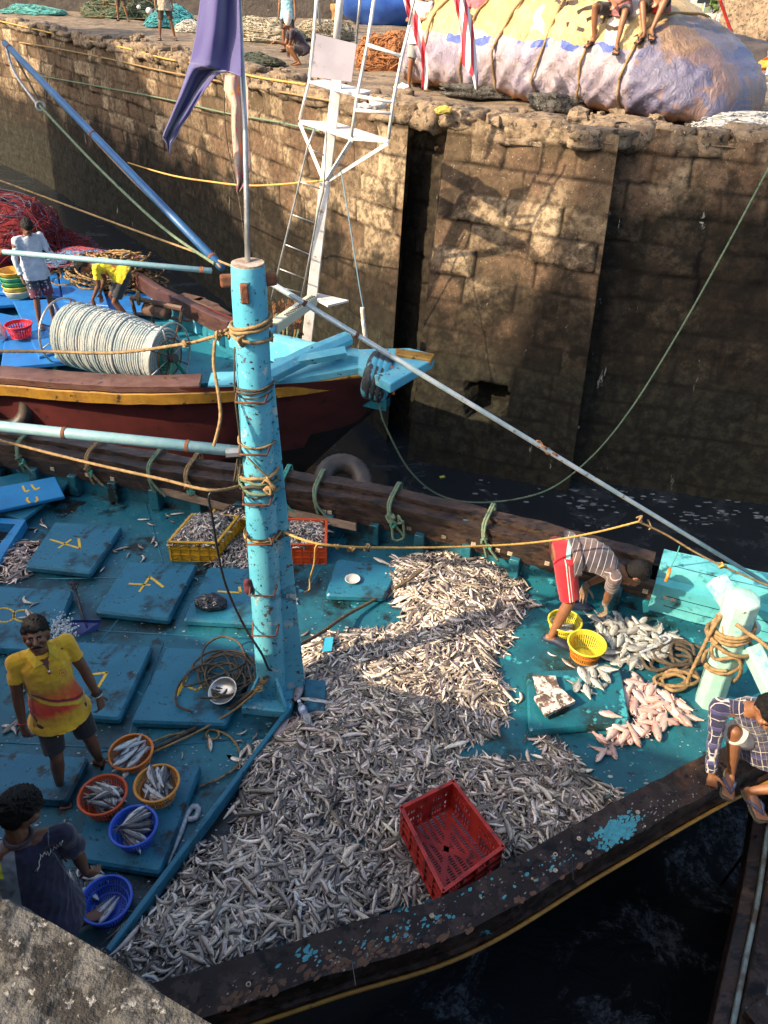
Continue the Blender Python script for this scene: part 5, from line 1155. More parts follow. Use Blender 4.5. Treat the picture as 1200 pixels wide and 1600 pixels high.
mkrope('tan rope stretched left from the mast in front of the rope reel', [D(-60,549,5.6), D(60,549,5.45), D(180,551,5.3), D(290,537,5.05), D(330,527,4.95), along(520)-sd_*.12], .012, m_tan)
for x, y, s_ in ((290,537,.03),(345,524,.045),(352,522,.04)): o = knot(D(x,y,5.0 if x < 300 else 4.85), s_, .010, m_tan, RM, x)
mkrope('frayed tan rope end hanging left of the mast', [D(336,532,4.9), D(334,570,4.9), D(342,620,4.92), D(344,655,4.95), D(334,697,5.0)], .012, m_tan)
mkrope('long tan rope running from the left edge to the mast lashings over the far rail', [D(-60,672,6.0), D(0,688,5.8), D(130,721,5.5), D(250,748,5.3), D(330,766,5.2), along(757)-sd_*.10], .012, m_tan)
mkrope('black cable sagging from the mast lashings to the mast foot', [along(752)-sd_*.18+toc*.1, D(329,770,5.2), D(332,810,5.3), D(350,905,5.6), D(380,975,5.8), D(408,1020,5.9), along(1030)+toc*.13, along(1032)+sd_*.13], .010, bpy.data.materials['black_plastic'], 'cable', 'cable')
mkrope('thin tan line stretched from the upper left to the mast head', [D(-60,262,7.4), D(0,282,7.1), D(170,345,6.0), D(300,392,5.2), D(368,418,4.8)], .008, m_tan)
mkrope('green grey halyard running from the boom block down to the mast head', [D(62,165,7.0), D(150,258,6.3), D(250,352,5.5), D(335,412,4.95)], .011, m_grn)
mkrope('second thinner halyard under the blue boom', [D(125,195,6.9), D(200,275,6.2), D(290,362,5.4), D(345,418,4.9)], .007, m_tan)
HB = thing('pulley_block', 'rope block and hook hanging under the outer end of the blue boom', 'pulley', D(40,120,7.1))
mkrope('', [D(10,75,7.15), D(22,112,7.1), D(48,150,7.05), D(60,165,7.0)], .014, m_steel, 'hanger_rod', parent=HB); mkrope('', [D(14,72,7.15), D(40,118,7.1), D(62,160,7.0)], .010, m_drk, 'hanger_rope', parent=HB)
MB().torus(D(63,166,7.0), .035, .011, V(.3,-1,.2), 20, 8).build('hook_ring', m_steel, HB, smooth=True)
mkrope('tan safety rope strung from the mast along the far rail to the bow strut', [along(832)+sd_*.12, D(505,851,5.6), D(620,856,6.1), D(760,853,6.5), D(850,846,6.6), D(930,832,6.6), D(998,815,6.6)], .010, m_ylr)
for x, y, t in ((528,851,5.7),(548,856,5.75),(575,856,5.9)): knot(D(x,y,t), .035, .009, m_tan if x < 550 else m_drk, RM, x)
mkrope('loose yellow rope tail hanging in front of the orange red crate', [D(520,852,5.65), D(500,850,5.6), D(493,855,5.6), D(491,880,5.8), D(484,905,6.0), D(484,920,6.05), D(475,926,6.1)], .007, m_ylr)
mkrope('tan rope from the strut over the gloved man to the bow post', [D(998,815,6.6), D(1040,835,6.7), D(1085,862,6.75), D(1128,884,6.8), D(1200,915,6.9)], .010, m_tan)
knot(D(1000,812,6.6), .04, .009, m_tan, RM, 1); knot(D(1128,883,6.8), .04, .012, m_ylr, RM, 2)
mkrope('rope loop hanging from the strut above the bow rail', [D(1012,812,6.65), D(1017,822,6.65), D(1014,828,6.65)], .008, m_tan)
KN = thing('orange_handle', 'orange handle hanging on a green cord by the turquoise rail', 'tool', D(1045,900,6.6)); mkrope('', [D(1062,853,6.75), D(1056,870,6.7), D(1047,888,6.65)], .005, m_green2, 'cord', parent=KN); MB().tube([D(1047,887,6.62), D(1045,896,6.6), D(1040,909,6.6)], [.010,.016,.013], 10).build('grip', m_or, KN, smooth=True)
# ropes on deck
def Z(x, y, z): return P(x, y, z)
mkrope('thick dark rope lying from the baskets past the mast foot to the fish heap', [Z(232,1172,.03), Z(262,1160,.04), Z(340,1118,.06), Z(375,1095,.16), Z(405,1072,.30), Z(432,1040,.42), Z(462,1012,.34), Z(500,990,.22), Z(540,962,.10), Z(580,940,.06), Z(612,922,.05), Z(640,905,.22), Z(660,890,.3)], .019, m_drk)
mkrope('tan strand twisted along the thick dark rope by the mast foot', [Z(238,1176,.04), Z(300,1148,.06), Z(345,1123,.10), Z(378,1100,.2), Z(410,1070,.33), Z(440,1028,.45)], .010, m_tan)
mkrope('thin tan rope looping over the deck below the mast', [Z(228,1164,.03), Z(262,1150,.02), Z(300,1142,.02), Z(330,1132,.03), Z(342,1146,.02), Z(336,1155,.02), Z(322,1150,.02), Z(330,1140,.03), Z(360,1152,.02), Z(376,1180,.02), Z(368,1200,.02), Z(340,1218,.02), Z(312,1229,.02)], .010, m_tan)
knot(Z(412,1065,.36), .05, .007, m_tan, RM, 9); knot(Z(405,1078,.30), .045, .006, m_ylr, RM, 10)
def coil(label, cx, cy, rx, ry, z, r, m, loops, seed, extra=()):
    rr = random.Random(seed); pts = [Z(*e_) for e_ in extra]; zz = z
    for k in range(loops):
        ox, oy = rr.gauss(0, rx*.22), rr.gauss(0, ry*.22); ph = rr.random()*6; sx_, sy_ = rr.uniform(.6,1.05), rr.uniform(.55,1.05); dirn = 1 if rr.random() < .8 else -1
        for i in range(7): a = ph+dirn*i*2*math.pi/7; pts.append(Z(cx+ox+rx*sx_*math.cos(a), cy+oy+ry*sy_*math.sin(a), z+rr.uniform(0, r*2.2)+k*r*.35))
    return mkrope(label, pts, r, m, 'rope_coil', 'rope')
coil('loose coil of dark rope on the deck left of the mast', 352, 1052, 48, 36, .14, .011, m_drk, 10, 4, ((300,1112,.13),(276,1100,.13),(280,1070,.13),(310,1040,.13)))
coil('coil of dark brown rope beside the silver fish pile at the bow', 1052, 1025, 42, 24, .03, .019, m_drk, 5, 8, ((1095,1068,.03),))
coil('golden rope loops at the foot of the white bow post', 1060, 1062, 34, 17, .03, .018, m_tan, 3, 12)
# green fender lashings over the far rail
LS = [(28,702),(135,718),(228,740),(290,742),(437,780),(488,778),(610,800),(752,815)]
for i, (x, y) in enumerate(LS):
    c = P(x, y, .50); i0 = int(np.argmin(np.abs(cf[:, 0]-c.x))); tg_ = cf[min(i0+1, n-1)]-cf[i0]; tg_ = Vector((tg_[0], tg_[1], 0)).normalized(); nn = Vector((-tg_.y, tg_.x, 0)); e0 = Vector((cf[i0][0], cf[i0][1], 0))
    t = thing('rail_lashing', ['green and tan','frayed tan and green','plain green','knotted tan','single dark green','double green','large knotted green','last small green'][i]+' rope lashing over the far rail '+['at the left edge','above the crossed 7 lid','left of the mast knot','left of the mast','between mast and orange red crate','behind the orange red crate','above the small hatch lid','above the top of the fish heap'][i], 'rope', e0)
    m = [m_grn, m_tan, m_grn, m_tan, m_green2, m_grn, m_grn, m_grn][i]
    for k in range(2):
        o_ = tg_*(.025*k); mkrope('', [e0+nn*.42+o_+V(0,0,.2), e0+nn*.38+o_+V(0,0,.56), e0+nn*.2+o_+V(0,0,.585), e0+nn*.0+o_+V(0,0,.54), e0-nn*.085+o_+tg_*.04+V(0,0,.40), e0-nn*.10+o_+tg_*.10*(k+1)+V(0,0,.22)], .015, m, 'strand', parent=t)
    if i in (0,1,3,6,7):
        knot(e0-nn*.09+tg_*.05+V(0,0,.42), .065 if i == 6 else .045, .015, m, t, i); knot(e0-nn*.10+tg_*.10+V(0,0,.36), .05, .010, m_green2, t, i+20)
    if i == 6:
        knot(e0-nn*.1+tg_*.13+V(0,0,.40), .08, .014, m_grn, t, 77); mkrope('', [e0-nn*.1+tg_*.08+V(0,0,.4), e0-nn*.16+tg_*.12+V(0,0,.2), e0-nn*.12+tg_*.22+V(0,0,.22), e0-nn*.1+tg_*.2+V(0,0,.42)], .015, m_grn, 'strand', parent=t)
# planks against the bulwark
for (a, b_), lab, m in ((((-0,0),(0,0)), '', None),):
    pass
m_plk = M('weathered_plank', (.26,.18,.12), (.16,.11,.075), 3, .7, [((.07,.05,.04), 7, .58, .08)], .5, 20, stretch=(1,4,4))
o = slab([(436,792),(556,818),(556,830),(436,804)], (.30,.30,.22,.22), .03).build('weathered_plank', m_plk, None, bevel=.004); tag(o, 'pale weathered plank with slots leaning on the bulwark behind the orange red crate', 'plank')
o = slab([(225,755),(358,790),(350,798),(225,766)], (.30,.30,.22,.22), .03).build('weathered_plank', m_plk, None, bevel=.004); tag(o, 'pale weathered plank against the bulwark left of the mast', 'plank')
MB().tube([P(110,752,.05), P(250,782,.05), P(400,812,.05)], .014, 8).build('long_rod', m_rust, None, smooth=True); tag(bpy.data.objects['long_rod'], 'long rusty rod lying along the foot of the far bulwark', 'rod')
MB().tube([P(112,748,.1), P(128,752,.1), P(148,757,.09)], .03, 10).build('rolled_cloth', M('buff', (.42,.34,.24), None, 5, .9), None, smooth=True); tag(bpy.data.objects['rolled_cloth'], 'short pale roll beside the loose blue lids at the bulwark', 'roll')
# bow posts (bitts)
m_bitt = M('chalky_mint_paint', (.30,.53,.46), (.38,.58,.50), 4, .6, [((.16,.50,.54), 3.5, .56, .05), ((.10,.07,.05), 8, .68, .02)], .45, 16, bdist=.02)
def post(label, a, b_, r, r2, flat=None, n=8, chamfer=.03):
    d = (b_-a).normalized(); pts = [a, a+(b_-a)*.3, a+(b_-a)*.6, b_-d*chamfer, b_]
    rr_ = [r, r*.98, (r+r2)/2, r2, r2*.62]; mb = MB().tube(pts, rr_, n); me = mb.mesh('p'); 
    return mb
BT1 = thing('mooring_bitts', 'mint painted timber mooring post at the bow wrapped in tan rope, with slanting beams', 'mooring post', P(1108,1095,0))
pb = P(1108,1096,0); ptop = V(pb.x+.16, pb.y+.10, HZ(pb, 912)+.02); ptop = D(1160,925, (Vector(CP)-V(pb.x,pb.y,1.25)).length*.86)
depb = float((np.array(pb)-CP)@FW); ptop = D(1162,930,depb-.72); 
post('', pb-V(0,0,.02), ptop, .125, .145).build('post', m_bitt, BT1, auto=35, bevel=.01)
a, b_ = D(1118,905,depb-.12), D(1160,968,depb-.30); post('', a, b_+(b_-a)*.4, .105, .10, n=4).build('slanting_beam', m_bitt, BT1, bevel=.015)
a, b_ = D(1172,1010,depb-.50), D(1232,1130,depb-.72); post('', a, b_, .095, .10, n=4).build('slanting_beam', m_bitt, BT1, bevel=.015)
pax = (ptop-pb)
def pwind(f0, r, turns, R_, dz, tilt, ph=0):
    pts = []
    for i in range(int(turns*14)+1):
        a = 2*math.pi*i/14+ph; pts.append(pb+pax*f0+V(math.cos(a)*(R_+r), math.sin(a)*(R_+r), 0)+pax.normalized()*dz*i/14+V(0,0,tilt*math.cos(a)+.01*noise.noise(V(a,f0,0))))
    rope_mb(pts, r).build('rope_turns', m_tan, BT1, smooth=True)
pwind(.66, .019, 3.4, .13, .035, .03); pwind(.60, .018, 1.3, .17, .02, -.05, 2); pwind(.40, .016, 1.6, .13, .03, .04, 1)
P1 = lambda x, y, dt: D(x, y, depb+dt)
mkrope('', [P1(1128,960,-.62), P1(1112,985,-.55), P1(1095,1020,-.42), P1(1078,1055,-.25), P1(1074,1068,-.2)], .018, m_tan, 'rope_tail', parent=BT1)
mkrope('', [P1(1150,975,-.8), P1(1170,990,-.85), P1(1192,1005,-.9), P1(1230,1040,-.95)], .018, m_tan, 'rope_tail', parent=BT1)
mkrope('', [P1(1132,975,-.6), P1(1128,1000,-.55), P1(1112,1012,-.5), P1(1118,1030,-.5), P1(1150,1028,-.55), P1(1158,1045,-.5), P1(1150,1062,-.3), P1(1135,1066,-.1)], .017, m_tan, 'rope_tail', parent=BT1)
# mooring line to the right wall
mkrope('long sagging green mooring line from the far bow to the wall at the right', [Py(592,630,9.7), Py(602,665,9.75), Py(640,735,9.9), Py(690,775,10.15), Py(760,785,10.4), Py(850,768,10.5), Py(920,718,10.6), Py(985,640,10.7), Py(1060,520,10.9), Py(1130,395,11.1), Py(1205,255,11.2)], .014, m_grn, 'mooring_line')
# tyres
m_tyre = M('worn_rubber', (.028,.025,.024), (.07,.055,.045), 4, .5, [((.10,.075,.055), 5, .6, .1)], .4, 30)
def tyre(label, c, R_, r, axis, m=None, tread=None):
    t = thing('tyre_fender', label, 'tyre', c); Q = Vector(axis).normalized().to_track_quat('Z','Y').to_matrix(); rs_ = []
    for i in range(56):
        a = 2*math.pi*i/56; d = V(math.cos(a), math.sin(a), 0); ring = []
        for k in range(14):
            th = 2*math.pi*k/14; rr_ = r*(1-.06*(i % 2)*(math.cos(th) > .5)); ring.append(Vector(c)+Q@(d*(R_-r+rr_*math.cos(th))+V(0,0,r*1.05*math.sin(th))))
        rs_.append(ring)
    mb = MB().rings(rs_, closed=True); mb.build('casing', m or m_tyre, t, auto=60); return t
tyre('large worn tyre fender behind the far rail right of the mast', P(535,762,.40)+V(0,.10,.03), .34, .115, V(.12,-.45,.75)); 
tyre('big black tyre hanging at the left end of the maroon hull', P(8,632,.0)+V(0,-.05,0), .42, .11, V(.15,-1,.25))
m_tb = M('blue_streaked_rubber', (.02,.025,.03), (.05,.06,.06), 12, .6, [((.10,.42,.55), 3.0, .50, .05), ((.55,.5,.4), 22, .62, .04)], .5, 60, stretch=(1,1,.4))
for k in range(3): tyre('blue smeared tyre on the far boat bow, '+['left','middle','right'][k]+' of three pressed together', Py(583+8*k,586+k*3,9.62), .34, .085, V(1,-.25,-.15), m_tb)
mkrope('string of orange marigold flowers hanging at the far bow', [Py(611,572,9.5), Py(611,590,9.5), Py(613,606,9.5), Py(615,616,9.5)], .022, m_or, 'flower_garland', 'garland')
# third boat, lower right
m_b3 = M('pale_worn_deck', (.16,.23,.27), (.24,.22,.20), 2.5, .45, [((.03,.22,.32), 3, .6, .1), ((.05,.035,.025), 6, .6, .1)], .4, 20)
B3 = thing('moored_boat', 'dark edged boat with pale worn deck in the lower right corner', 'boat', P(1195,1500,-.6))
e3 = [P(1203,1230,-.5), P(1196,1290,-.5), P(1180,1400,-.5), P(1160,1500,-.5), P(1138,1610,-.5), P(1120,1700,-.5)]
def off3(pts, d): 
    out = []
    for i, p in enumerate(pts):
        q = pts[min(i+1, len(pts)-1)]-pts[max(i-1, 0)]; q.normalize(); out.append(p+Vector((-q.y, q.x, 0))*d)
    return out
e3 = smoothpath(e3, .08)
def plank3(A, B_, zt, zb, m, nm):
    rs_ = [[V(a.x,a.y,zb), V(a.x,a.y,zt), V(b_.x,b_.y,zt), V(b_.x,b_.y,zb)] for a, b_ in zip(A, B_)]; MB().rings(rs_).build(nm, m, B3, bevel=.01)
plank3(off3(e3,-.10), off3(e3,.0), -.5, -.72, m_tim, 'rub_rail'); plank3(off3(e3,.0), off3(e3,.035), -.46, -.6, M('pale_trim', (.30,.40,.38), (.12,.10,.08), 6, .6, (), .4, 30), 'trim'); plank3(off3(e3,.04), off3(e3,.17), -.42, -.62, m_black, 'gunwale')
mb = MB(); strip(mb, [p+V(0,0,-.02) for p in off3(e3,.17)], [p+V(0,0,-.02) for p in off3(e3,2.2)]); mb.build('deck', m_b3, B3)
mb = MB(); strip(mb, [p+V(0,0,-.15) for p in off3(e3,-.06)], [V(p.x+.15,p.y,-2.3) for p in off3(e3,.1)]); mb.build('hull', m_hull, B3)
MB().box(P(1192,1590,-.40), (.22,.16,.12), .5).build('dark_cleat', m_black, B3, bevel=.01)
MB().tube([P(1182,1305,-.45), P(1155,1345,-1.2), P(1126,1383,-1.95)], .012, 8).build('leaning_rod', m_black, None, smooth=True); tag(bpy.data.objects['leaning_rod'], 'thin dark rod slanting from the corner boat into the water', 'rod')
# ================================================================ PEOPLE
def skinmat(name, c, c2):
    m = M(name, c, c2, 5, .45, [], .25, 90, bdist=.002); b = m.node_tree.nodes['Principled BSDF']
    b.inputs['Subsurface Weight'].default_value = .08; b.inputs['Subsurface Radius'].default_value = (.02,.008,.004); return m
m_skin = skinmat('brown_skin', (.175,.078,.042), (.135,.058,.031)); m_skin2 = skinmat('warm_skin', (.27,.12,.055), (.21,.09,.042))
m_hair, nt, b = newmat('black_hair'); b.inputs['Base Color'].default_value = (.006,.005,.005,1); b.inputs['Roughness'].default_value = .55; b.inputs['Specular IOR Level'].default_value = .3; bump(nt, b, nz(nt, coord(nt), 120, 4, .7), 1.0, .01)
m_eye = M('eye_white', (.6,.57,.52), None, 4, .3, (), 0); m_iris = M('iris', (.01,.006,.004), None, 4, .2, (), 0); m_lip = M('lips', (.16,.055,.04), None, 4, .45, (), 0)
m_sole = M('sandal_black', (.018,.015,.014), (.03,.025,.022), 9, .6)
def lookm(f, u):
    f = Vector(f).normalized(); u = Vector(u); r = f.cross(u).normalized(); u = r.cross(f).normalized(); return Matrix((r, f, u)).transposed()
def bend_joint(a, c, l1, l2, pole):
    """elbow or knee between a and c for segment lengths l1, l2, bending toward pole"""
    a, c = Vector(a), Vector(c); d = c-a; L = min(d.length, (l1+l2)*.999); dn_ = d.normalized(); c = a+dn_*L
    x = (l1*l1-l2*l2+L*L)/(2*L); h = math.sqrt(max(l1*l1-x*x, 0)); p = Vector(pole); p = (p-dn_*p.dot(dn_)); p = p.normalized() if p.length > 1e-4 else dn_.orthogonal()
    return a+dn_*x+p*h, c
def hand(mb, wr, d, palm_n, s, side, curl=.35, spread=.16, thumb=.5):
    """wr wrist, d pointing direction, palm_n normal out of the palm, side +1: thumb toward +cross"""
    d = Vector(d).normalized(); n = Vector(palm_n); n = (n-d*n.dot(d)).normalized(); t = d.cross(n)*side
    wr = Vector(wr)
    mb.rings([[wr+d*(x*s)+t*(w*math.cos(k*math.pi/5)*s)+n*(h*math.sin(k*math.pi/5)*s) for k in range(10)] for x, w, h in ((-.01,.024,.018),(.02,.028,.017),(.05,.038,.016),(.085,.040,.014),(.098,.036,.010))])
    for i, (off_, ln) in enumerate(((.030,.070),(.010,.080),(-.011,.074),(-.031,.058))):
        p = wr+d*(.088*s)+t*(off_*s); dd = (d+t*(spread*(1.5-i)*.6)).normalized(); r0 = (.0098,.0100,.0096,.0085)[i]*s; c = curl*(1+.12*i)
        for k, fr in enumerate((.45,.30,.25)):
            dd = (dd*math.cos(c)+n*math.sin(c)).normalized(); q = p+dd*(ln*fr*s*1.05); mb.cap(p, q, r0*(1-.09*k), r0*(.95-.1*k), 8); p = q
    p = wr+d*.028*s+t*.030*s+n*.004*s; dd = (d*.65+t*.75+n*.25*thumb).normalized()
    for k, (ln, r0) in enumerate(((.042,.0125),(.030,.0105),(.026,.0095))):
        q = p+dd*ln*s; mb.cap(p, q, r0*s, r0*s*.9, 8); p = q; dd = (dd+d*.35+n*.2*thumb).normalized()
def foot(mb, an, toe, up, s):
    d = Vector(toe); d = d.normalized(); up = Vector(up).normalized(); r = d.cross(up); an = Vector(an)
    mb.rings([[an+d*(x*s)+r*(w*math.cos(k*math.pi/5)*s)+up*((zc_+h*math.sin(k*math.pi/5))*s) for k in range(10)] for x, w, h, zc_ in ((-.062,.018,.016,-.060),(-.052,.030,.030,-.050),(-.01,.034,.045,-.036),(.05,.037,.032,-.048),(.11,.045,.020,-.061),(.145,.046,.014,-.067),(.158,.038,.010,-.069))])
    for i, (o_, r0, ln) in enumerate(((-.030,.0150,.034),(-.010,.0110,.032),(.007,.0105,.027),(.022,.0100,.020),(.035,.0095,.012))):
        mb.cap(an+d*(.146*s)+r*o_*s+up*(-.068*s), an+d*((.152+ln)*s)+r*o_*1.08*s+up*(-.071*s), r0*s, r0*.85*s, 8)
def person(label, J, skin, s=1.0, vox=.009, face=True, group=None, headless=False, hands=True, curl=(.35,.35), mustache=False, loc=None, palm=None):
    """J: joints in world space: pel, chest, neck, head(centre), hf (facing), hu; shR.. etc"""
    t = thing('person', label, 'person', loc or (J['pel'].x, J['pel'].y, min(J['anR'].z, J['anL'].z)-.07), group)
    mb = MB(); sx = (J['shL']-J['shR']).normalized(); hx = (J['hiL']-J['hiR']).normalized(); up = (J['neck']-J['pel']).normalized()
    def ring(c, ax_, w, dpt, upv):
        f = upv.cross(ax_).normalized(); return [Vector(c)+ax_*(w*math.cos(2*math.pi*k/16))+f*(dpt*math.sin(2*math.pi*k/16)) for k in range(16)]
    pel, ch, nk = J['pel'], J['chest'], J['neck']; mid = pel.lerp(ch, .5)+J.get('belly', V(0,0,0)); up1 = (ch-pel).normalized(); up2 = (nk-ch).normalized()
    mb.rings([ring(pel-up1*.10*s, hx, .085*s, .075*s, up1), ring(pel-up1*.05*s, hx, .145*s, .105*s, up1), ring(pel+up1*.04*s, hx, .155*s, .108*s, up1), ring(mid, hx.lerp(sx,.5).normalized(), .132*s, .098*s, up1), ring(ch, sx, .160*s, .112*s, (up1+up2).normalized()), ring(ch.lerp(nk,.55), sx, .165*s, .100*s, up2), ring(ch.lerp(nk,.85), sx, .115*s, .075*s, up2), ring(nk, sx, .06*s, .055*s, up2)])
    for S_ in 'RL':
        sh, el, wr = J['sh'+S_], J['el'+S_], J['wr'+S_]; mb.cap(nk.lerp(sh,.35)-up2*.03*s, sh, .055*s, .056*s); mb.cap(sh, sh.lerp(el,.45), .054*s, .047*s); mb.cap(sh.lerp(el,.45), el, .047*s, .037*s); mb.cap(el, el.lerp(wr,.3), .038*s, .038*s); mb.cap(el.lerp(wr,.3), wr, .038*s, .024*s)
        hi, kn, an = J['hi'+S_], J['kn'+S_], J['an'+S_]; mb.cap(hi, hi.lerp(kn,.5), .082*s, .068*s); mb.cap(hi.lerp(kn,.5), kn, .068*s, .049*s); mb.cap(kn, kn.lerp(an,.3), .048*s, .052*s); mb.cap(kn.lerp(an,.3), an, .052*s, .031*s)
        foot(mb, an, J['toe'+S_], J.get('fup'+S_, V(0,0,1)), s)
        if hands: hand(mb, wr, J['hd'+S_], J['pn'+S_], s, J.get('ts'+S_, 1 if S_ == 'R' else -1), curl[0 if S_ == 'R' else 1])
    if not headless:
        H_ = J['head']; A = lookm(J['hf'], J['hu']); 
        def hp(x, y, z): return H_+A@V(x*s, y*s, z*s)
        mb.cap(nk-up2*.02*s, H_-A@V(0,.015*s,.06*s), .056*s, .052*s)
        mb.ell(hp(0,-.012,.035), (.076*s,.095*s,.088*s), A, 20, 14); mb.ell(hp(0,.012,-.035), (.062*s,.075*s,.080*s), A, 18, 12); mb.ell(hp(0,.045,-.088), (.034*s,.034*s,.028*s), A)
        mb.cap(hp(-.040,.070,-.012), hp(-.045,.055,-.03), .024*s, .02*s); mb.cap(hp(.040,.070,-.012), hp(.045,.055,-.03), .024*s, .02*s)
        mb.cap(hp(-.040,.079,.022), hp(.040,.079,.022), .011*s, .011*s)                # brow
        mb.cap(hp(0,.086,.012), hp(0,.106,-.026), .010*s, .0165*s, 10); mb.ell(hp(-.012,.098,-.030), (.009*s,.011*s,.008*s), A, 8, 6); mb.ell(hp(.012,.098,-.030), (.009*s,.011*s,.008*s), A, 8, 6)
        mb.cap(hp(-.020,.078,-.060), hp(.020,.078,-.060), .013*s, .013*s)
        for q in (-1, 1): mb.ell(hp(q*.077,-.012,-.005), (.012*s,.020*s,.034*s), A, 10, 8)
    me = remesh(mb, vox, 3); body = link_mesh(me, 'body', skin, t)
    if not headless and face:
        for q in (-1, 1):
            MB().ell(hp(q*.030,.0755,.004), (.0145*s,.011*s,.0075*s), A, 12, 8).build('eye', m_eye, t, smooth=True)
            MB().ell(hp(q*.030,.0845,.004), (.0062*s,.004*s,.0066*s), A, 10, 6).build('iris', m_iris, t, smooth=True)
            MB().tube([hp(q*.014,.092,.020), hp(q*.030,.094,.026), hp(q*.046,.080,.021)], [.0045*s,.005*s,.003*s], 6).build('eyebrow', m_hair, t, smooth=True)
        MB().cap(hp(-.017,.090,-.066), hp(.017,.090,-.066), .0062*s, .0062*s, 8).build('lips', m_lip, t, smooth=True)
        if mustache:
            mb = MB(); mb.tube([hp(-.034,.078,-.062), hp(-.018,.092,-.051), hp(0,.097,-.048), hp(.018,.092,-.051), hp(.034,.078,-.062)], [.004*s,.0075*s,.007*s,.0075*s,.004*s], 8); mb.build('moustache', m_hair, t, smooth=True)
    if not headless:
        mb = MB(); hl = J.get('hair', 1.0)
        n1, n2 = 28, 18; rs_ = []
        for i in range(n2):
            ph = math.pi*(i+.5)/n2*.78
            rs_.append([hp(.086*math.sin(ph)*math.cos(2*math.pi*k/n1), -.016+.106*math.sin(ph)*math.sin(2*math.pi*k/n1)*(1 if math.sin(2*math.pi*k/n1) < 0 else .93), .042+.098*math.cos(ph)-(.030 if math.sin(2*math.pi*k/n1) < -.2 else 0)*max(0, (i-n2*.55)/n2*2) + (.055 if math.sin(2*math.pi*k/n1) > .2 else 0)*max(0, (i-n2*.45)/n2*2)) for k in range(n1)])
        mb.rings(rs_); hm = mb.mesh('hair')
        for v_ in hm.vertices:
            d = (v_.co-hp(0,-.015,.04)).normalized(); k = noise.noise(v_.co*45)*.011+noise.noise(v_.co*110)*.008+.004; v_.co += d*k*s*hl
        ho = link_mesh(hm, 'hair', m_hair, t)
        rr = random.Random(int(J['pel'].x*100)+5); mb = MB(); nl = int(70*J.get('locks', 1))
        for k in range(nl):
            ph = rr.uniform(0, 1.25); th = rr.uniform(0, 6.28); 
            if math.sin(th) > .3 and ph > .95: continue
            base_ = hp(.082*math.sin(ph)*math.cos(th), -.018+.098*math.sin(ph)*math.sin(th), .044+.092*math.cos(ph)); d = (base_-hp(0,-.015,.03)).normalized(); tng = d.cross(V(rr.gauss(0,1), rr.gauss(0,1), rr.gauss(0,1))).normalized()
            L_ = .022*s*J.get('curl', 1); mb.tube([base_, base_+d*.009*s+tng*L_*.5, base_+d*.006*s+tng*L_], [.007*s,.006*s,.002*s], 5)
        if nl: mb.build('hair_locks', m_hair, t, smooth=True)
    t_data = dict(t=t, s=s, J=J, up1=up1, up2=up2, sx=sx, hx=hx)
    return t_data
def setcoord(me, frames):
    """per vertex cloth coordinates: along and across the nearest limb or the trunk"""
    n = len(me.vertices); co = np.empty(n*3); me.vertices.foreach_get('co', co); co = co.reshape(-1, 3); best = np.full(n, 9e9); out = np.zeros((n, 3))
    for a, b_, side, offx, rr_ in frames:
        a = np.array(a); b_ = np.array(b_); ab = b_-a; L = np.linalg.norm(ab); ab = ab/L; sd = np.array(side); sd = sd-ab*(sd@ab); sd /= np.linalg.norm(sd); fr = np.cross(ab, sd); r = co-a; al = r@ab; cl_ = np.clip(al, 0, L); dd = np.linalg.norm(r-cl_[:, None]*ab, axis=1)/rr_
        k = dd < best; best[k] = dd[k]; out[k] = np.stack([r@sd+offx, r@fr, al], -1)[k]
    at2 = me.attributes.new('tc', 'FLOAT_VECTOR', 'POINT'); at2.data.foreach_set('vector', out.ravel())
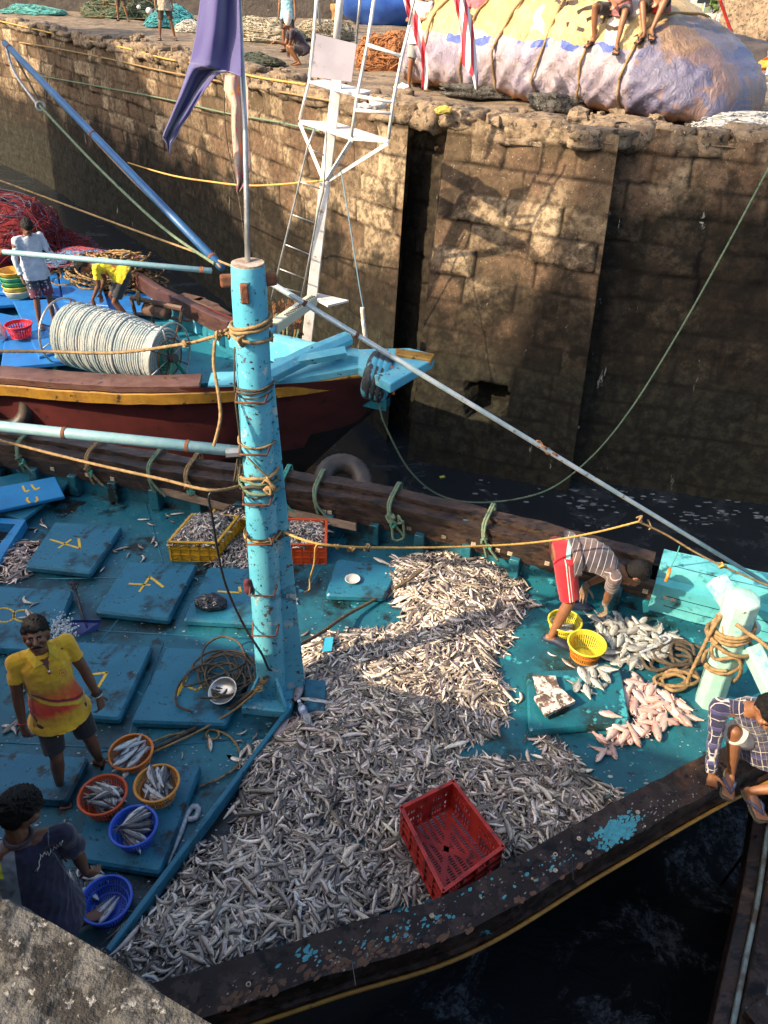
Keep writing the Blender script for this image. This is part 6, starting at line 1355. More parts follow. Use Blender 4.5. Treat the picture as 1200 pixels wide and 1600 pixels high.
def garment_top(pd, m, sleeve=.5, hem=-.10, loose=1.0, vox=.008, name='shirt', wr=.02, collar=None, seed=0, neckcut=.9, hemflare=1.0, long_=False):
    J, s = pd['J'], pd['s']; pel, ch, nk = J['pel'], J['chest'], J['neck']; up1, up2, sx, hx = pd['up1'], pd['up2'], pd['sx'], pd['hx']; mb = MB(); l = loose
    def ring(c, ax_, w, dpt, upv):
        f = upv.cross(ax_).normalized(); return [Vector(c)+ax_*(w*math.cos(2*math.pi*k/20))+f*(dpt*math.sin(2*math.pi*k/20)) for k in range(20)]
    mid = pel.lerp(ch, .5)+J.get('belly', V(0,0,0)); mx = hx.lerp(sx, .5).normalized()
    mb.rings([ring(pel+up1*hem*s, hx, .218*s*l*hemflare, .188*s*l*hemflare, up1), ring(pel+up1*(hem+.07)*s, hx, .208*s*l, .176*s*l, up1), ring(mid, mx, .168*s*l, .134*s*l, up1), ring(ch, sx, .176*s, .130*s, (up1+up2).normalized()), ring(ch.lerp(nk,.55), sx, .178*s, .115*s, up2), ring(ch.lerp(nk,.86), sx, .125*s, .086*s, up2), ring(ch.lerp(nk, neckcut+.06), sx, .074*s, .068*s, up2)])
    fr_ = [(pel+up1*hem*s, nk, sx, 0, 1.6)]
    for S_ in 'RL':
        sh, el, wr_ = J['sh'+S_], J['el'+S_], J['wr'+S_]; mb.cap(nk.lerp(sh,.42)-up2*.03*s, sh, .062*s, .064*s)
        if long_: 
            mb.cap(sh, sh.lerp(el,.5), .070*s, .060*s); mb.cap(sh.lerp(el,.5), el, .060*s, .052*s); pts = [el, el.lerp(wr_,.5), el.lerp(wr_,long_)]; mb.tube(pts, [.053*s,.048*s,.042*s], 14); fr_.append((sh, el, pd['sx'].cross(up2), .3, 1)); fr_.append((el, wr_, pd['sx'].cross(up2), .3, 1))
        else:
            mb.tube([sh-(el-sh)*.05, sh, sh.lerp(el,sleeve*.6), sh.lerp(el,sleeve)], [.056*s,.064*s,.060*s,.062*s*l], 16); fr_.append((sh, el, pd['sx'].cross(up2), .3, 1))
    me = remesh(mb, vox, 2); disp(me, wr*1.6, 9, seed, o=3); disp(me, wr*.8, 26, seed+3, o=2); setcoord(me, fr_); o = link_mesh(me, name, m, pd['t'])
    return o
def garment_legs(pd, m, ln=.75, loose=1.0, vox=.009, name='shorts', wr=.015, top=.07, seed=0):
    J, s = pd['J'], pd['s']; mb = MB(); up1, hx = pd['up1'], pd['hx']; pel = J['pel']
    f = up1.cross(hx).normalized()
    def ring(c, w, dpt): return [Vector(c)+hx*(w*math.cos(2*math.pi*k/18))+f*(dpt*math.sin(2*math.pi*k/18)) for k in range(18)]
    mb.rings([ring(pel-up1*.09*s, .14*s, .11*s), ring(pel-up1*.03*s, .165*s, .124*s), ring(pel+up1*.03*s, .162*s, .121*s), ring(pel+up1*top*s, .152*s, .115*s)])
    fr_ = [(pel-up1*.1*s, pel+up1*.1*s, hx, 0, 1.6)]
    for S_ in 'RL':
        hi, kn, an = J['hi'+S_], J['kn'+S_], J['an'+S_]
        pts = [hi+(pel-hi)*.2, hi, hi.lerp(kn, .5), hi.lerp(kn, min(ln, 1))]; r = [.09*s, .098*s*loose, .088*s*loose, .082*s*loose]
        if ln > 1: pts.append(kn.lerp(an, ln-1)); r.append(.078*s*loose)
        mb.tube(pts, r, 16); fr_.append((hi, kn, hx*(1 if S_ == 'L' else -1), .4, 1))
    me = remesh(mb, vox, 2); disp(me, wr*1.6, 9, seed+5, o=3); setcoord(me, fr_); return link_mesh(me, name, m, pd['t'])
def tcoord(nt):
    a = nt.nodes.new('ShaderNodeAttribute'); a.attribute_name = 'tc'; sp_ = nt.nodes.new('ShaderNodeSeparateXYZ'); nt.links.new(a.outputs['Vector'], sp_.inputs[0]); return a.outputs['Vector'], sp_.outputs[0], sp_.outputs[1], sp_.outputs[2]
def clothmat(name, c, c2=None, fn=None, rough=.85):
    m, nt, b = newmat(name); c2 = c2 or tuple(k*.75 for k in c); base_ = mixc(nt, ramp(nt, nz(nt, coord(nt), 12), .35, .65), c, c2)
    if fn: base_ = fn(nt, base_)
    nt.links.new(base_, b.inputs['Base Color']); b.inputs['Roughness'].default_value = rough; b.inputs['Sheen Weight'].default_value = .25; bump(nt, b, nz(nt, coord(nt), 60, 4, .7), .35, .006); return m
def stand(o, yaw, s=1.0, spread=.13, lean=0.0, look=None, dz=0):
    """joint set for an upright figure; yaw = facing angle, o = ground point between the feet"""
    f = V(math.cos(yaw), math.sin(yaw), 0); r = V(f.y, -f.x, 0); o = Vector(o)
    def L(a, b_, c): return o+(r*a+f*b_+V(0,0,c))*s
    J = dict(pel=L(0,0,.93), chest=L(0,.0+lean*.3,1.22), neck=L(0,-.01+lean*.5,1.44), head=L(0,.03+lean*.6,1.585), hf=look or f, hu=V(0,0,1))
    J.update(shR=L(.185,-.01+lean*.45,1.385), shL=L(-.185,-.01+lean*.45,1.385), hiR=L(.09,0,.90), hiL=L(-.09,0,.90), anR=L(spread,0,.075), anL=L(-spread,0,.075), toeR=f+r*.25, toeL=f-r*.25)
    J.update(elR=L(.235,-.03,1.10), elL=L(-.235,-.03,1.10), wrR=L(.25,.06,.855), wrL=L(-.25,.06,.855), hdR=V(0,0,-1)+f*.15, hdL=V(0,0,-1)+f*.15, pnR=-r, pnL=r)
    J['tsR'] = -1; J['tsL'] = 1
    return J, L, f, r
def knees(J, s=1.0, fwd=None, l1=.43, l2=.41):
    for S_ in 'RL': J['kn'+S_], J['an'+S_] = bend_joint(J['hi'+S_], J['an'+S_], l1*s, l2*s, J.get('pole'+S_, fwd))
def elbows(J, poleR, poleL, s=1.0):
    for S_, p in (('R', poleR), ('L', poleL)): J['el'+S_], J['wr'+S_] = bend_joint(J['sh'+S_], J['wr'+S_], .28*s, .255*s, p)
def sandal(pd, S_, m, strap=None, kind='v'):
    J, s = pd['J'], pd['s']; an = J['an'+S_]; d = Vector(J['toe'+S_]).normalized(); up = Vector(J.get('fup'+S_, V(0,0,1))); r = d.cross(up); 
    mb = MB(); out = [(-.07,.028),(-.03,.038),(.04,.038),(.11,.052),(.165,.052),(.195,.030)]
    top = [an+d*x*s+r*w*s-up*.080*s for x, w in out]+[an+d*x*s-r*w*s-up*.080*s for x, w in out[::-1]]; lo = [p-up*.018*s for p in top]; n_ = len(top)
    mb.add(top+lo, [tuple(range(n_)), tuple(range(2*n_-1, n_-1, -1))]+[(i, n_+i, n_+(i+1) % n_, (i+1) % n_) for i in range(n_)])
    mb.build('sandal_sole', m, pd['t'], bevel=.004)
    sm = strap or m
    if kind == 'v':
        for q in (-1, 1): MB().tube([an+d*.155*s-up*.058*s-r*.014*s, an+d*.10*s-up*.028*s+r*q*.03*s, an+d*.045*s-up*.050*s+r*q*.042*s, an+d*.03*s-up*.078*s+r*q*.040*s], [.006*s,.012*s,.010*s,.007*s], 6).build('strap', sm, pd['t'], smooth=True)
    elif kind == 'clog':
        mb = MB(); mb.rings([[an+d*(x*s)+r*(w*math.cos(k*math.pi/5)*s)+up*((z_+h*math.sin(k*math.pi/5))*s) for k in range(10)] for x, w, h, z_ in ((-.075,.022,.018,-.062),(-.06,.038,.034,-.052),(-.01,.042,.030,-.052),(.05,.044,.045,-.050),(.12,.056,.034,-.056),(.175,.052,.026,-.062),(.200,.03,.016,-.066))]); mb.build('clog', sm, pd['t'], smooth=True)
    else:
        for x in (.04,.10): MB().tube([an+d*x*s+r*.044*s-up*.08*s, an+d*(x+.01)*s+r*.034*s-up*.040*s, an+d*(x+.012)*s-up*.022*s, an+d*(x+.01)*s-r*.034*s-up*.040*s, an+d*x*s-r*.044*s-up*.08*s], .011*s, 6).build('strap', sm, pd['t'], smooth=True)
# ---- 1. standing man in the yellow and red polo
o1 = (P(95,1238,0)+P(157,1192,0))/2; yaw1 = math.atan2(-o1.y, -o1.x)+.10
look1 = (Vector(CP)-V(o1.x, o1.y, 1.55)).normalized(); look1 = (look1+V(0,0,-.28)+V(-.1,-.1,0)).normalized()
J, L, f, r = stand(o1, yaw1, .985, .17, 0.04, look1); J['hu'] = V(.05,-.05,1)
J['anR'] = P(93,1226,.08); J['anL'] = P(154,1184,.08); J['toeR'] = f+r*.12; J['toeL'] = f-r*.75
J['wrR'] = L(.26,.05,.84); J['wrL'] = L(-.27,.12,.83); J['polR'] = f
J['shR'] = L(.175,-.01,1.38); J['shL'] = L(-.175,-.01,1.38); elbows(J, r*.4-f*.6, -r*.7-f*.4, .985)
J['hdR'] = V(0,0,-1)+f*.2; J['hdL'] = V(0,0,-1)+f*.25; J['pnR'] = -r*.6-f*.6; J['pnL'] = r*.5-f*.7; knees(J, 1.0, f)
pd = person('man standing in yellow and red polo shirt and black shorts, looking up', J, m_skin, .985, .0055, mustache=True, curl=(.45,.55))
def f_yellow(nt, c):
    v, x, y, z = tcoord(nt); zz = mth(nt, 'ADD', z, mth(nt, 'MULTIPLY', x, .75)); w_ = nz(nt, v, 7, 2)
    band = mth(nt, 'MULTIPLY', ramp(nt, z, .10, .20), ramp(nt, z, .34, .46, 1, 0)); fr = ramp(nt, y, -.02, .02)
    red = mixc(nt, ramp(nt, z, .16, .42), (.70,.025,.015), (.66,.20,.02)); band = mth(nt, 'MULTIPLY', band, ramp(nt, x, .20, .21, 1, 0)); c = mixc(nt, mth(nt, 'MULTIPLY', band, ramp(nt, mth(nt,'ADD',w_,0), .2, .45)), c, red)
    tr_ = ramp(nt, x, .20, .21, 1, 0); d = mth(nt, 'ABSOLUTE', mth(nt, 'SUBTRACT', mth(nt, 'ADD', z, mth(nt, 'MULTIPLY', x, .62)), .25)); c = mixc(nt, mth(nt, 'MULTIPLY', tr_, ramp(nt, d, .012, .018, 1, 0)), c, (.68,.50,.03))
    d2 = mth(nt, 'ABSOLUTE', mth(nt, 'SUBTRACT', mth(nt, 'ADD', z, mth(nt, 'MULTIPLY', x, .62)), .285)); c = mixc(nt, mth(nt, 'MULTIPLY', tr_, ramp(nt, d2, .008, .012, 1, 0)), c, (.16,.02,.02))
    return c
m_poly = clothmat('yellow_red_polo', (.78,.46,.02), (.70,.37,.018), f_yellow); garment_top(pd, m_poly, .55, -.19, .97, .0065, 'polo_shirt', .018, seed=1, hemflare=1.10)
m_blk = clothmat('black_shorts', (.012,.012,.014)); garment_legs(pd, m_blk, .86, 1.0, .008, seed=2)
for S_ in 'RL': sandal(pd, S_, m_sole, None, 'bands')
nk, ch = J['neck'], J['chest']; fwd = f
m_col = clothmat('polo_collar', (.78,.50,.03)); m_pk = clothmat('red_placket', (.45,.02,.04))
u2 = V(0,0,1)
for q in (-1, 1):
    mb = MB(); a = nk+r*q*.055-f*.02+u2*.028; b_ = nk+r*q*.040+f*.070-u2*.012; c_ = nk+r*q*.012+f*.100-u2*.055; d_ = nk+r*q*.078+f*.104-u2*.060; e_ = nk+r*q*.100+f*.03-u2*.005
    mb.add([a,b_,c_,d_,e_]+[p-f*.004-u2*.005 for p in (a,b_,c_,d_,e_)], [(0,1,2,3,4),(9,8,7,6,5),(0,5,6,1),(1,6,7,2),(2,7,8,3),(3,8,9,4),(4,9,5,0)]); mb.build('collar', m_col, pd['t'], bevel=.003)
mb = MB(); a = nk+f*.085-u2*.03; b_ = nk+f*.122-u2*.15
mb.add([a+r*.034, a-r*.034, b_-r*.006, b_+r*.006, a+r*.034-f*.01, a-r*.034-f*.01, b_-r*.006-f*.01, b_+r*.006-f*.01], [(0,1,2,3),(7,6,5,4),(0,4,5,1),(1,5,6,2),(2,6,7,3),(3,7,4,0)]); mb.build('placket', m_pk, pd['t'])
mb = MB(); a = nk+f*.088-u2*.028; b_ = nk+f*.118-u2*.115
mb.add([a+r*.020, a-r*.020, b_-r*.003, b_+r*.003], [(0,1,2,3)]); mb.v = [tuple(Vector(p)+f*.003) for p in mb.v]; mb.build('open_neck', m_skin, pd['t'])
MB().ell(nk+f*.124-u2*.120, (.008,.008,.008)).build('button', m_white, pd['t'], smooth=True)
MB().tube([nk-r*.05+f*.05+u2*.0, nk-r*.035+f*.086-u2*.05, nk+f*.112-u2*.105, nk+r*.035+f*.086-u2*.05, nk+r*.05+f*.05], .0035, 6).build('bead_chain', m_cream, pd['t'], smooth=True)
wl_ = J['wrL'].lerp(J['elL'], .16); dw = (J['wrL']-J['elL']).normalized(); MB().torus(wl_, .031, .009, dw, 20, 6).build('wristwatch', m_sole, pd['t'], smooth=True); MB().ell(wl_+(-r*.9+f*.2)*.030, (.018,.018,.014)).build('watch_face', m_sole, pd['t'], smooth=True)
MB().torus(wl_+dw*.026, .029, .005, dw, 20, 6).build('bracelet', m_white, pd['t'], smooth=True); MB().torus(J['wrR'].lerp(J['elR'],.1), .028, .004, (J['wrR']-J['elR']), 20, 6).build('wrist_thread', m_pk, pd['t'], smooth=True)
# faint round chest emblem
def ring_emblem(c, r_, m, t):
    mb = MB(); n_ = f.cross(V(0,0,1)); 
    mb.torus(c, r_, .0016, f+V(0,0,.15), 24, 5)
    for k in range(5): a = k*1.26; mb.tube([c+n_*math.cos(a)*r_*.6+u2*math.sin(a)*r_*.6, c+n_*math.cos(a+2.2)*r_*.5+u2*math.sin(a+2.2)*r_*.5], .0014, 4)
    for k in range(7): mb.box(c+n_*((k-3)*.008)+u2*(r_+.010), (.004,.002,.006), yaw1)
    for k in range(5): mb.box(c+n_*((k-2)*.008)-u2*(r_+.010), (.004,.002,.006), yaw1)
    mb.build('chest_emblem', m, t)
ring_emblem(ch-r*.075+f*.142+u2*.055, .022, m_pk, pd['t'])
# ---- 2. man in the navy polo, seen from behind
o2 = V(-2.02,2.42,0); hd2 = P(28,1268,1.62)
yaw2 = math.atan2(.62,.50); J, L, f, r = stand(o2, yaw2, 1.0, .15, 0)
top2 = V(hd2.x, hd2.y, 0)-o2
J['pel'] = P(62,1412,.90); J['chest'] = P(42,1352,1.20); J['neck'] = P(30,1310,1.42); J['head'] = P(32,1268,1.56); J['hf'] = (f+V(.1,0,-.75)).normalized()
sdv = V(.86,-.30,-.04).normalized(); J['shR'] = P(100,1302,1.37); J['shL'] = P(-32,1348,1.36); hv = V(.75,-.55,0).normalized(); J['hiR'] = J['pel']+hv*.09-V(0,0,.03); J['hiL'] = J['pel']-hv*.09-V(0,0,.03)
J['anR'] = P(118,1440,.08); J['anL'] = o2+V(-.22,.1,.08); J['wrR'] = P(136,1366,.80); J['wrL'] = J['chest']+V(.15,.35,-.35); elbows(J, V(1,-.2,.2), V(-1,0,0)); J['hdR'] = V(.25,.3,-.9); J['hdL'] = V(.3,.5,-.6); J['pnR'] = V(-.3,.9,0); J['pnL'] = V(.5,-.5,0); knees(J, 1.0, f)
J['curl'] = 1.6; J['locks'] = 6; J['hair'] = 1.9
pd = person('man seen from behind in a navy and grey polo with blue shorts', J, m_skin, 1.0, .0065, face=False, curl=(.6,.5))
def f_navy(nt, c):
    v, x, y, z = tcoord(nt); e_ = mth(nt, 'ADD', x, mth(nt, 'MULTIPLY', z, .10)); body_ = ramp(nt, x, .22, .225, 1, 0)
    g1 = mth(nt, 'MULTIPLY', ramp(nt, mth(nt, 'SUBTRACT', e_, .085), 0, .003), body_); c = mixc(nt, g1, c, (.22,.25,.28))
    y1 = mth(nt, 'MULTIPLY', g1, mth(nt, 'MULTIPLY', ramp(nt, z, .46, .465), ramp(nt, x, .1, .11))); return mixc(nt, y1, c, (.80,.82,.02))
m_navy = clothmat('navy_polo', (.012,.012,.042), (.009,.009,.030), f_navy); gt = garment_top(pd, m_navy, .62, -.09, 1.18, .0075, 'polo_shirt', .022, seed=4)
garment_legs(pd, clothmat('blue_shorts', (.03,.06,.34)), .95, 1.12, .009, seed=5)
MB().torus(J['neck']+V(0,0,.015), .066, .012, pd['up2'], 26, 8).build('collar', clothmat('navy_collar', (.035,.02,.03)), pd['t'], smooth=True)
MB().torus(J['shR'].lerp(J['elR'], .62), .064, .004, J['elR']-J['shR'], 26, 6).build('sleeve_piping', m_steel, pd['t'], smooth=True)
# white script across the back, laid on the cloth
from mathutils.bvhtree import BVHTree
def on_cloth(ob, x, y, lift=.004):
    me = ob.data; og = org(ob.parent); tr = BVHTree.FromPolygons([v_.co+og for v_ in me.vertices], [p.vertices[:] for p in me.polygons]); d = Vector(ray(x, y)).normalized(); h = tr.ray_cast(Vector(CP), d)
    return (h[0]+h[1]*lift) if h[0] else None
scr = [(54,1361),(58,1354),(57,1362),(61,1352),(60,1346),(63,1340),(62,1334),(66,1338),(68,1332),(72,1336),(74,1330),(76,1337),(79,1330),(78,1324),(82,1328),(84,1322),(88,1325),(89,1319),(92,1322),(94,1315),(95,1321),(98,1313)]
tr_pts = [on_cloth(gt, x, y) for x, y in scr]; tr_pts = [p for p in tr_pts if p]
if len(tr_pts) > 3: MB().tube(tr_pts, .0032, 5).build('back_lettering', m_white, pd['t'], smooth=True)
# ---- 3. bent man in the striped shirt and red shorts
aR, aL = P(862,992,.08), P(893,940,.08); f3 = (P(960,975,.0)-P(870,975,0)).normalized(); s3 = V(f3.y, -f3.x, 0)
pel3 = P(876,868,.88); mid_f = (aR+aL)/2; pel3 = V(mid_f.x-.02, mid_f.y-.02, .83); pel3 = D(880,864,float((np.array(pel3)-CP)@FW))
neck3 = D(960,886,float((np.array(pel3)-CP)@FW)-.10); J = dict(pel=pel3, chest=pel3.lerp(neck3,.60)+V(0,0,.06), neck=neck3, belly=V(0,0,.02))
J['head'] = D(990,897,float((np.array(neck3)-CP)@FW)+.03); J['hf'] = (f3*.35+V(0,0,-1)).normalized(); J['hu'] = (f3+V(0,0,.2)).normalized()
J['shR'] = neck3+s3*.185+(pel3-neck3).normalized()*.05; J['shL'] = neck3-s3*.185+(pel3-neck3).normalized()*.05; J['hiR'] = pel3+s3*.09-V(0,0,.02); J['hiL'] = pel3-s3*.09-V(0,0,.02)
J['anR'], J['anL'] = aR, aL; J['toeR'] = f3+s3*.5; J['toeL'] = f3+s3*.1; J['poleR'] = f3+s3*.2; J['poleL'] = f3; knees(J, 1.0, f3, .42, .40)
J['wrR'] = D(943,950,float((np.array(P(945,965,.1))-CP)@FW)-.12); J['wrL'] = D(914,915,float((np.array(P(914,945,.2))-CP)@FW)-.12); elbows(J, -f3*.2+s3*.7, f3*.2)
J['hdR'] = V(.25,-.1,-1); J['hdL'] = V(.0,-.05,-1); J['pnR'] = -f3; J['pnL'] = s3-f3*.4; J['locks'] = 1
pd = person('man bent double in grey striped shirt and red shorts, picking fish with gloved hands', J, m_skin2, 1.10, .0065, curl=(.7,.4))
def f_str(nt, c):
    v, x, y, z = tcoord(nt); q = mth(nt, 'FRACT', mth(nt, 'MULTIPLY', z, 19.0)); c = mixc(nt, ramp(nt, nz(nt, v, 4, 2), .4, .6, 0, .7), c, (.16,.10,.085))
    return mixc(nt, mth(nt, 'MULTIPLY', ramp(nt, q, .07, .11, 1, 0), .9), c, (.55,.50,.50))
garment_top(pd, clothmat('striped_shirt', (.055,.048,.062), (.04,.034,.044), f_str), .66, .045, 1.0, .007, 'striped_shirt', .016, seed=7)
def f_red(nt, c):
    v, x, y, z = tcoord(nt); e1 = mth(nt, 'ABSOLUTE', mth(nt, 'SUBTRACT', y, .0)); e2 = mth(nt, 'ABSOLUTE', mth(nt, 'SUBTRACT', e1, .012)); side_ = ramp(nt, x, .45, .46)
    return mixc(nt, mth(nt, 'MULTIPLY', ramp(nt, e2, .003, .005, 1, 0), side_), c, (.75,.7,.68))
garment_legs(pd, clothmat('red_shorts', (.52,.012,.025), (.42,.01,.02), f_red), .93, 1.08, .008, top=.05, seed=8)
ub = (J['chest']-J['pel']).normalized(); MB().tube([J['pel']+ub*.045, J['pel']+ub*.085], [.165,.163], 24).build('waistband', clothmat('pale_blue_band', (.28,.50,.52)), pd['t'])
m_glv = clothmat('grey_glove', (.24,.22,.18), (.16,.14,.11))
for S_, cl_, cu in (('R', 'tsR', .7), ('L', 'tsL', .4)):
    mb = MB(); w0 = J['wr'+S_]; dr = Vector(J['hd'+S_]).normalized(); el = J['el'+S_]
    mb.tube([w0.lerp(el, .16), w0, w0+dr*.02], [.034,.031,.033], 12); hand(mb, w0, dr, J['pn'+S_], 1.10, 1 if S_ == 'R' else -1, cu); me = remesh(mb, .0055, 1); link_mesh(me, 'glove', m_glv, pd['t'])
MB().torus(J['wrL'].lerp(J['elL'], .2), .032, .004, J['wrL']-J['elL'], 18, 6).build('wrist_thread', m_sole, pd['t'])
m_clog = M('navy_clog', (.018,.025,.05), None, 4, .5)
for S_ in 'RL': sandal(pd, S_, m_clog, m_clog, 'clog')
# ---- 4. squatting man in the plaid shirt on the gunwale, right edge
gz = .42; aR, aL = P(1143,1205,gz+.08), P(1176,1236,gz+.08); f4 = V(-.25,-.95,0).normalized(); s4 = V(f4.y, -f4.x, 0)   # s4: his right
f4 = V(-.55,-.83,0).normalized(); s4 = V(f4.y,-f4.x,0)
mid = (aR+aL)/2; pel = V(mid.x+.22, mid.y+.26, gz+.20); nkp = D(1172,1108,float((np.array(pel)-CP)@FW)-.46)
J = dict(pel=pel, chest=pel.lerp(nkp,.55)+V(.04,.04,.02), neck=nkp, head=D(1192,1112,float((np.array(nkp)-CP)@FW)-.06), hf=(V(-.1,-.75,-.62)).normalized(), hu=V(.1,-.5,1))
J['head'] = nkp+V(.06,-.09,.085)
J['shR'] = nkp+V(-.17,.06,-.06); J['shL'] = nkp+V(.19,-.04,-.05); J['hiR'] = pel+V(-.085,.03,0); J['hiL'] = pel+V(.085,-.05,0); J['anR'], J['anL'] = aR, aL; J['toeR'] = V(-.35,-.9,0); J['toeL'] = V(.15,-1,0); J['poleR'] = V(-.6,-.3,1); J['poleL'] = V(.9,-.5,.8); knees(J, 1.0, None, .41, .40)
J['wrR'] = D(1112,1212,float((np.array(P(1110,1240,gz))-CP)@FW)-.06); J['wrL'] = pel+V(.30,-.42,.22); elbows(J, V(-1,.2,-.1), V(1,-.2,0)); J['hdR'] = V(.0,-.55,-.8); J['hdL'] = V(-.3,-.6,-.3); J['pnR'] = V(.3,.6,-.5); J['pnL'] = V(0,0,-1); J['locks'] = 2.2; J['curl'] = 1.2
pd = person('man in blue and white plaid shirt crouching on the gunwale at the right edge', J, m_skin2, 1.0, .006, curl=(.75,.4))
def f_plaid(nt, c):
    v, x, y, z = tcoord(nt); out = c
    for co_, k, w, col in ((z, 15, .07, (.55,.52,.50)), (x, 15, .07, (.55,.52,.50)), (z, 7.5, .20, (.05,.05,.16)), (x, 30, .04, (.4,.3,.2))):
        q = mth(nt, 'FRACT', mth(nt, 'MULTIPLY', co_, float(k))); out = mixc(nt, mth(nt, 'MULTIPLY', ramp(nt, q, w, w+.04, 1, 0), .85), out, col)
    return out
garment_top(pd, clothmat('plaid_shirt', (.014,.014,.045), (.020,.020,.065), f_plaid), .6, -.06, 1.08, .0065, 'plaid_shirt', .02, seed=9, long_=.93)
garment_legs(pd, clothmat('pale_shorts', (.52,.50,.46)), .97, 1.1, .0075, seed=10)
m_slip = M('slate_strap', (.09,.10,.19), None, 4, .5); m_slb = M('olive_sole', (.10,.09,.06), None, 4, .7)
for S_ in 'RL': sandal(pd, S_, m_slb, m_slip, 'v')
MB().torus(J['wrR'].lerp(J['elR'], .10), .029, .0045, J['wrR']-J['elR'], 20, 6).build('bangle', m_white, pd['t'], smooth=True)
# ---- far boat crew
o5 = P(74,507,.34); J, L, f, r = stand(o5, -.75, 1.0, .12, .05); J['head'] = L(0,.10,1.56); J['hf'] = (f+V(0,0,-.9)).normalized()
J['wrR'] = L(.27,.12,.88); J['wrL'] = L(-.30,.30,.82); elbows(J, r-f*.5, -r-f*.3); knees(J, 1.0, f); J['pnR'] = -r; J['pnL'] = r
pd = person('man in light blue long-sleeved shirt standing on the far boat, head bowed', J, m_skin, 1.0, .012)
garment_top(pd, clothmat('light_blue_shirt', (.42,.50,.60), (.36,.44,.55)), .6, -.14, 1.06, .011, 'shirt', .03, seed=11, long_=.9)
def f_shp(nt, c):
    v, x, y, z = tcoord(nt); return mixc(nt, ramp(nt, nz(nt, v, 22, 2), .6, .63), mixc(nt, ramp(nt, z, .25, .3), c, (.10,.02,.05)), (.5,.5,.55))
garment_legs(pd, clothmat('patterned_shorts', (.02,.035,.07), None, f_shp), .95, 1.1, .012, seed=12)
o6 = P(196,506,.30); f6 = V(-.95,-.25,0).normalized(); s6 = V(f6.y,-f6.x,0); pel = o6+V(0,0,.80)-f6*.10; nk6 = pel+f6*.42+V(0,0,.20)
J = dict(pel=pel, chest=pel.lerp(nk6,.6)+V(0,0,.06), neck=nk6, head=nk6+f6*.16-V(0,0,.02), hf=(f6*.3+V(0,0,-1)).normalized(), hu=(f6+V(0,0,.3)).normalized(), shR=nk6+s6*.18-f6*.04, shL=nk6-s6*.18-f6*.04, hiR=pel+s6*.09, hiL=pel-s6*.09, anR=o6+s6*.16+V(0,0,.08), anL=o6-s6*.14-f6*.12+V(0,0,.08), toeR=f6, toeL=f6, wrR=nk6+s6*.12+f6*.0-V(0,0,.50), wrL=nk6-s6*.14+f6*.1-V(0,0,.5), hdR=V(0,0,-1), hdL=V(0,0,-1), pnR=-s6, pnL=s6)
elbows(J, -f6, -f6); knees(J, 1.0, f6)
pd = person('man in bright yellow t-shirt bending over behind the rope reel', J, m_skin, 1.0, .012)
def f_y2(nt, c):
    v, x, y, z = tcoord(nt); return mixc(nt, mth(nt,'MULTIPLY', ramp(nt, z, .16, .2), mth(nt,'MULTIPLY', ramp(nt, z, .28, .32, 1, 0), ramp(nt, nz(nt, v, 4, 1), .52, .56))), c, (.65,.08,.02))
garment_top(pd, clothmat('yellow_tee', (.80,.62,.02), (.7,.52,.02), f_y2), .65, -.02, 1.05, .011, 'shirt', .025, seed=13); garment_legs(pd, clothmat('charcoal_shorts', (.03,.035,.045)), .8, 1.1, .012, seed=14)
# ---- people on the far quay (heads are above the picture but they are whole)
ZG = 3.38
def quayman(label, px, py, yaw, arms, shirtm, shortm, wide=.14, sleeve=.6, s=1.0, kind='v', depth_z=ZG, hem=-.12, lnn=.9):
    o = P(px, py, depth_z); J, L, f, r = stand(o, yaw, s, wide, .0)
    if arms == 'crossed':
        J['wrR'] = L(-.10,.18,1.15); J['wrL'] = L(.10,.21,1.12); elbows(J, r*.8-V(0,0,1)*.6, -r*.8-V(0,0,1)*.6, s); J['hdR'] = -r+V(0,0,.3); J['hdL'] = r+V(0,0,.2); J['pnR'] = -f; J['pnL'] = -f
    else: elbows(J, r*.4-f, -r*.4-f, s)
    knees(J, s, f); pd = person(label, J, m_skin2, s, .012); garment_top(pd, shirtm, sleeve, hem-.06, 1.06, .012, 'shirt', .03, seed=px); garment_legs(pd, shortm, lnn, 1.12, .012, seed=py)
    for S_ in 'RL': sandal(pd, S_, m_sole, None, kind)
    return pd
m_wht = clothmat('white_tee', (.72,.70,.68)); m_dms = clothmat('denim_shorts', (.22,.26,.27), (.34,.33,.29)); m_pkt = clothmat('coral_tee', (.62,.17,.19), (.55,.14,.16)); m_och = clothmat('ochre_shorts', (.32,.20,.06), (.10,.07,.03))
quayman('man in white polo with navy sleeves and denim shorts, arms folded, on the quay', 652, 139, -1.75, 'crossed', m_wht, m_dms, .17)
quayman('man in coral t-shirt and ochre shorts, arms folded, before the tarpaulin', 736, 136, -1.5, 'crossed', m_pkt, m_och, .16, s=1.0, depth_z=ZG+.12)
quayman('man in light blue shirt and black shorts holding a plastic pouch on the quay', 452, 80, -1.9, 'down', clothmat('sky_tee', (.25,.50,.58)), clothmat('dark_shorts', (.03,.022,.02)), .14)
pgm = P(443,75,ZG); 
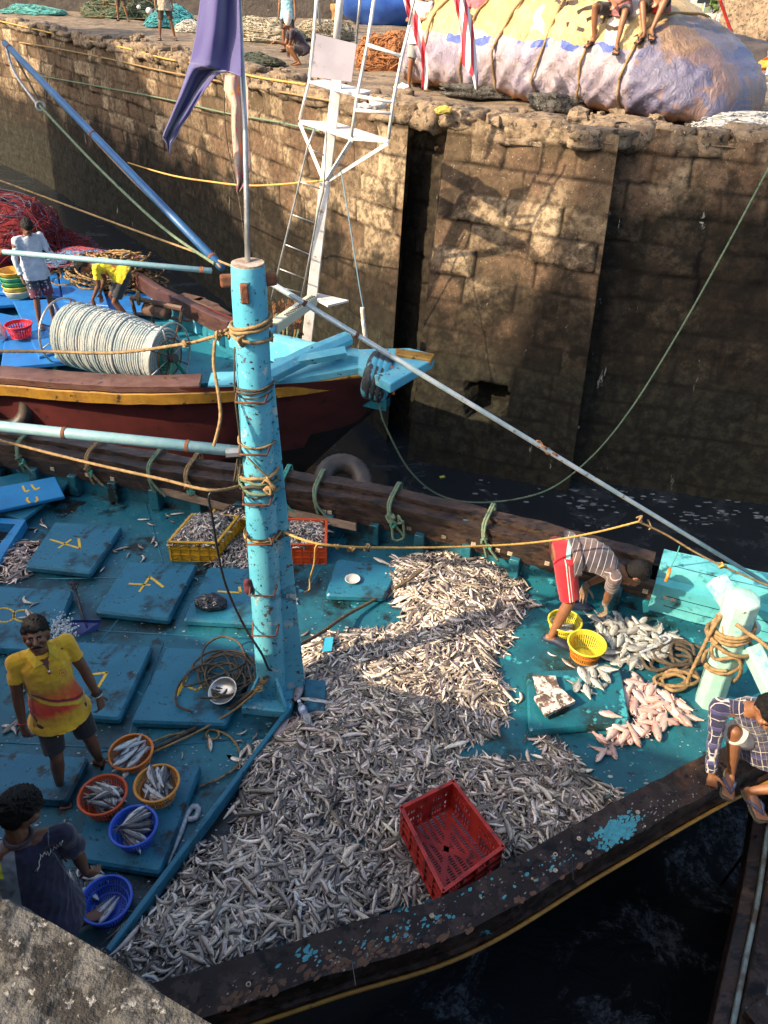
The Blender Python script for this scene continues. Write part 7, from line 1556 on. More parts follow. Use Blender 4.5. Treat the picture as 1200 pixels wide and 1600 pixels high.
# crouching boy
ob = P(466,102,ZG); fb = V(-.95,-.3,0).normalized(); sb_ = V(fb.y,-fb.x,0); pel = ob+V(0,0,.30)-fb*.15; nk7 = pel+fb*.30+V(0,0,.42)
J = dict(pel=pel, chest=pel.lerp(nk7,.6)-fb*.04, neck=nk7, head=nk7+fb*.09+V(0,0,.11), hf=(fb+V(0,0,-.7)).normalized(), hu=V(0,0,1), shR=nk7+sb_*.17-V(0,0,.05), shL=nk7-sb_*.17-V(0,0,.05), hiR=pel+sb_*.09, hiL=pel-sb_*.09, anR=ob+sb_*.16+V(0,0,.08), anL=ob-sb_*.14+V(0,0,.08), toeR=fb, toeL=fb, poleR=fb+V(0,0,1), poleL=fb+V(0,0,1), wrR=nk7+fb*.35+sb_*.15-V(0,0,.25), wrL=nk7+fb*.05+sb_*.25-V(0,0,.50), hdR=fb-V(0,0,.4), hdL=V(0,0,-1), pnR=V(0,0,-1), pnL=-sb_)
elbows(J, V(0,0,-1), -fb); knees(J, .9, None, .40, .39); pd = person('crouching young man in dark t-shirt mending nets on the far quay', J, m_skin2, .95, .012); garment_top(pd, clothmat('plum_tee', (.03,.02,.035)), .6, -.04, 1.05, .012, seed=21); garment_legs(pd, clothmat('dusk_shorts', (.04,.03,.03)), .8, 1.05, .012, seed=22)
quayman('barefoot man in dark shorts walking along the far quay edge by the green nets', 262, 62, -1.3, 'down', clothmat('beige_tee', (.45,.38,.28)), clothmat('brown_shorts', (.08,.05,.03)), .22)
quayman('man in brown shorts standing at the far left end of the quay by turquoise netting', 193, 33, -1.6, 'down', clothmat('grey_tee', (.3,.3,.3)), clothmat('umber_shorts', (.10,.06,.035)), .20)
quayman('barefoot man at the upper left behind the quay edge stones', 88, 14, -1.2, 'down', clothmat('rust_tee', (.35,.14,.08)), clothmat('olive_shorts', (.08,.08,.04)), .18)
# ================================================================ THINGS ON THE FAR QUAY AND FAR BOAT
m_tarp, nt, b = newmat('tarpaulin'); vec = coord(nt); sp_ = nt.nodes.new('ShaderNodeSeparateXYZ'); nt.links.new(vec, sp_.inputs[0]); tx, ty, tz = sp_.outputs
wz = mth(nt, 'ADD', tz, mth(nt, 'MULTIPLY', mth(nt, 'SUBTRACT', nz(nt, vec, 1.4, 4), .5), .45))
lav = mixc(nt, ramp(nt, nz(nt, vec, 2.2, 5), .40, .62), (.36,.32,.37), (.27,.26,.37)); lav = mixc(nt, ramp(nt, nz(nt, vec, 5, 4), .58, .66), lav, (.52,.48,.52))
ye = mixc(nt, ramp(nt, nz(nt, vec, 2.5, 4), .4, .6), (.60,.45,.20), (.48,.34,.15)); ye = mixc(nt, ramp(nt, nz(nt, vec, 1.1, 2), .60, .62), ye, (.68,.62,.52))
c = mixc(nt, ramp(nt, wz, .98, 1.0), lav, ye)
blu = mth(nt, 'MULTIPLY', mth(nt, 'MULTIPLY', ramp(nt, wz, .88, .89), ramp(nt, wz, 1.0, 1.01, 1, 0)), ramp(nt, nz(nt, vec, 1.1, 2), .55, .56)); c = mixc(nt, blu, c, (.02,.10,.42))
c = mixc(nt, ramp(nt, mth(nt, 'ADD', tz, mth(nt, 'MULTIPLY', nz(nt, vec, 3), .2)), .18, .34, 1, 0), c, (.34,.15,.07))
endm = ramp(nt, mth(nt, 'ADD', tx, mth(nt, 'MULTIPLY', nz(nt, vec, 1.3), .5)), 2.35, 2.45); c = mixc(nt, mth(nt, 'MULTIPLY', endm, .85), c, mixc(nt, ramp(nt, nz(nt, vec, 1.2, 3), .46, .5), (.14,.09,.08), (.035,.065,.16)))
wv = nt.nodes.new('ShaderNodeTexWave'); wv.inputs['Scale'].default_value = 26; wv.inputs['Distortion'].default_value = 3; nt.links.new(vec, wv.inputs[0])
c = mixc(nt, ramp(nt, wv.outputs[1], .65, .95, 0, .5), c, (.34,.17,.10)); nt.links.new(c, b.inputs['Base Color']); b.inputs['Roughness'].default_value = .38
bump(nt, b, nz(nt, coord(nt, 'Object', (1,1,.5)), 6, 6, .65, 1.0), .8, .08)
tA, tB = P(618,136,ZG), P(1048,200,ZG); ax_ = (tB-tA); Lt = ax_.length; ax_.normalize(); bk_ = Vector((-ax_.y, ax_.x, 0)); cen = tA+(tB-tA)*.5+bk_*1.40
TP = thing('tarpaulin_bundle', 'huge net load wrapped in lavender and yellow tarpaulin and tied with ropes on the quay', 'tarpaulin', V(cen.x, cen.y, ZG)); TP.rotation_euler = (0,0,math.atan2(ax_.y, ax_.x))
mb = MB(); nx_, nr_ = 150, 90; rs_ = []
for i in range(nx_+1):
    u = i/nx_*2-1; e_ = (1-abs(u)**5)**.42 if abs(u) < 1 else 0; ring = []
    hgt = (1-.16*u)*(1.50+.12*math.sin(u*5)+.22*math.cos(u*2.0))*max(e_, .02); wd = 1.45*max(e_**.8, .02); X = u*(Lt/2+.55)
    for k in range(nr_):
        a = 2*math.pi*k/nr_; cx_, sx_ = math.cos(a), math.sin(a); y = -wd*abs(cx_)**.45*(1 if cx_ > 0 else -1); z = hgt*.5+hgt*.5*abs(sx_)**.75*(1 if sx_ > 0 else -1)
        if cx_ > 0: y *= 1-.42*max(0, z/hgt-.45)
        p = V(X, y, max(z, 0)); d = V(0, -cx_, sx_*.6)
        f1 = noise.noise(V(X*.9+z*.6, z*.8, 3))*.10+(1-abs(noise.noise(V(X*2.6-z*2.8, z*1.2+y, 7)))*2.2)**3*.07+(1-abs(noise.noise(V(X*4.6+z*5.5, z*1.5-y, 11)))*2.4)**3*.035
        for rx_ in (-2.3,-1.4,-.6,.3,1.15,1.9): f1 -= .04*math.exp(-((X-rx_-.12*z)/.10)**2)
        ring.append(p+d*f1*(1 if z > .05 else .2))
    rs_.append(ring)
mb.rings(rs_); tme = mb.mesh('wrapped_load'); tme.materials.append(m_tarp); tme.shade_smooth(); to = bpy.data.objects.new('wrapped_load', tme); COL.objects.link(to); to.parent = TP
for rx_ in (-2.3,-1.4,-.6,.3,1.15,1.9):
    i = int(round((rx_/(Lt/2+.55)+1)/2*nx_)); pts = []
    for k in range(0, nr_, 4):
        a = 2*math.pi*k/nr_
        if math.cos(a) > -.4: 
            j = min(nx_, max(0, int(round(((rx_+.12*rs_[i][k].z)/(Lt/2+.55)+1)/2*nx_)))); q = rs_[j][k]; pts.append((k, q+V(0,-.03*max(math.cos(a),0),.03*max(math.sin(a),0))))
    ks = [p for k, p in pts if k > nr_*.5]+[p for k, p in pts if k <= nr_*.5]
    mbr = rope_mb(ks, .022); me = mbr.mesh('tie_rope'); me.materials.append(m_tan); me.shade_smooth(); o = bpy.data.objects.new('tie_rope', me); COL.objects.link(o); o.parent = TP
def onmesh(me, og, rz, x, y, lift=.01):
    R_ = Matrix.Rotation(rz, 3, 'Z'); tr = BVHTree.FromPolygons([R_@v_.co+og for v_ in me.vertices], [p.vertices[:] for p in me.polygons]); return lambda x, y: (lambda h: (h[0]+h[1]*lift) if h[0] else None)(tr.ray_cast(Vector(CP), Vector(ray(x, y)).normalized()))
hit = onmesh(tme, V(cen.x, cen.y, ZG), TP.rotation_euler.z, 0, 0)
m_ink = M('faded_black_print', (.035,.028,.025), (.07,.055,.045), 12, .8); Ri = Matrix.Rotation(-TP.rotation_euler.z, 3, 'Z')
for st_ in ([(892,33),(892,42),(900,49),(910,52)], [(866,3),(874,9),(884,10)], [(876,16),(888,8),(903,7)], [(903,24),(918,17),(932,14)], [(932,32),(945,20),(941,14)], [(918,36),(928,30),(940,38)], [(945,45),(958,50),(972,47)], [(984,70),(1000,60)]):
    pts = [hit(*q) for q in st_]; pts = [p for p in pts if p]; n_ = len(pts); mb = MB()
    if n_ < 2: continue
    for k, p in enumerate(pts):
        d = (pts[min(k+1, n_-1)]-pts[max(k-1, 0)]).normalized(); w = d.cross((Vector(CP)-p).normalized()).normalized()*.075; mb.v += [tuple(Ri@(q-V(cen.x,cen.y,ZG))) for q in (p-w, p+w)]
    mb.f = [(2*k, 2*k+1, 2*k+3, 2*k+2) for k in range(n_-1)]; me = mb.mesh('printed_letter'); me.materials.append(m_ink); o = bpy.data.objects.new('printed_letter', me); COL.objects.link(o); o.parent = TP
# two men sitting on it
def sitter(label, px, py, feet, yaw, sm_, shm, seed, sk=m_skin2):
    hp_ = hit(px, py) or P(px, py, ZG+1.2); f = V(math.cos(yaw), math.sin(yaw), 0); r = V(f.y,-f.x,0); pel = hp_+V(0,0,.14)+V(0,.15,0)
    nk = pel+V(0,0,.50)+f*.08
    J = dict(pel=pel, chest=pel.lerp(nk,.58), neck=nk, head=nk+V(0,0,.15)+f*.03, hf=f+V(0,0,-.2), hu=V(0,0,1), shR=nk+r*.18-V(0,0,.05), shL=nk-r*.18-V(0,0,.05), hiR=pel+r*.09, hiL=pel-r*.09)
    for S_, q in zip('RL', feet):
        h = hit(*q); h = h or (pel+f*.5-V(0,0,.45)); J['an'+S_] = h+V(0,-.03,.09); J['toe'+S_] = f+r*(.5 if S_ == 'R' else -.2)-V(0,0,.3); J['fup'+S_] = V(0,0,1)+f*.3
    J.update(wrR=pel+f*.36+r*.05+V(0,0,.12), wrL=pel+f*.38-r*.04+V(0,0,.10), hdR=f-r*.6-V(0,0,.3), hdL=f+r*.6-V(0,0,.5), pnR=V(0,0,-1)-r*.3, pnL=V(0,0,-1), poleR=f+V(0,0,1)+r*.6, poleL=f+V(0,0,1)-r*.3)
    for S_ in 'RL': J['toe'+S_] = (Vector(J['toe'+S_])-Vector(J['fup'+S_]).normalized()*Vector(J['toe'+S_]).dot(Vector(J['fup'+S_]).normalized()))
    elbows(J, r-V(0,0,.6), -r-V(0,0,.6)); knees(J, 1.0, None); pd = person(label, J, sk, 1.0, .012); garment_top(pd, sm_, .7, -.05, 1.04, .012, 'shirt', .03, seed=seed); garment_legs(pd, shm, .85, 1.1, .012, seed=seed)
    for S_ in 'RL': sandal(pd, S_, m_sole, None, 'v')
sitter('man in dusty pink shirt sitting on the tarpaulin bundle, feet apart, left of two', 968, 33, [(925,68),(962,78)], -2.0, clothmat('dusty_pink_shirt', (.42,.16,.17)), clothmat('black_pants', (.02,.015,.015)), 31)
sitter('man in red vest sitting on the tarpaulin bundle hugging his knees, right of two', 1028, 28, [(1003,62),(1016,56)], -1.9, clothmat('red_vest', (.60,.03,.03)), clothmat('dark_green_shorts', (.015,.02,.015)), 32)
# nets: tangled heaps
def net_heap(label, px, py, rx, ry, h, cols, seed, z=ZG, n_=110, th=.012, name='net_heap', kind=None):
    """lumpy mound wrapped in many tangled strands"""
    c = P(px, py, z); rr = random.Random(seed); mats = [M('net_%d_%d' % (seed, i), cc, tuple(k*.6 for k in cc), 14, .9, (), .8, 60) for i, cc in enumerate(cols)]
    t = thing(name, label, 'net', c); mb = MB(); mb.ell(c+V(0,0,h*.12), (rx, ry, h*.88), n=48, m=26); me = mb.mesh('mound')
    def hh(p): return 1+.30*noise.noise(V(p.x*1.5+seed, p.y*1.5, p.z*2))+.14*noise.noise(V(p.x*5, p.y*5+seed, p.z*5))
    for v_ in me.vertices:
        d = v_.co-c; k = hh(v_.co); v_.co = c+V(d.x*k, d.y*k, max(d.z*k, -.02))
    disp(me, .12, 7, seed); disp(me, .05, 25, seed); link_mesh(me, 'mound', mats[0], t)
    for i, m_ in enumerate(mats):
        mb = MB()
        for k in range(n_//len(mats)):
            a = rr.uniform(0, 6.28); ph = rr.uniform(.1, 1.45); pts = []
            for j in range(7):
                a += rr.gauss(0, .28); ph = min(1.5, max(.05, ph+rr.gauss(0, .16))); p = V(rx*math.sin(ph)*math.cos(a), ry*math.sin(ph)*math.sin(a), h*math.cos(ph)); q = hh(c+p)*1.04+rr.uniform(0,.05); pts.append(c+V(p.x*q, p.y*q, max(p.z*q, .01)))
            mb.tube(smoothpath(pts, .12), th*rr.uniform(.6,1.3), 5)
        mb.build('tangled_strands', m_, t, smooth=True)
    return t
net_heap('dark green and brown fishing net heap between the walkers and the flag', 205, 28, 1.9, 1.3, .75, [(.06,.08,.045),(.22,.17,.09),(.12,.20,.14)], 51, n_=220)
net_heap('turquoise fishing net heap left of the indigo flag', 268, 42, .95, .7, .55, [(.06,.33,.38),(.10,.42,.45)], 52, n_=200)
net_heap('small turquoise net on the upper left quay edge', 55, 22, 1.4, .5, .30, [(.08,.34,.33),(.15,.38,.33)], 53, n_=140)
net_heap('white gauzy net heap just left of the indigo flag foot', 300, 50, .55, .5, .35, [(.55,.52,.44),(.45,.42,.36)], 54, n_=120)
net_heap('pale cream net heap beside the crouching young man', 415, 62, 1.3, 1.2, .55, [(.52,.46,.34),(.40,.34,.24)], 55, n_=240)
net_heap('dark green small net between the flag pole and the cream net', 395, 100, .7, .35, .20, [(.05,.07,.05),(.10,.10,.07)], 56, n_=100)
net_heap('orange brown net slumped against the left end of the tarpaulin bundle', 607, 108, .75, .5, .75, [(.42,.17,.06),(.36,.16,.07)], 57, n_=180)
net_heap('grey white net heap at the right end of the tarpaulin bundle', 1190, 205, 1.0, .7, .22, [(.45,.45,.44),(.35,.35,.36)], 58, n_=120)
net_heap('tan net pile behind the lookout board on the quay', 505, 60, 1.0, .9, .5, [(.42,.36,.25),(.30,.26,.18)], 59, n_=160)
for x, y, r_ in ((233,17,.10),(217,11,.07)):
    o = MB().ell(P(x, y, ZG+.7), (r_,r_,r_*.9), n=18, m=12).build('net_float', m_white, None, smooth=True); tag(o, ('larger' if r_ > .08 else 'smaller')+' white float lying on the dark green net heap', 'float')
o = MB().lathe([(.24,0),(.22,.1),(.20,.6),(.26,.68),(.26,.82),(.22,.86),(.02,.87)], P(527,48,ZG), 24).build('bollard', M('ochre_bollard', (.34,.20,.07), (.22,.12,.05), 8, .7, [((.05,.04,.03), 5, .6, .1)], .5, 20), None, smooth=True); tag(o, 'ochre stone mooring bollard behind the lookout post', 'bollard')
o = MB().ell(P(408,48,ZG+.15), (.55,.25,.14), n=26, m=14); me = o.mesh('cloth'); disp(me, .25, 5); o = link_mesh(me, 'blue_rag', M('blue_white_cloth', (.04,.10,.35), (.5,.52,.55), 7, .9), None); tag(o, 'crumpled blue and white cloth on the quay left of the man with the pouch', 'cloth')
PW = thing('parapet_wall', 'dark stone parapet wall far behind the nets at the top', 'wall', V(-6,42,ZG))
MB().box((-4,44,ZG+.9), (34,.6,2.0), .05).build('masonry', m_wall2 := M('dark_stone', (.06,.05,.045), (.10,.085,.07), 2, .9, [((.2,.17,.13), 5, .62, .06)], .8, 6, bdist=.05), PW)
o = MB().ell((-.8,40,ZG+1.2), (2.2,1.2,1.3), n=30, m=18); me = o.mesh('x'); disp(me, .8, 1.2); o = link_mesh(me, 'blue_tarpaulin', M('blue_tarp', (.03,.10,.45), (.04,.14,.5), 3, .5), None); tag(o, 'dark blue tarpaulin heap far behind the lookout platform', 'tarpaulin')
o = MB().ell(P(450,28,ZG+.95)+V(0,-.1,0), (.09,.07,.15), n=18, m=12).build('plastic_pouch', m_wht, None, smooth=True); tag(o, 'white plastic pouch held by the man in the light blue shirt', 'bag')
# blocks and rubble on the quay edge
rr = random.Random(77)
for i, (x, y, sz, rz, lab) in enumerate([(760,142,(1.5,.30,.22),-.20,'long rough concrete beam left of the short one on the quay edge'),(876,160,(1.0,.34,.26),-.25,'short broken concrete beam in front of the tarpaulin on the quay edge')]):
    me = rock(MB(), P(x, y, ZG+.12), (sz[0]/2, sz[1]/2, sz[2]/2), rz, i+3, 26, 18).mesh('b'); disp(me, .08, 9); o = link_mesh(me, 'concrete_beam', m_conc, None); tag(o, lab, 'beam')
mb = MB()
for k in range(520):
    i = rr.randrange(len(topl)); x, y = topl[i]
    if y > 26 or x > 9: continue
    s_ = rr.uniform(.02,.11)*(1 if rr.random() < .85 else 1.8); rock(mb, (x+rr.gauss(0,.3), y+rr.uniform(.05,1.6), 3.40+s_*.2), (s_, s_*.8, s_*.6), rr.random()*6, k, 7, 5)
o = mb.build('edge_rubble', m_rub, None, smooth=False); tag(o, 'loose rubble and broken stone strewn along the top of the quay wall', 'rubble', kind='stuff')
for x, y, c_, lab in ((692,172,(.55,.42,.08),'crumpled yellow plastic wrapper on the quay edge'),(568,168,(.7,.68,.64),'left scrap of white paper under the lookout rail'),(590,162,(.7,.68,.64),'folded white paper beside the lookout rail upright'),(628,137,(.75,.75,.78),'small white plastic lump by the sandal of the man in white')):
    me = MB().ell(P(x, y, ZG+.12), (.14,.09,.07), n=16, m=10).mesh('w'); disp(me, .12, 14, x); o = link_mesh(me, 'litter', M('litter_%d' % x, c_, None, 5, .6), None, smooth=False); tag(o, lab, 'litter')
# ropes along the wall
ap = np.concatenate(AV); v_ = ap-CP; cc = v_@FW; keep = cc > 1; ap = ap[keep]; v_ = v_[keep]; cc = cc[keep]; pxs = np.stack([600+FPX*(v_@RT)/cc, 800-FPX*(v_@UPV)/cc], -1)
def wallpt(x, y, o_=.06):
    d = np.hypot(pxs[:, 0]-x, pxs[:, 1]-y); k = np.argsort(d)[:12]; k = k[np.argmin(cc[k])]; t_ = cc[k]*(1-o_/cc[k]*1.4); return D(x, y, t_)
mkrope('yellow rope draped just below the top of the left wall', [wallpt(-30,28)]+[wallpt(x, y) for x, y in ((0,33),(60,47),(130,62),(200,76),(260,92),(330,103),(400,120),(478,132))], .022, m_ylr)
mkrope('grey twisted rope along the left wall under the yellow one', [wallpt(x, y) for x, y in ((30,66),(90,76),(170,92),(260,112),(350,128),(430,142),(520,158))], .022, m_tan)
mkrope('lower knotted rope along the left wall behind the flag', [wallpt(x, y) for x, y in ((60,118),(105,126),(170,138),(260,155),(350,176),(430,190),(500,205))], .020, m_grn)
mkrope('yellow rope from the left wall to the white lookout post', [wallpt(200,254), Py(260,272,15.5), Py(330,284,14), Py(400,290,12.6), Py(508,282,11.8)], .016, m_ylr)
mkrope('dark rope hanging down the wall behind the flag pole', [wallpt(350,130), wallpt(352,200), wallpt(362,260), wallpt(375,320), wallpt(385,400)], .016, m_drk)
# red and white streamers
m_rw, nt, b = newmat('red_white_cloth'); b.inputs['Roughness'].default_value = .9; vec = coord(nt); w2_ = nt.nodes.new('ShaderNodeTexWave'); w2_.inputs['Scale'].default_value = 2.6; w2_.bands_direction = 'X'; w2_.inputs['Distortion'].default_value = 1; nt.links.new(vec, w2_.inputs[0]); nt.links.new(mixc(nt, ramp(nt, w2_.outputs[1], .45, .5), (.62,.04,.06), (.75,.70,.66)), b.inputs['Base Color'])
cloth('streamer', [(-40,622,634,0),(0,630,642,0),(30,638,656,0),(60,648,662,0),(85,656,668,0),(110,660,670,0),(140,658,668,0)], (11.2,11.4), m_rw, 'red and white cloth streamer hanging in front of the man in white', 1.0, .06, 14, 4)
cloth('streamer', [(-40,700,724,0),(0,708,728,0),(30,716,738,0),(60,720,742,0),(100,722,746,0),(120,738,747,0),(140,742,746,0)], (11.2,11.4), m_rw, 'frayed red and white streamer hanging in front of the man in coral', 1.2, .07, 16, 6)
# far boat gear
net_heap('big red trawl net heaped at the left end of the far boat', -22, 408, 1.9, 1.3, 1.15, [(.22,.014,.018),(.17,.02,.03),(.26,.02,.025),(.12,.13,.2)], 61, z=.25, n_=520, th=.0065)
net_heap('blue and red small net strands behind the tan rope pile', 150, 410, .9, .5, .22, [(.12,.14,.24),(.35,.05,.06),(.10,.25,.45)], 62, z=.5, n_=150, th=.012)
def rope_pile(label, px, py, rx, ry, h, m, n_, seed, z, r=.022):
    c = P(px, py, z); rr = random.Random(seed); pts = []
    for k in range(n_):
        ox, oy = rr.gauss(0, .28)*rx, rr.gauss(0, .28)*ry; s_ = rr.uniform(.35,.75); ph = rr.random()*6; zz = h*(k/n_)*.9+rr.uniform(0,.05)
        sc = 1-.45*(k/n_)
        for i in range(8): a = ph+i*.785; pts.append(c+V(ox*sc+rx*s_*sc*math.cos(a), oy*sc+ry*s_*sc*math.sin(a), zz+.05*math.sin(a*2+ph)))
    return mkrope(label, pts, r, m, 'rope_pile', 'rope', step=.10)
rope_pile('big pile of tan rope behind the bending man in yellow', 178, 452, 1.1, .75, .7, m_tan, 62, 71, .15)
rope_pile('coil of pale rope at the left edge before the red net', 22, 408, .95, .6, .55, m_wrope, 16, 72, .3, .024)
for k, (c_, lab) in enumerate((((.75,.72,.62),'white lowest'),((.72,.55,.10),'yellow second'),((.05,.32,.12),'green third'),((.10,.42,.20),'light green fourth'),((.75,.38,.05),'orange top'))):
    p = P(30,462,.30)+V(0,0,.085*k); t = thing('plastic_tub', lab+' tub in the stack left of the standing man in blue', 'tub', p, 'stacked tubs'); mm = plastic('tub_%d' % k, c_)
    MB().lathe([(.20,0),(.235,.10),(.245,.115),(.235,.12),(.225,.11),(.19,.012),(.02,.01)], p, 30).build('shell', mm, t, smooth=True); MB().torus(p+V(0,0,.115), .238, .010, n=30, m=6).build('rim', mm, t, smooth=True)
basket(31,516,.20,.20,'bright red basket on the blue panels of the far boat', m_pr, z=.33, ribs=28, name='plastic_basket')
o = MB().lathe([(.10,0),(.10,.16),(.06,.2),(.05,.26),(.02,.27)], P(2,528,.30), 18).build('white_jug', m_white, None, smooth=True); tag(o, 'white jug at the left edge beside the red basket', 'jug')
WN = thing('winch', 'rusty brown winch frame on the far boat deck right of the bending man', 'winch', P(250,500,0)); m_wn = M('greasy_iron', (.07,.04,.03), (.13,.07,.045), 7, .6, [((.02,.015,.012), 9, .6, .1)], .5, 30)
for a, b_, r_ in (((205,465,.55),(215,505,.1),.035),((235,470,.55),(240,512,.1),.035),((205,465,.6),(285,482,.6),.045),((285,482,.6),(280,515,.1),.035),((215,490,.3),(330,505,.25),.03),((225,480,.45),(300,470,.45),.025)): MB().tube([P(*a), P(*b_)], r_, 6).build('frame_bar', m_wn, WN)
MB().tube([P(228,482,.45), P(262,490,.45)], .11, 16).build('drum', m_wn, WN, smooth=True); MB().torus(P(216,466,.6), .09, .03, (1,.2,0), 20, 8).build('rope_turns', m_tan, WN, smooth=True)
for k, (x, y) in enumerate(((300,470),(322,478),(345,492),(315,500))): 
    o = MB().box(P(x, y, .12), (.55,.22,.16), -.5-.2*k).build('iron_plate', m_wn, None, bevel=.02); tag(o, ['upper left','upper right','rightmost','lowest'][k]+' dark iron plate among the gear behind the rope reel', 'plate')
o = MB().lathe([(.10,0),(.09,.02),(.03,.05),(.025,.45),(.04,.46),(.01,.47)], P(330,530,.0), 18).build('plunger', bpy.data.materials['black_plastic'], None, smooth=True); tag(o, 'black plunger shaped weight standing on the far boat deck near the mast', 'tool')
# fallen foam on the water
mb = MB(); rr = random.Random(9)
for k in range(70):
    u = rr.random(); x = 880+330*u; y = 768+46*u+rr.gauss(0,9)+8*math.sin(u*12); p = P(x, y, -1.994)
    s_ = rr.uniform(.01,.06)*(.4+rr.random()); n_ = 7; ph = rr.random()*6; mb.add([(p.x+s_*2.2*rr.uniform(.5,1)*math.cos(i*.9+ph), p.y+s_*.8*rr.uniform(.5,1)*math.sin(i*.9+ph), p.z) for i in range(n_)], [tuple(range(n_))])
for k in range(70):
    p = P(rr.uniform(620,1190), rr.uniform(742,830), -1.993); s_ = rr.uniform(.01,.03); mb.add([(p.x+s_*2*math.cos(i*1.25+k), p.y+s_*math.sin(i*1.25+k), p.z) for i in range(5)], [(0,1,2,3,4)])
o = mb.build('foam_flecks', M('scum', (.17,.19,.20), (.10,.11,.12), 9, .8), None); tag(o, 'pale scum and foam flecks floating at the foot of the right wall', 'foam', kind='stuff')
o = MB().box(P(691,745,-1.985), (.09,.06,.01), .4).build('floating_wrapper', M('lime', (.35,.38,.05), None, 4, .6), None); tag(o, 'yellow green wrapper floating between the far bow and the mooring line', 'litter')
me = MB().tube(smoothpath([P(1000,800,-1.99), P(985,810,-1.99), P(978,820,-1.99), P(968,816,-1.99), P(963,800,-1.99), P(975,790,-1.99)], .04), .018, 6).mesh('p'); 
# background harbour, upper right
def flag_on_pole(x, y0, y1, t_, col, label, w=1.0, hang=.55):
    a, b_ = D(x, y0, t_), D(x+(y0-y1)*.18, y1, t_); t = thing('pole_flag', label, 'flag', a, 'harbour flags'); MB().tube([a, b_], .03, 6).build('pole', m_alup, t)
    mb = MB(); H_ = (b_-a).length*hang; nn_ = 10
    for j in range(nn_+1):
        v2 = j/nn_; wd = w*(.25+.55*math.sin(v2*2.6))*(1-v2*.5)
        for i in range(7): u_ = i/6; mb.v.append(tuple(b_.lerp(a, .04+hang*v2)+V(-wd*u_, .10*math.sin(u_*6+j), -.25*u_)))
    mb.f = [(j*7+i, j*7+i+1, (j+1)*7+i+1, (j+1)*7+i) for j in range(nn_) for i in range(6)]
    mb.build('cloth', clothmat('flag_'+label.split()[0]+str(x), col), t, smooth=True)
flag_on_pole(1088, 78, 5, 26, (.80,.30,.02), 'saffron orange flag on a leaning pole beyond the bundle'); flag_on_pole(1112, 78, 22, 24, (.70,.10,.04), 'vermilion flag just right of the saffron one'); flag_on_pole(1062, 68, 24, 27, (.62,.12,.08), 'brick red flag left of the saffron one', .8)
flag_on_pole(1120, 50, 20, 30, (.6,.45,.25), 'straw coloured pennant near the rock', .8); flag_on_pole(1182, 185, 138, 17, (.80,.55,.05), 'yellow pennant above the life ring', .45); flag_on_pole(1166, 195, 155, 17, (.62,.20,.08), 'brownish pennant left of the life ring', .3); flag_on_pole(1198, 118, 72, 18, (.80,.25,.03), 'orange pennant at the right edge', .4); flag_on_pole(1028,50,-30,25,(.70,.14,.06),'crimson banner behind the sitting men',1.2)
HS = thing('harbour_house', 'white walled harbour house with dark roof and windows beyond the bundle', 'house', P(1110,40,ZG)+V(0,0,0)); hc_ = D(1118,30,40); hy = hc_.y
m_wl = M('whitewash', (.72,.70,.66), (.6,.57,.52), 3, .8); MB().box((hc_.x, hy+2, ZG+1.2), (7,4,2.8), -.1).build('wall', m_wl, HS); mb = MB(); mb.add([(hc_.x-4,hy-.6,ZG+2.5),(hc_.x+4,hy-1.2,ZG+2.5),(hc_.x+4,hy+2,ZG+3.8),(hc_.x-4,hy+2,ZG+3.8),(hc_.x-4,hy+5,ZG+2.5),(hc_.x+4,hy+5,ZG+2.5)], [(0,1,2,3),(3,2,5,4),(0,3,4),(1,5,2)]); mb.build('roof', m_wall2, HS)
for k in range(4): MB().box((hc_.x-2.4+1.6*k, hy-.05-.16*k, ZG+1.5), (.8,.1,1.0), -.1).build('window', M('dark_glass', (.03,.04,.05), None, 3, .2) if k == 0 else bpy.data.materials['dark_glass'], HS)
MB().box((hc_.x+9, hy+3, ZG+1.4), (6,4,2.8), .1).build('brown_shed', M('brown_boards', (.20,.09,.06), (.28,.22,.15), 2, .8), None, bevel=.02); tag(bpy.data.objects['brown_shed'], 'brown boarded shed at the upper right edge behind the rock', 'shed')
me = MB().ell(D(1180,62,32), (1.9,1.6,2.6), n=30, m=20).mesh('r'); disp(me, 1.6, .8); o = link_mesh(me, 'rock_outcrop', m_rub, None); tag(o, 'tan rocky outcrop under the tree at the upper right', 'rock')
def tree(label, c, R_, h, seed, dens=1400, leaf=.22):
    rr = random.Random(seed); t = thing('harbour_tree', label, 'tree', c); mb = MB(); top = c+V(rr.gauss(0,.3), rr.gauss(0,.3), h*.62); mb.tube([c, c.lerp(top,.5)+V(.15,.1,0), top], [.22,.16,.10], 8)
    mb.build('trunk', m_wn, t, smooth=True); cl = []
    for k in range(11):
        d = V(rr.gauss(0,1), rr.gauss(0,1), rr.gauss(0,.6)).normalized()*R_*rr.uniform(.35,.8); e_ = top+V(0,0,h*.18)+d; MB().tube([top-V(0,0,.4), top.lerp(e_,.5)+V(0,0,.15), e_], [.08,.05,.02], 5).build('limb', m_wn, t); cl.append((e_, R_*rr.uniform(.28,.5)))
    for nm, cc_, q in (('foliage', (.07,.13,.03), 0), ('foliage', (.12,.20,.05), 1)):
        mb = MB()
        for k in range(dens//2):
            e_, r_ = rr.choice(cl); p = e_+V(rr.gauss(0,.5), rr.gauss(0,.5), rr.gauss(0,.4))*r_; n1 = V(rr.gauss(0,1), rr.gauss(0,1), rr.gauss(0,1)+.5).normalized(); a = n1.orthogonal()*leaf*rr.uniform(.5,1); b2 = n1.cross(a)*.55; mb.add([p-a, p-b2, p+a, p+b2], [(0,1,2,3)])
        mb.build(nm, M('leaf_%d_%d' % (seed, q), cc_, tuple(k*.7 for k in cc_), 2, .6), t)
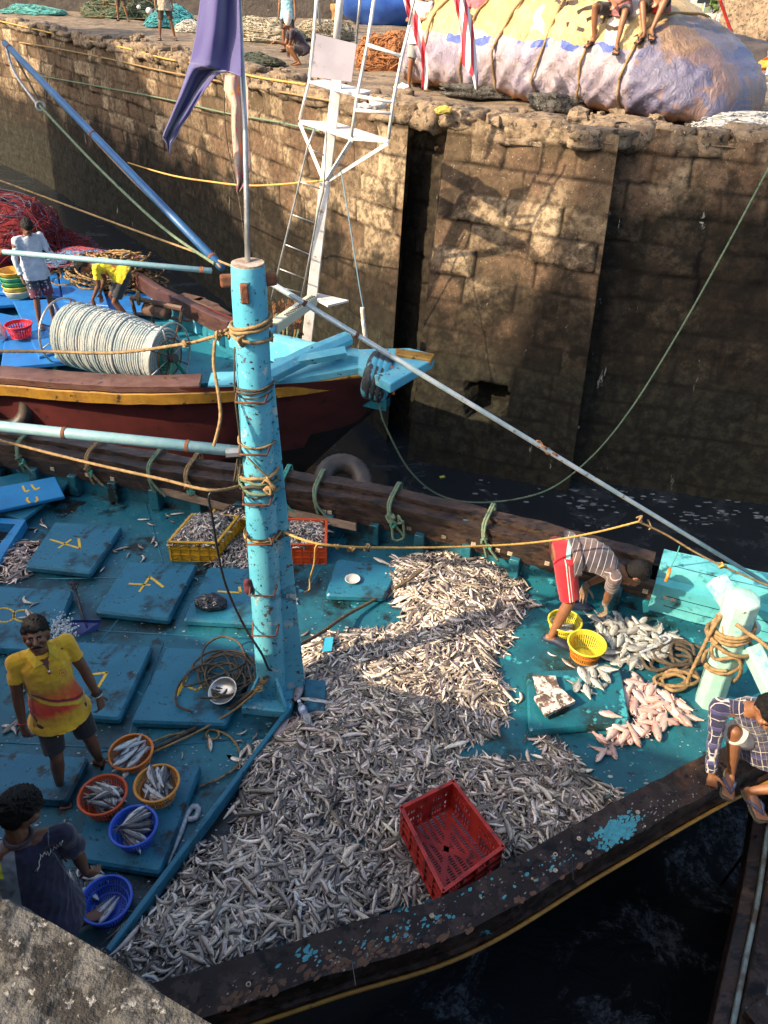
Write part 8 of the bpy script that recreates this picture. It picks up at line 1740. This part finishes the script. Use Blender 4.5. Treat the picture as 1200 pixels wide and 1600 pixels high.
tree('bright green tree at the upper right above the rock', D(1180,45,36)-V(0,0,1.5), 2.2, 3.4, 81, 2600); tree('dark leafy tree behind the white house', D(1070,22,44)-V(0,0,1), 3.2, 4.2, 82, 2600, .28); tree('olive tree at the far upper right corner', D(1215,50,38)-V(0,0,1.0), 2.0, 3.5, 83, 1800)
for k, (x, y, t_, w_, c_, lab) in enumerate(((1105,78,24,2.2,(.04,.035,.035),'dark low boat deck beyond the right end of the bundle'),(1180,100,21,3.2,(.05,.04,.035),'dark brown hull behind the white railing at the right edge'),(1050,62,28,2.4,(.6,.42,.05),'yellow hung boat awning behind the sitting men'),(1085,50,30,.8,(.05,.10,.40),'blue covered barrel in front of the white house'))):
    me = MB().ell(D(x, y, t_), (w_, .8, .5 if k != 3 else .5), n=30, m=16).mesh('bb'); disp(me, .3, 2.2, k); o = link_mesh(me, ['low_boat','low_boat','awning','covered_barrel'][k], M('bg_%d' % k, c_, tuple(q*1.8 for q in c_), 3, .6), None); tag(o, lab, ['boat','boat','awning','barrel'][k])
WB = thing('white_launch', 'white launch with white railing and orange life ring at the right edge', 'boat', D(1205,180,17)); cw = D(1210,182,17.5)
MB().box(cw+V(.4,.8,-.5), (2.6,2.6,.9), -.2).build('hull', m_white, WB, bevel=.1); 
for k in range(4): MB().tube([D(1168,128+9*k,18)+V(0,0,0), D(1240,140+9*k,18)], .02, 6).build('railing', m_white, WB)
for k in range(6): MB().tube([D(1172+9*k,126+1.5*k,18), D(1168+9*k,160+1.5*k,18)], .02, 6).build('railing_post', m_white, WB)
MB().torus(D(1180,190,15.5)+V(0,0,.05), .22, .06, (0,-.8,.5), 24, 8).build('life_ring', m_or, WB, smooth=True)
mb_ = [((985,-10),(1015,60)),((1030,-20),(1018,70)),((1040,30),(1052,80)),((1155,85),(1125,0)),((1170,120),(1200,60)),((1130,95),(1165,72))]
for k, (a, b_) in enumerate(mb_): o = MB().tube([D(*a,26), D(*b_,25)], .05, 6).build('harbour_mast', [m_rc, m_drk, m_white][k % 3], None); tag(o, ['red leaning post behind the left sitting man','dark post behind the right sitting man','short white post beside the yellow awning','red thin spar near the tree','dark spar above the white railing','white spar over the dark hull'][k], 'spar', 'harbour spars')
for k in range(26):
    pass
# two unseen buildings, added only to shade the far wall and basin
def block(name, label, c, size, rz):
    t = thing(name, label, 'shade block', V(c[0], c[1], c[2]-size[2]/2)); MB().box(c, size, rz).build('wall', m_wl, t); MB().box((c[0], c[1], c[2]+size[2]/2+.1), (size[0]+.5, size[1]+.5, .2), rz).build('roof', m_wall2, t)
block('quay_shade_block', 'tall unseen white block added on the near quay to shade the right wall', (-16, .75, 11.3), (5, 2.2, 15), .0)
block('basin_shade_block', 'long unseen white block added at the left end to shade the left wall', (-28, 15.2, 6.8), (5, 15.5, 17.5), .0)
# scales, slime specks and scraps on the deck
mb = MB(); rr = random.Random(123)
for k in range(1500):
    if rr.random() < .55: x, y = rr.uniform(0,460), rr.uniform(780,1430)
    else: x, y = rr.uniform(460,1180), rr.uniform(880,1300)
    p = P(x, y, .0); 
    if p.y < float(np.interp(p.x, cn[:,0], cn[:,1]))+.05 or p.y > float(np.interp(p.x, cf[:,0], cf[:,1]))-.05: continue
    s_ = rr.uniform(.003,.009)*(2.2 if rr.random() < .08 else 1); a = rr.random()*6; z = .107 if False else .009
    mb.add([(p.x+s_*1.6*math.cos(a+i*1.257)*rr.uniform(.6,1), p.y+s_*math.sin(a+i*1.257)*rr.uniform(.6,1), z) for i in range(5)], [tuple(range(5))])
o = mb.build('fish_scales', M('scale_specks', (.40,.42,.42), (.22,.26,.28), 30, .5), None); tag(o, 'pale fish scales and scraps speckled over the wet blue deck', 'scraps', kind='stuff')

# chipped paint, scrapes and pale flecks lying on the timbers
def flakes(obs, regs, m, seed, name, smin=.004, smax=.016, lift=.0015):
    vs = []; fs = []
    for ob in obs:
        og = org(ob.parent); o_ = len(vs); vs += [v_.co+og for v_ in ob.data.vertices]; fs += [[i+o_ for i in p.vertices] for p in ob.data.polygons]
    tr = BVHTree.FromPolygons(vs, fs); rr = random.Random(seed); mb = MB()
    for x, y, sx_, sy_, slope, n_ in regs:
        for k in range(n_):
            dx_ = rr.gauss(0, sx_) if sx_ < 100 else rr.uniform(-sx_, sx_); h = tr.ray_cast(Vector(CP), Vector(ray(x+dx_, y+slope*dx_+rr.gauss(0, sy_))).normalized())
            if not h[0] or h[1].z < .3: continue
            u_ = h[1].orthogonal().normalized(); w_ = h[1].cross(u_); s_ = rr.uniform(smin, smax); a = rr.random()*6; el = rr.uniform(1, 2.6); N_ = 6
            ca_, sa_ = math.cos(.4), math.sin(.4)
            mb.add([h[0]+h[1]*lift+u_*(s_*el*rr.uniform(.5,1)*math.cos(i*6.283/N_+a))+w_*(s_*rr.uniform(.5,1)*math.sin(i*6.283/N_+a)) for i in range(N_)], [tuple(range(N_))])
    if mb.f: mb.build(name, m, BOAT)['kind'] = 'stuff'
caps = [o for o in bpy.data.objects if o.parent == BOAT and o.name.split('.')[0] in ('gunwale_cap',)]; rails = [o for o in bpy.data.objects if o.parent == BOAT and o.name.split('.')[0] in ('rail_timber', 'inner_stringer')]
m_fl = M('turquoise_flake', (.06,.32,.37), (.04,.22,.27), 30, .6); m_fw = M('pale_fleck', (.34,.31,.27), (.16,.13,.11), 40, .7); m_fb = M('raw_wood_scrape', (.14,.068,.034), (.09,.045,.025), 30, .8)
flakes(caps, [(965,1298,15,9,-.35,420),(700,1420,130,14,-.55,30),(480,1488,8,6,0,22),(580,1470,60,10,-.35,20),(865,1350,20,12,-.4,14)], m_fl, 1, 'chipped_paint')
flakes(caps, [(820,1365,330,16,-.47,150),(520,1490,200,14,-.40,60),(1040,1260,60,16,-.4,70)], m_fw, 2, 'pale_flecks', .002, .007)
flakes(caps, [(620,1500,60,9,-.36,120),(560,1495,40,8,-.36,60),(400,1550,60,8,-.35,60),(900,1370,60,6,-.45,50)], m_fb, 3, 'wood_scrapes', .004, .022)
flakes(rails, [(700,795,60,4,.17,90),(640,775,30,4,.17,40),(545,765,30,6,.15,40),(820,835,40,6,.22,20)], m_fl, 4, 'chipped_paint', .004, .014)
flakes(rails, [(250,735,240,16,.15,130),(700,815,240,18,.18,150)], m_fw, 5, 'pale_flecks', .003, .009)
flakes(rails, [(200,725,200,14,.15,120),(600,790,200,16,.16,110)], m_fb, 6, 'wood_scrapes', .005, .024)
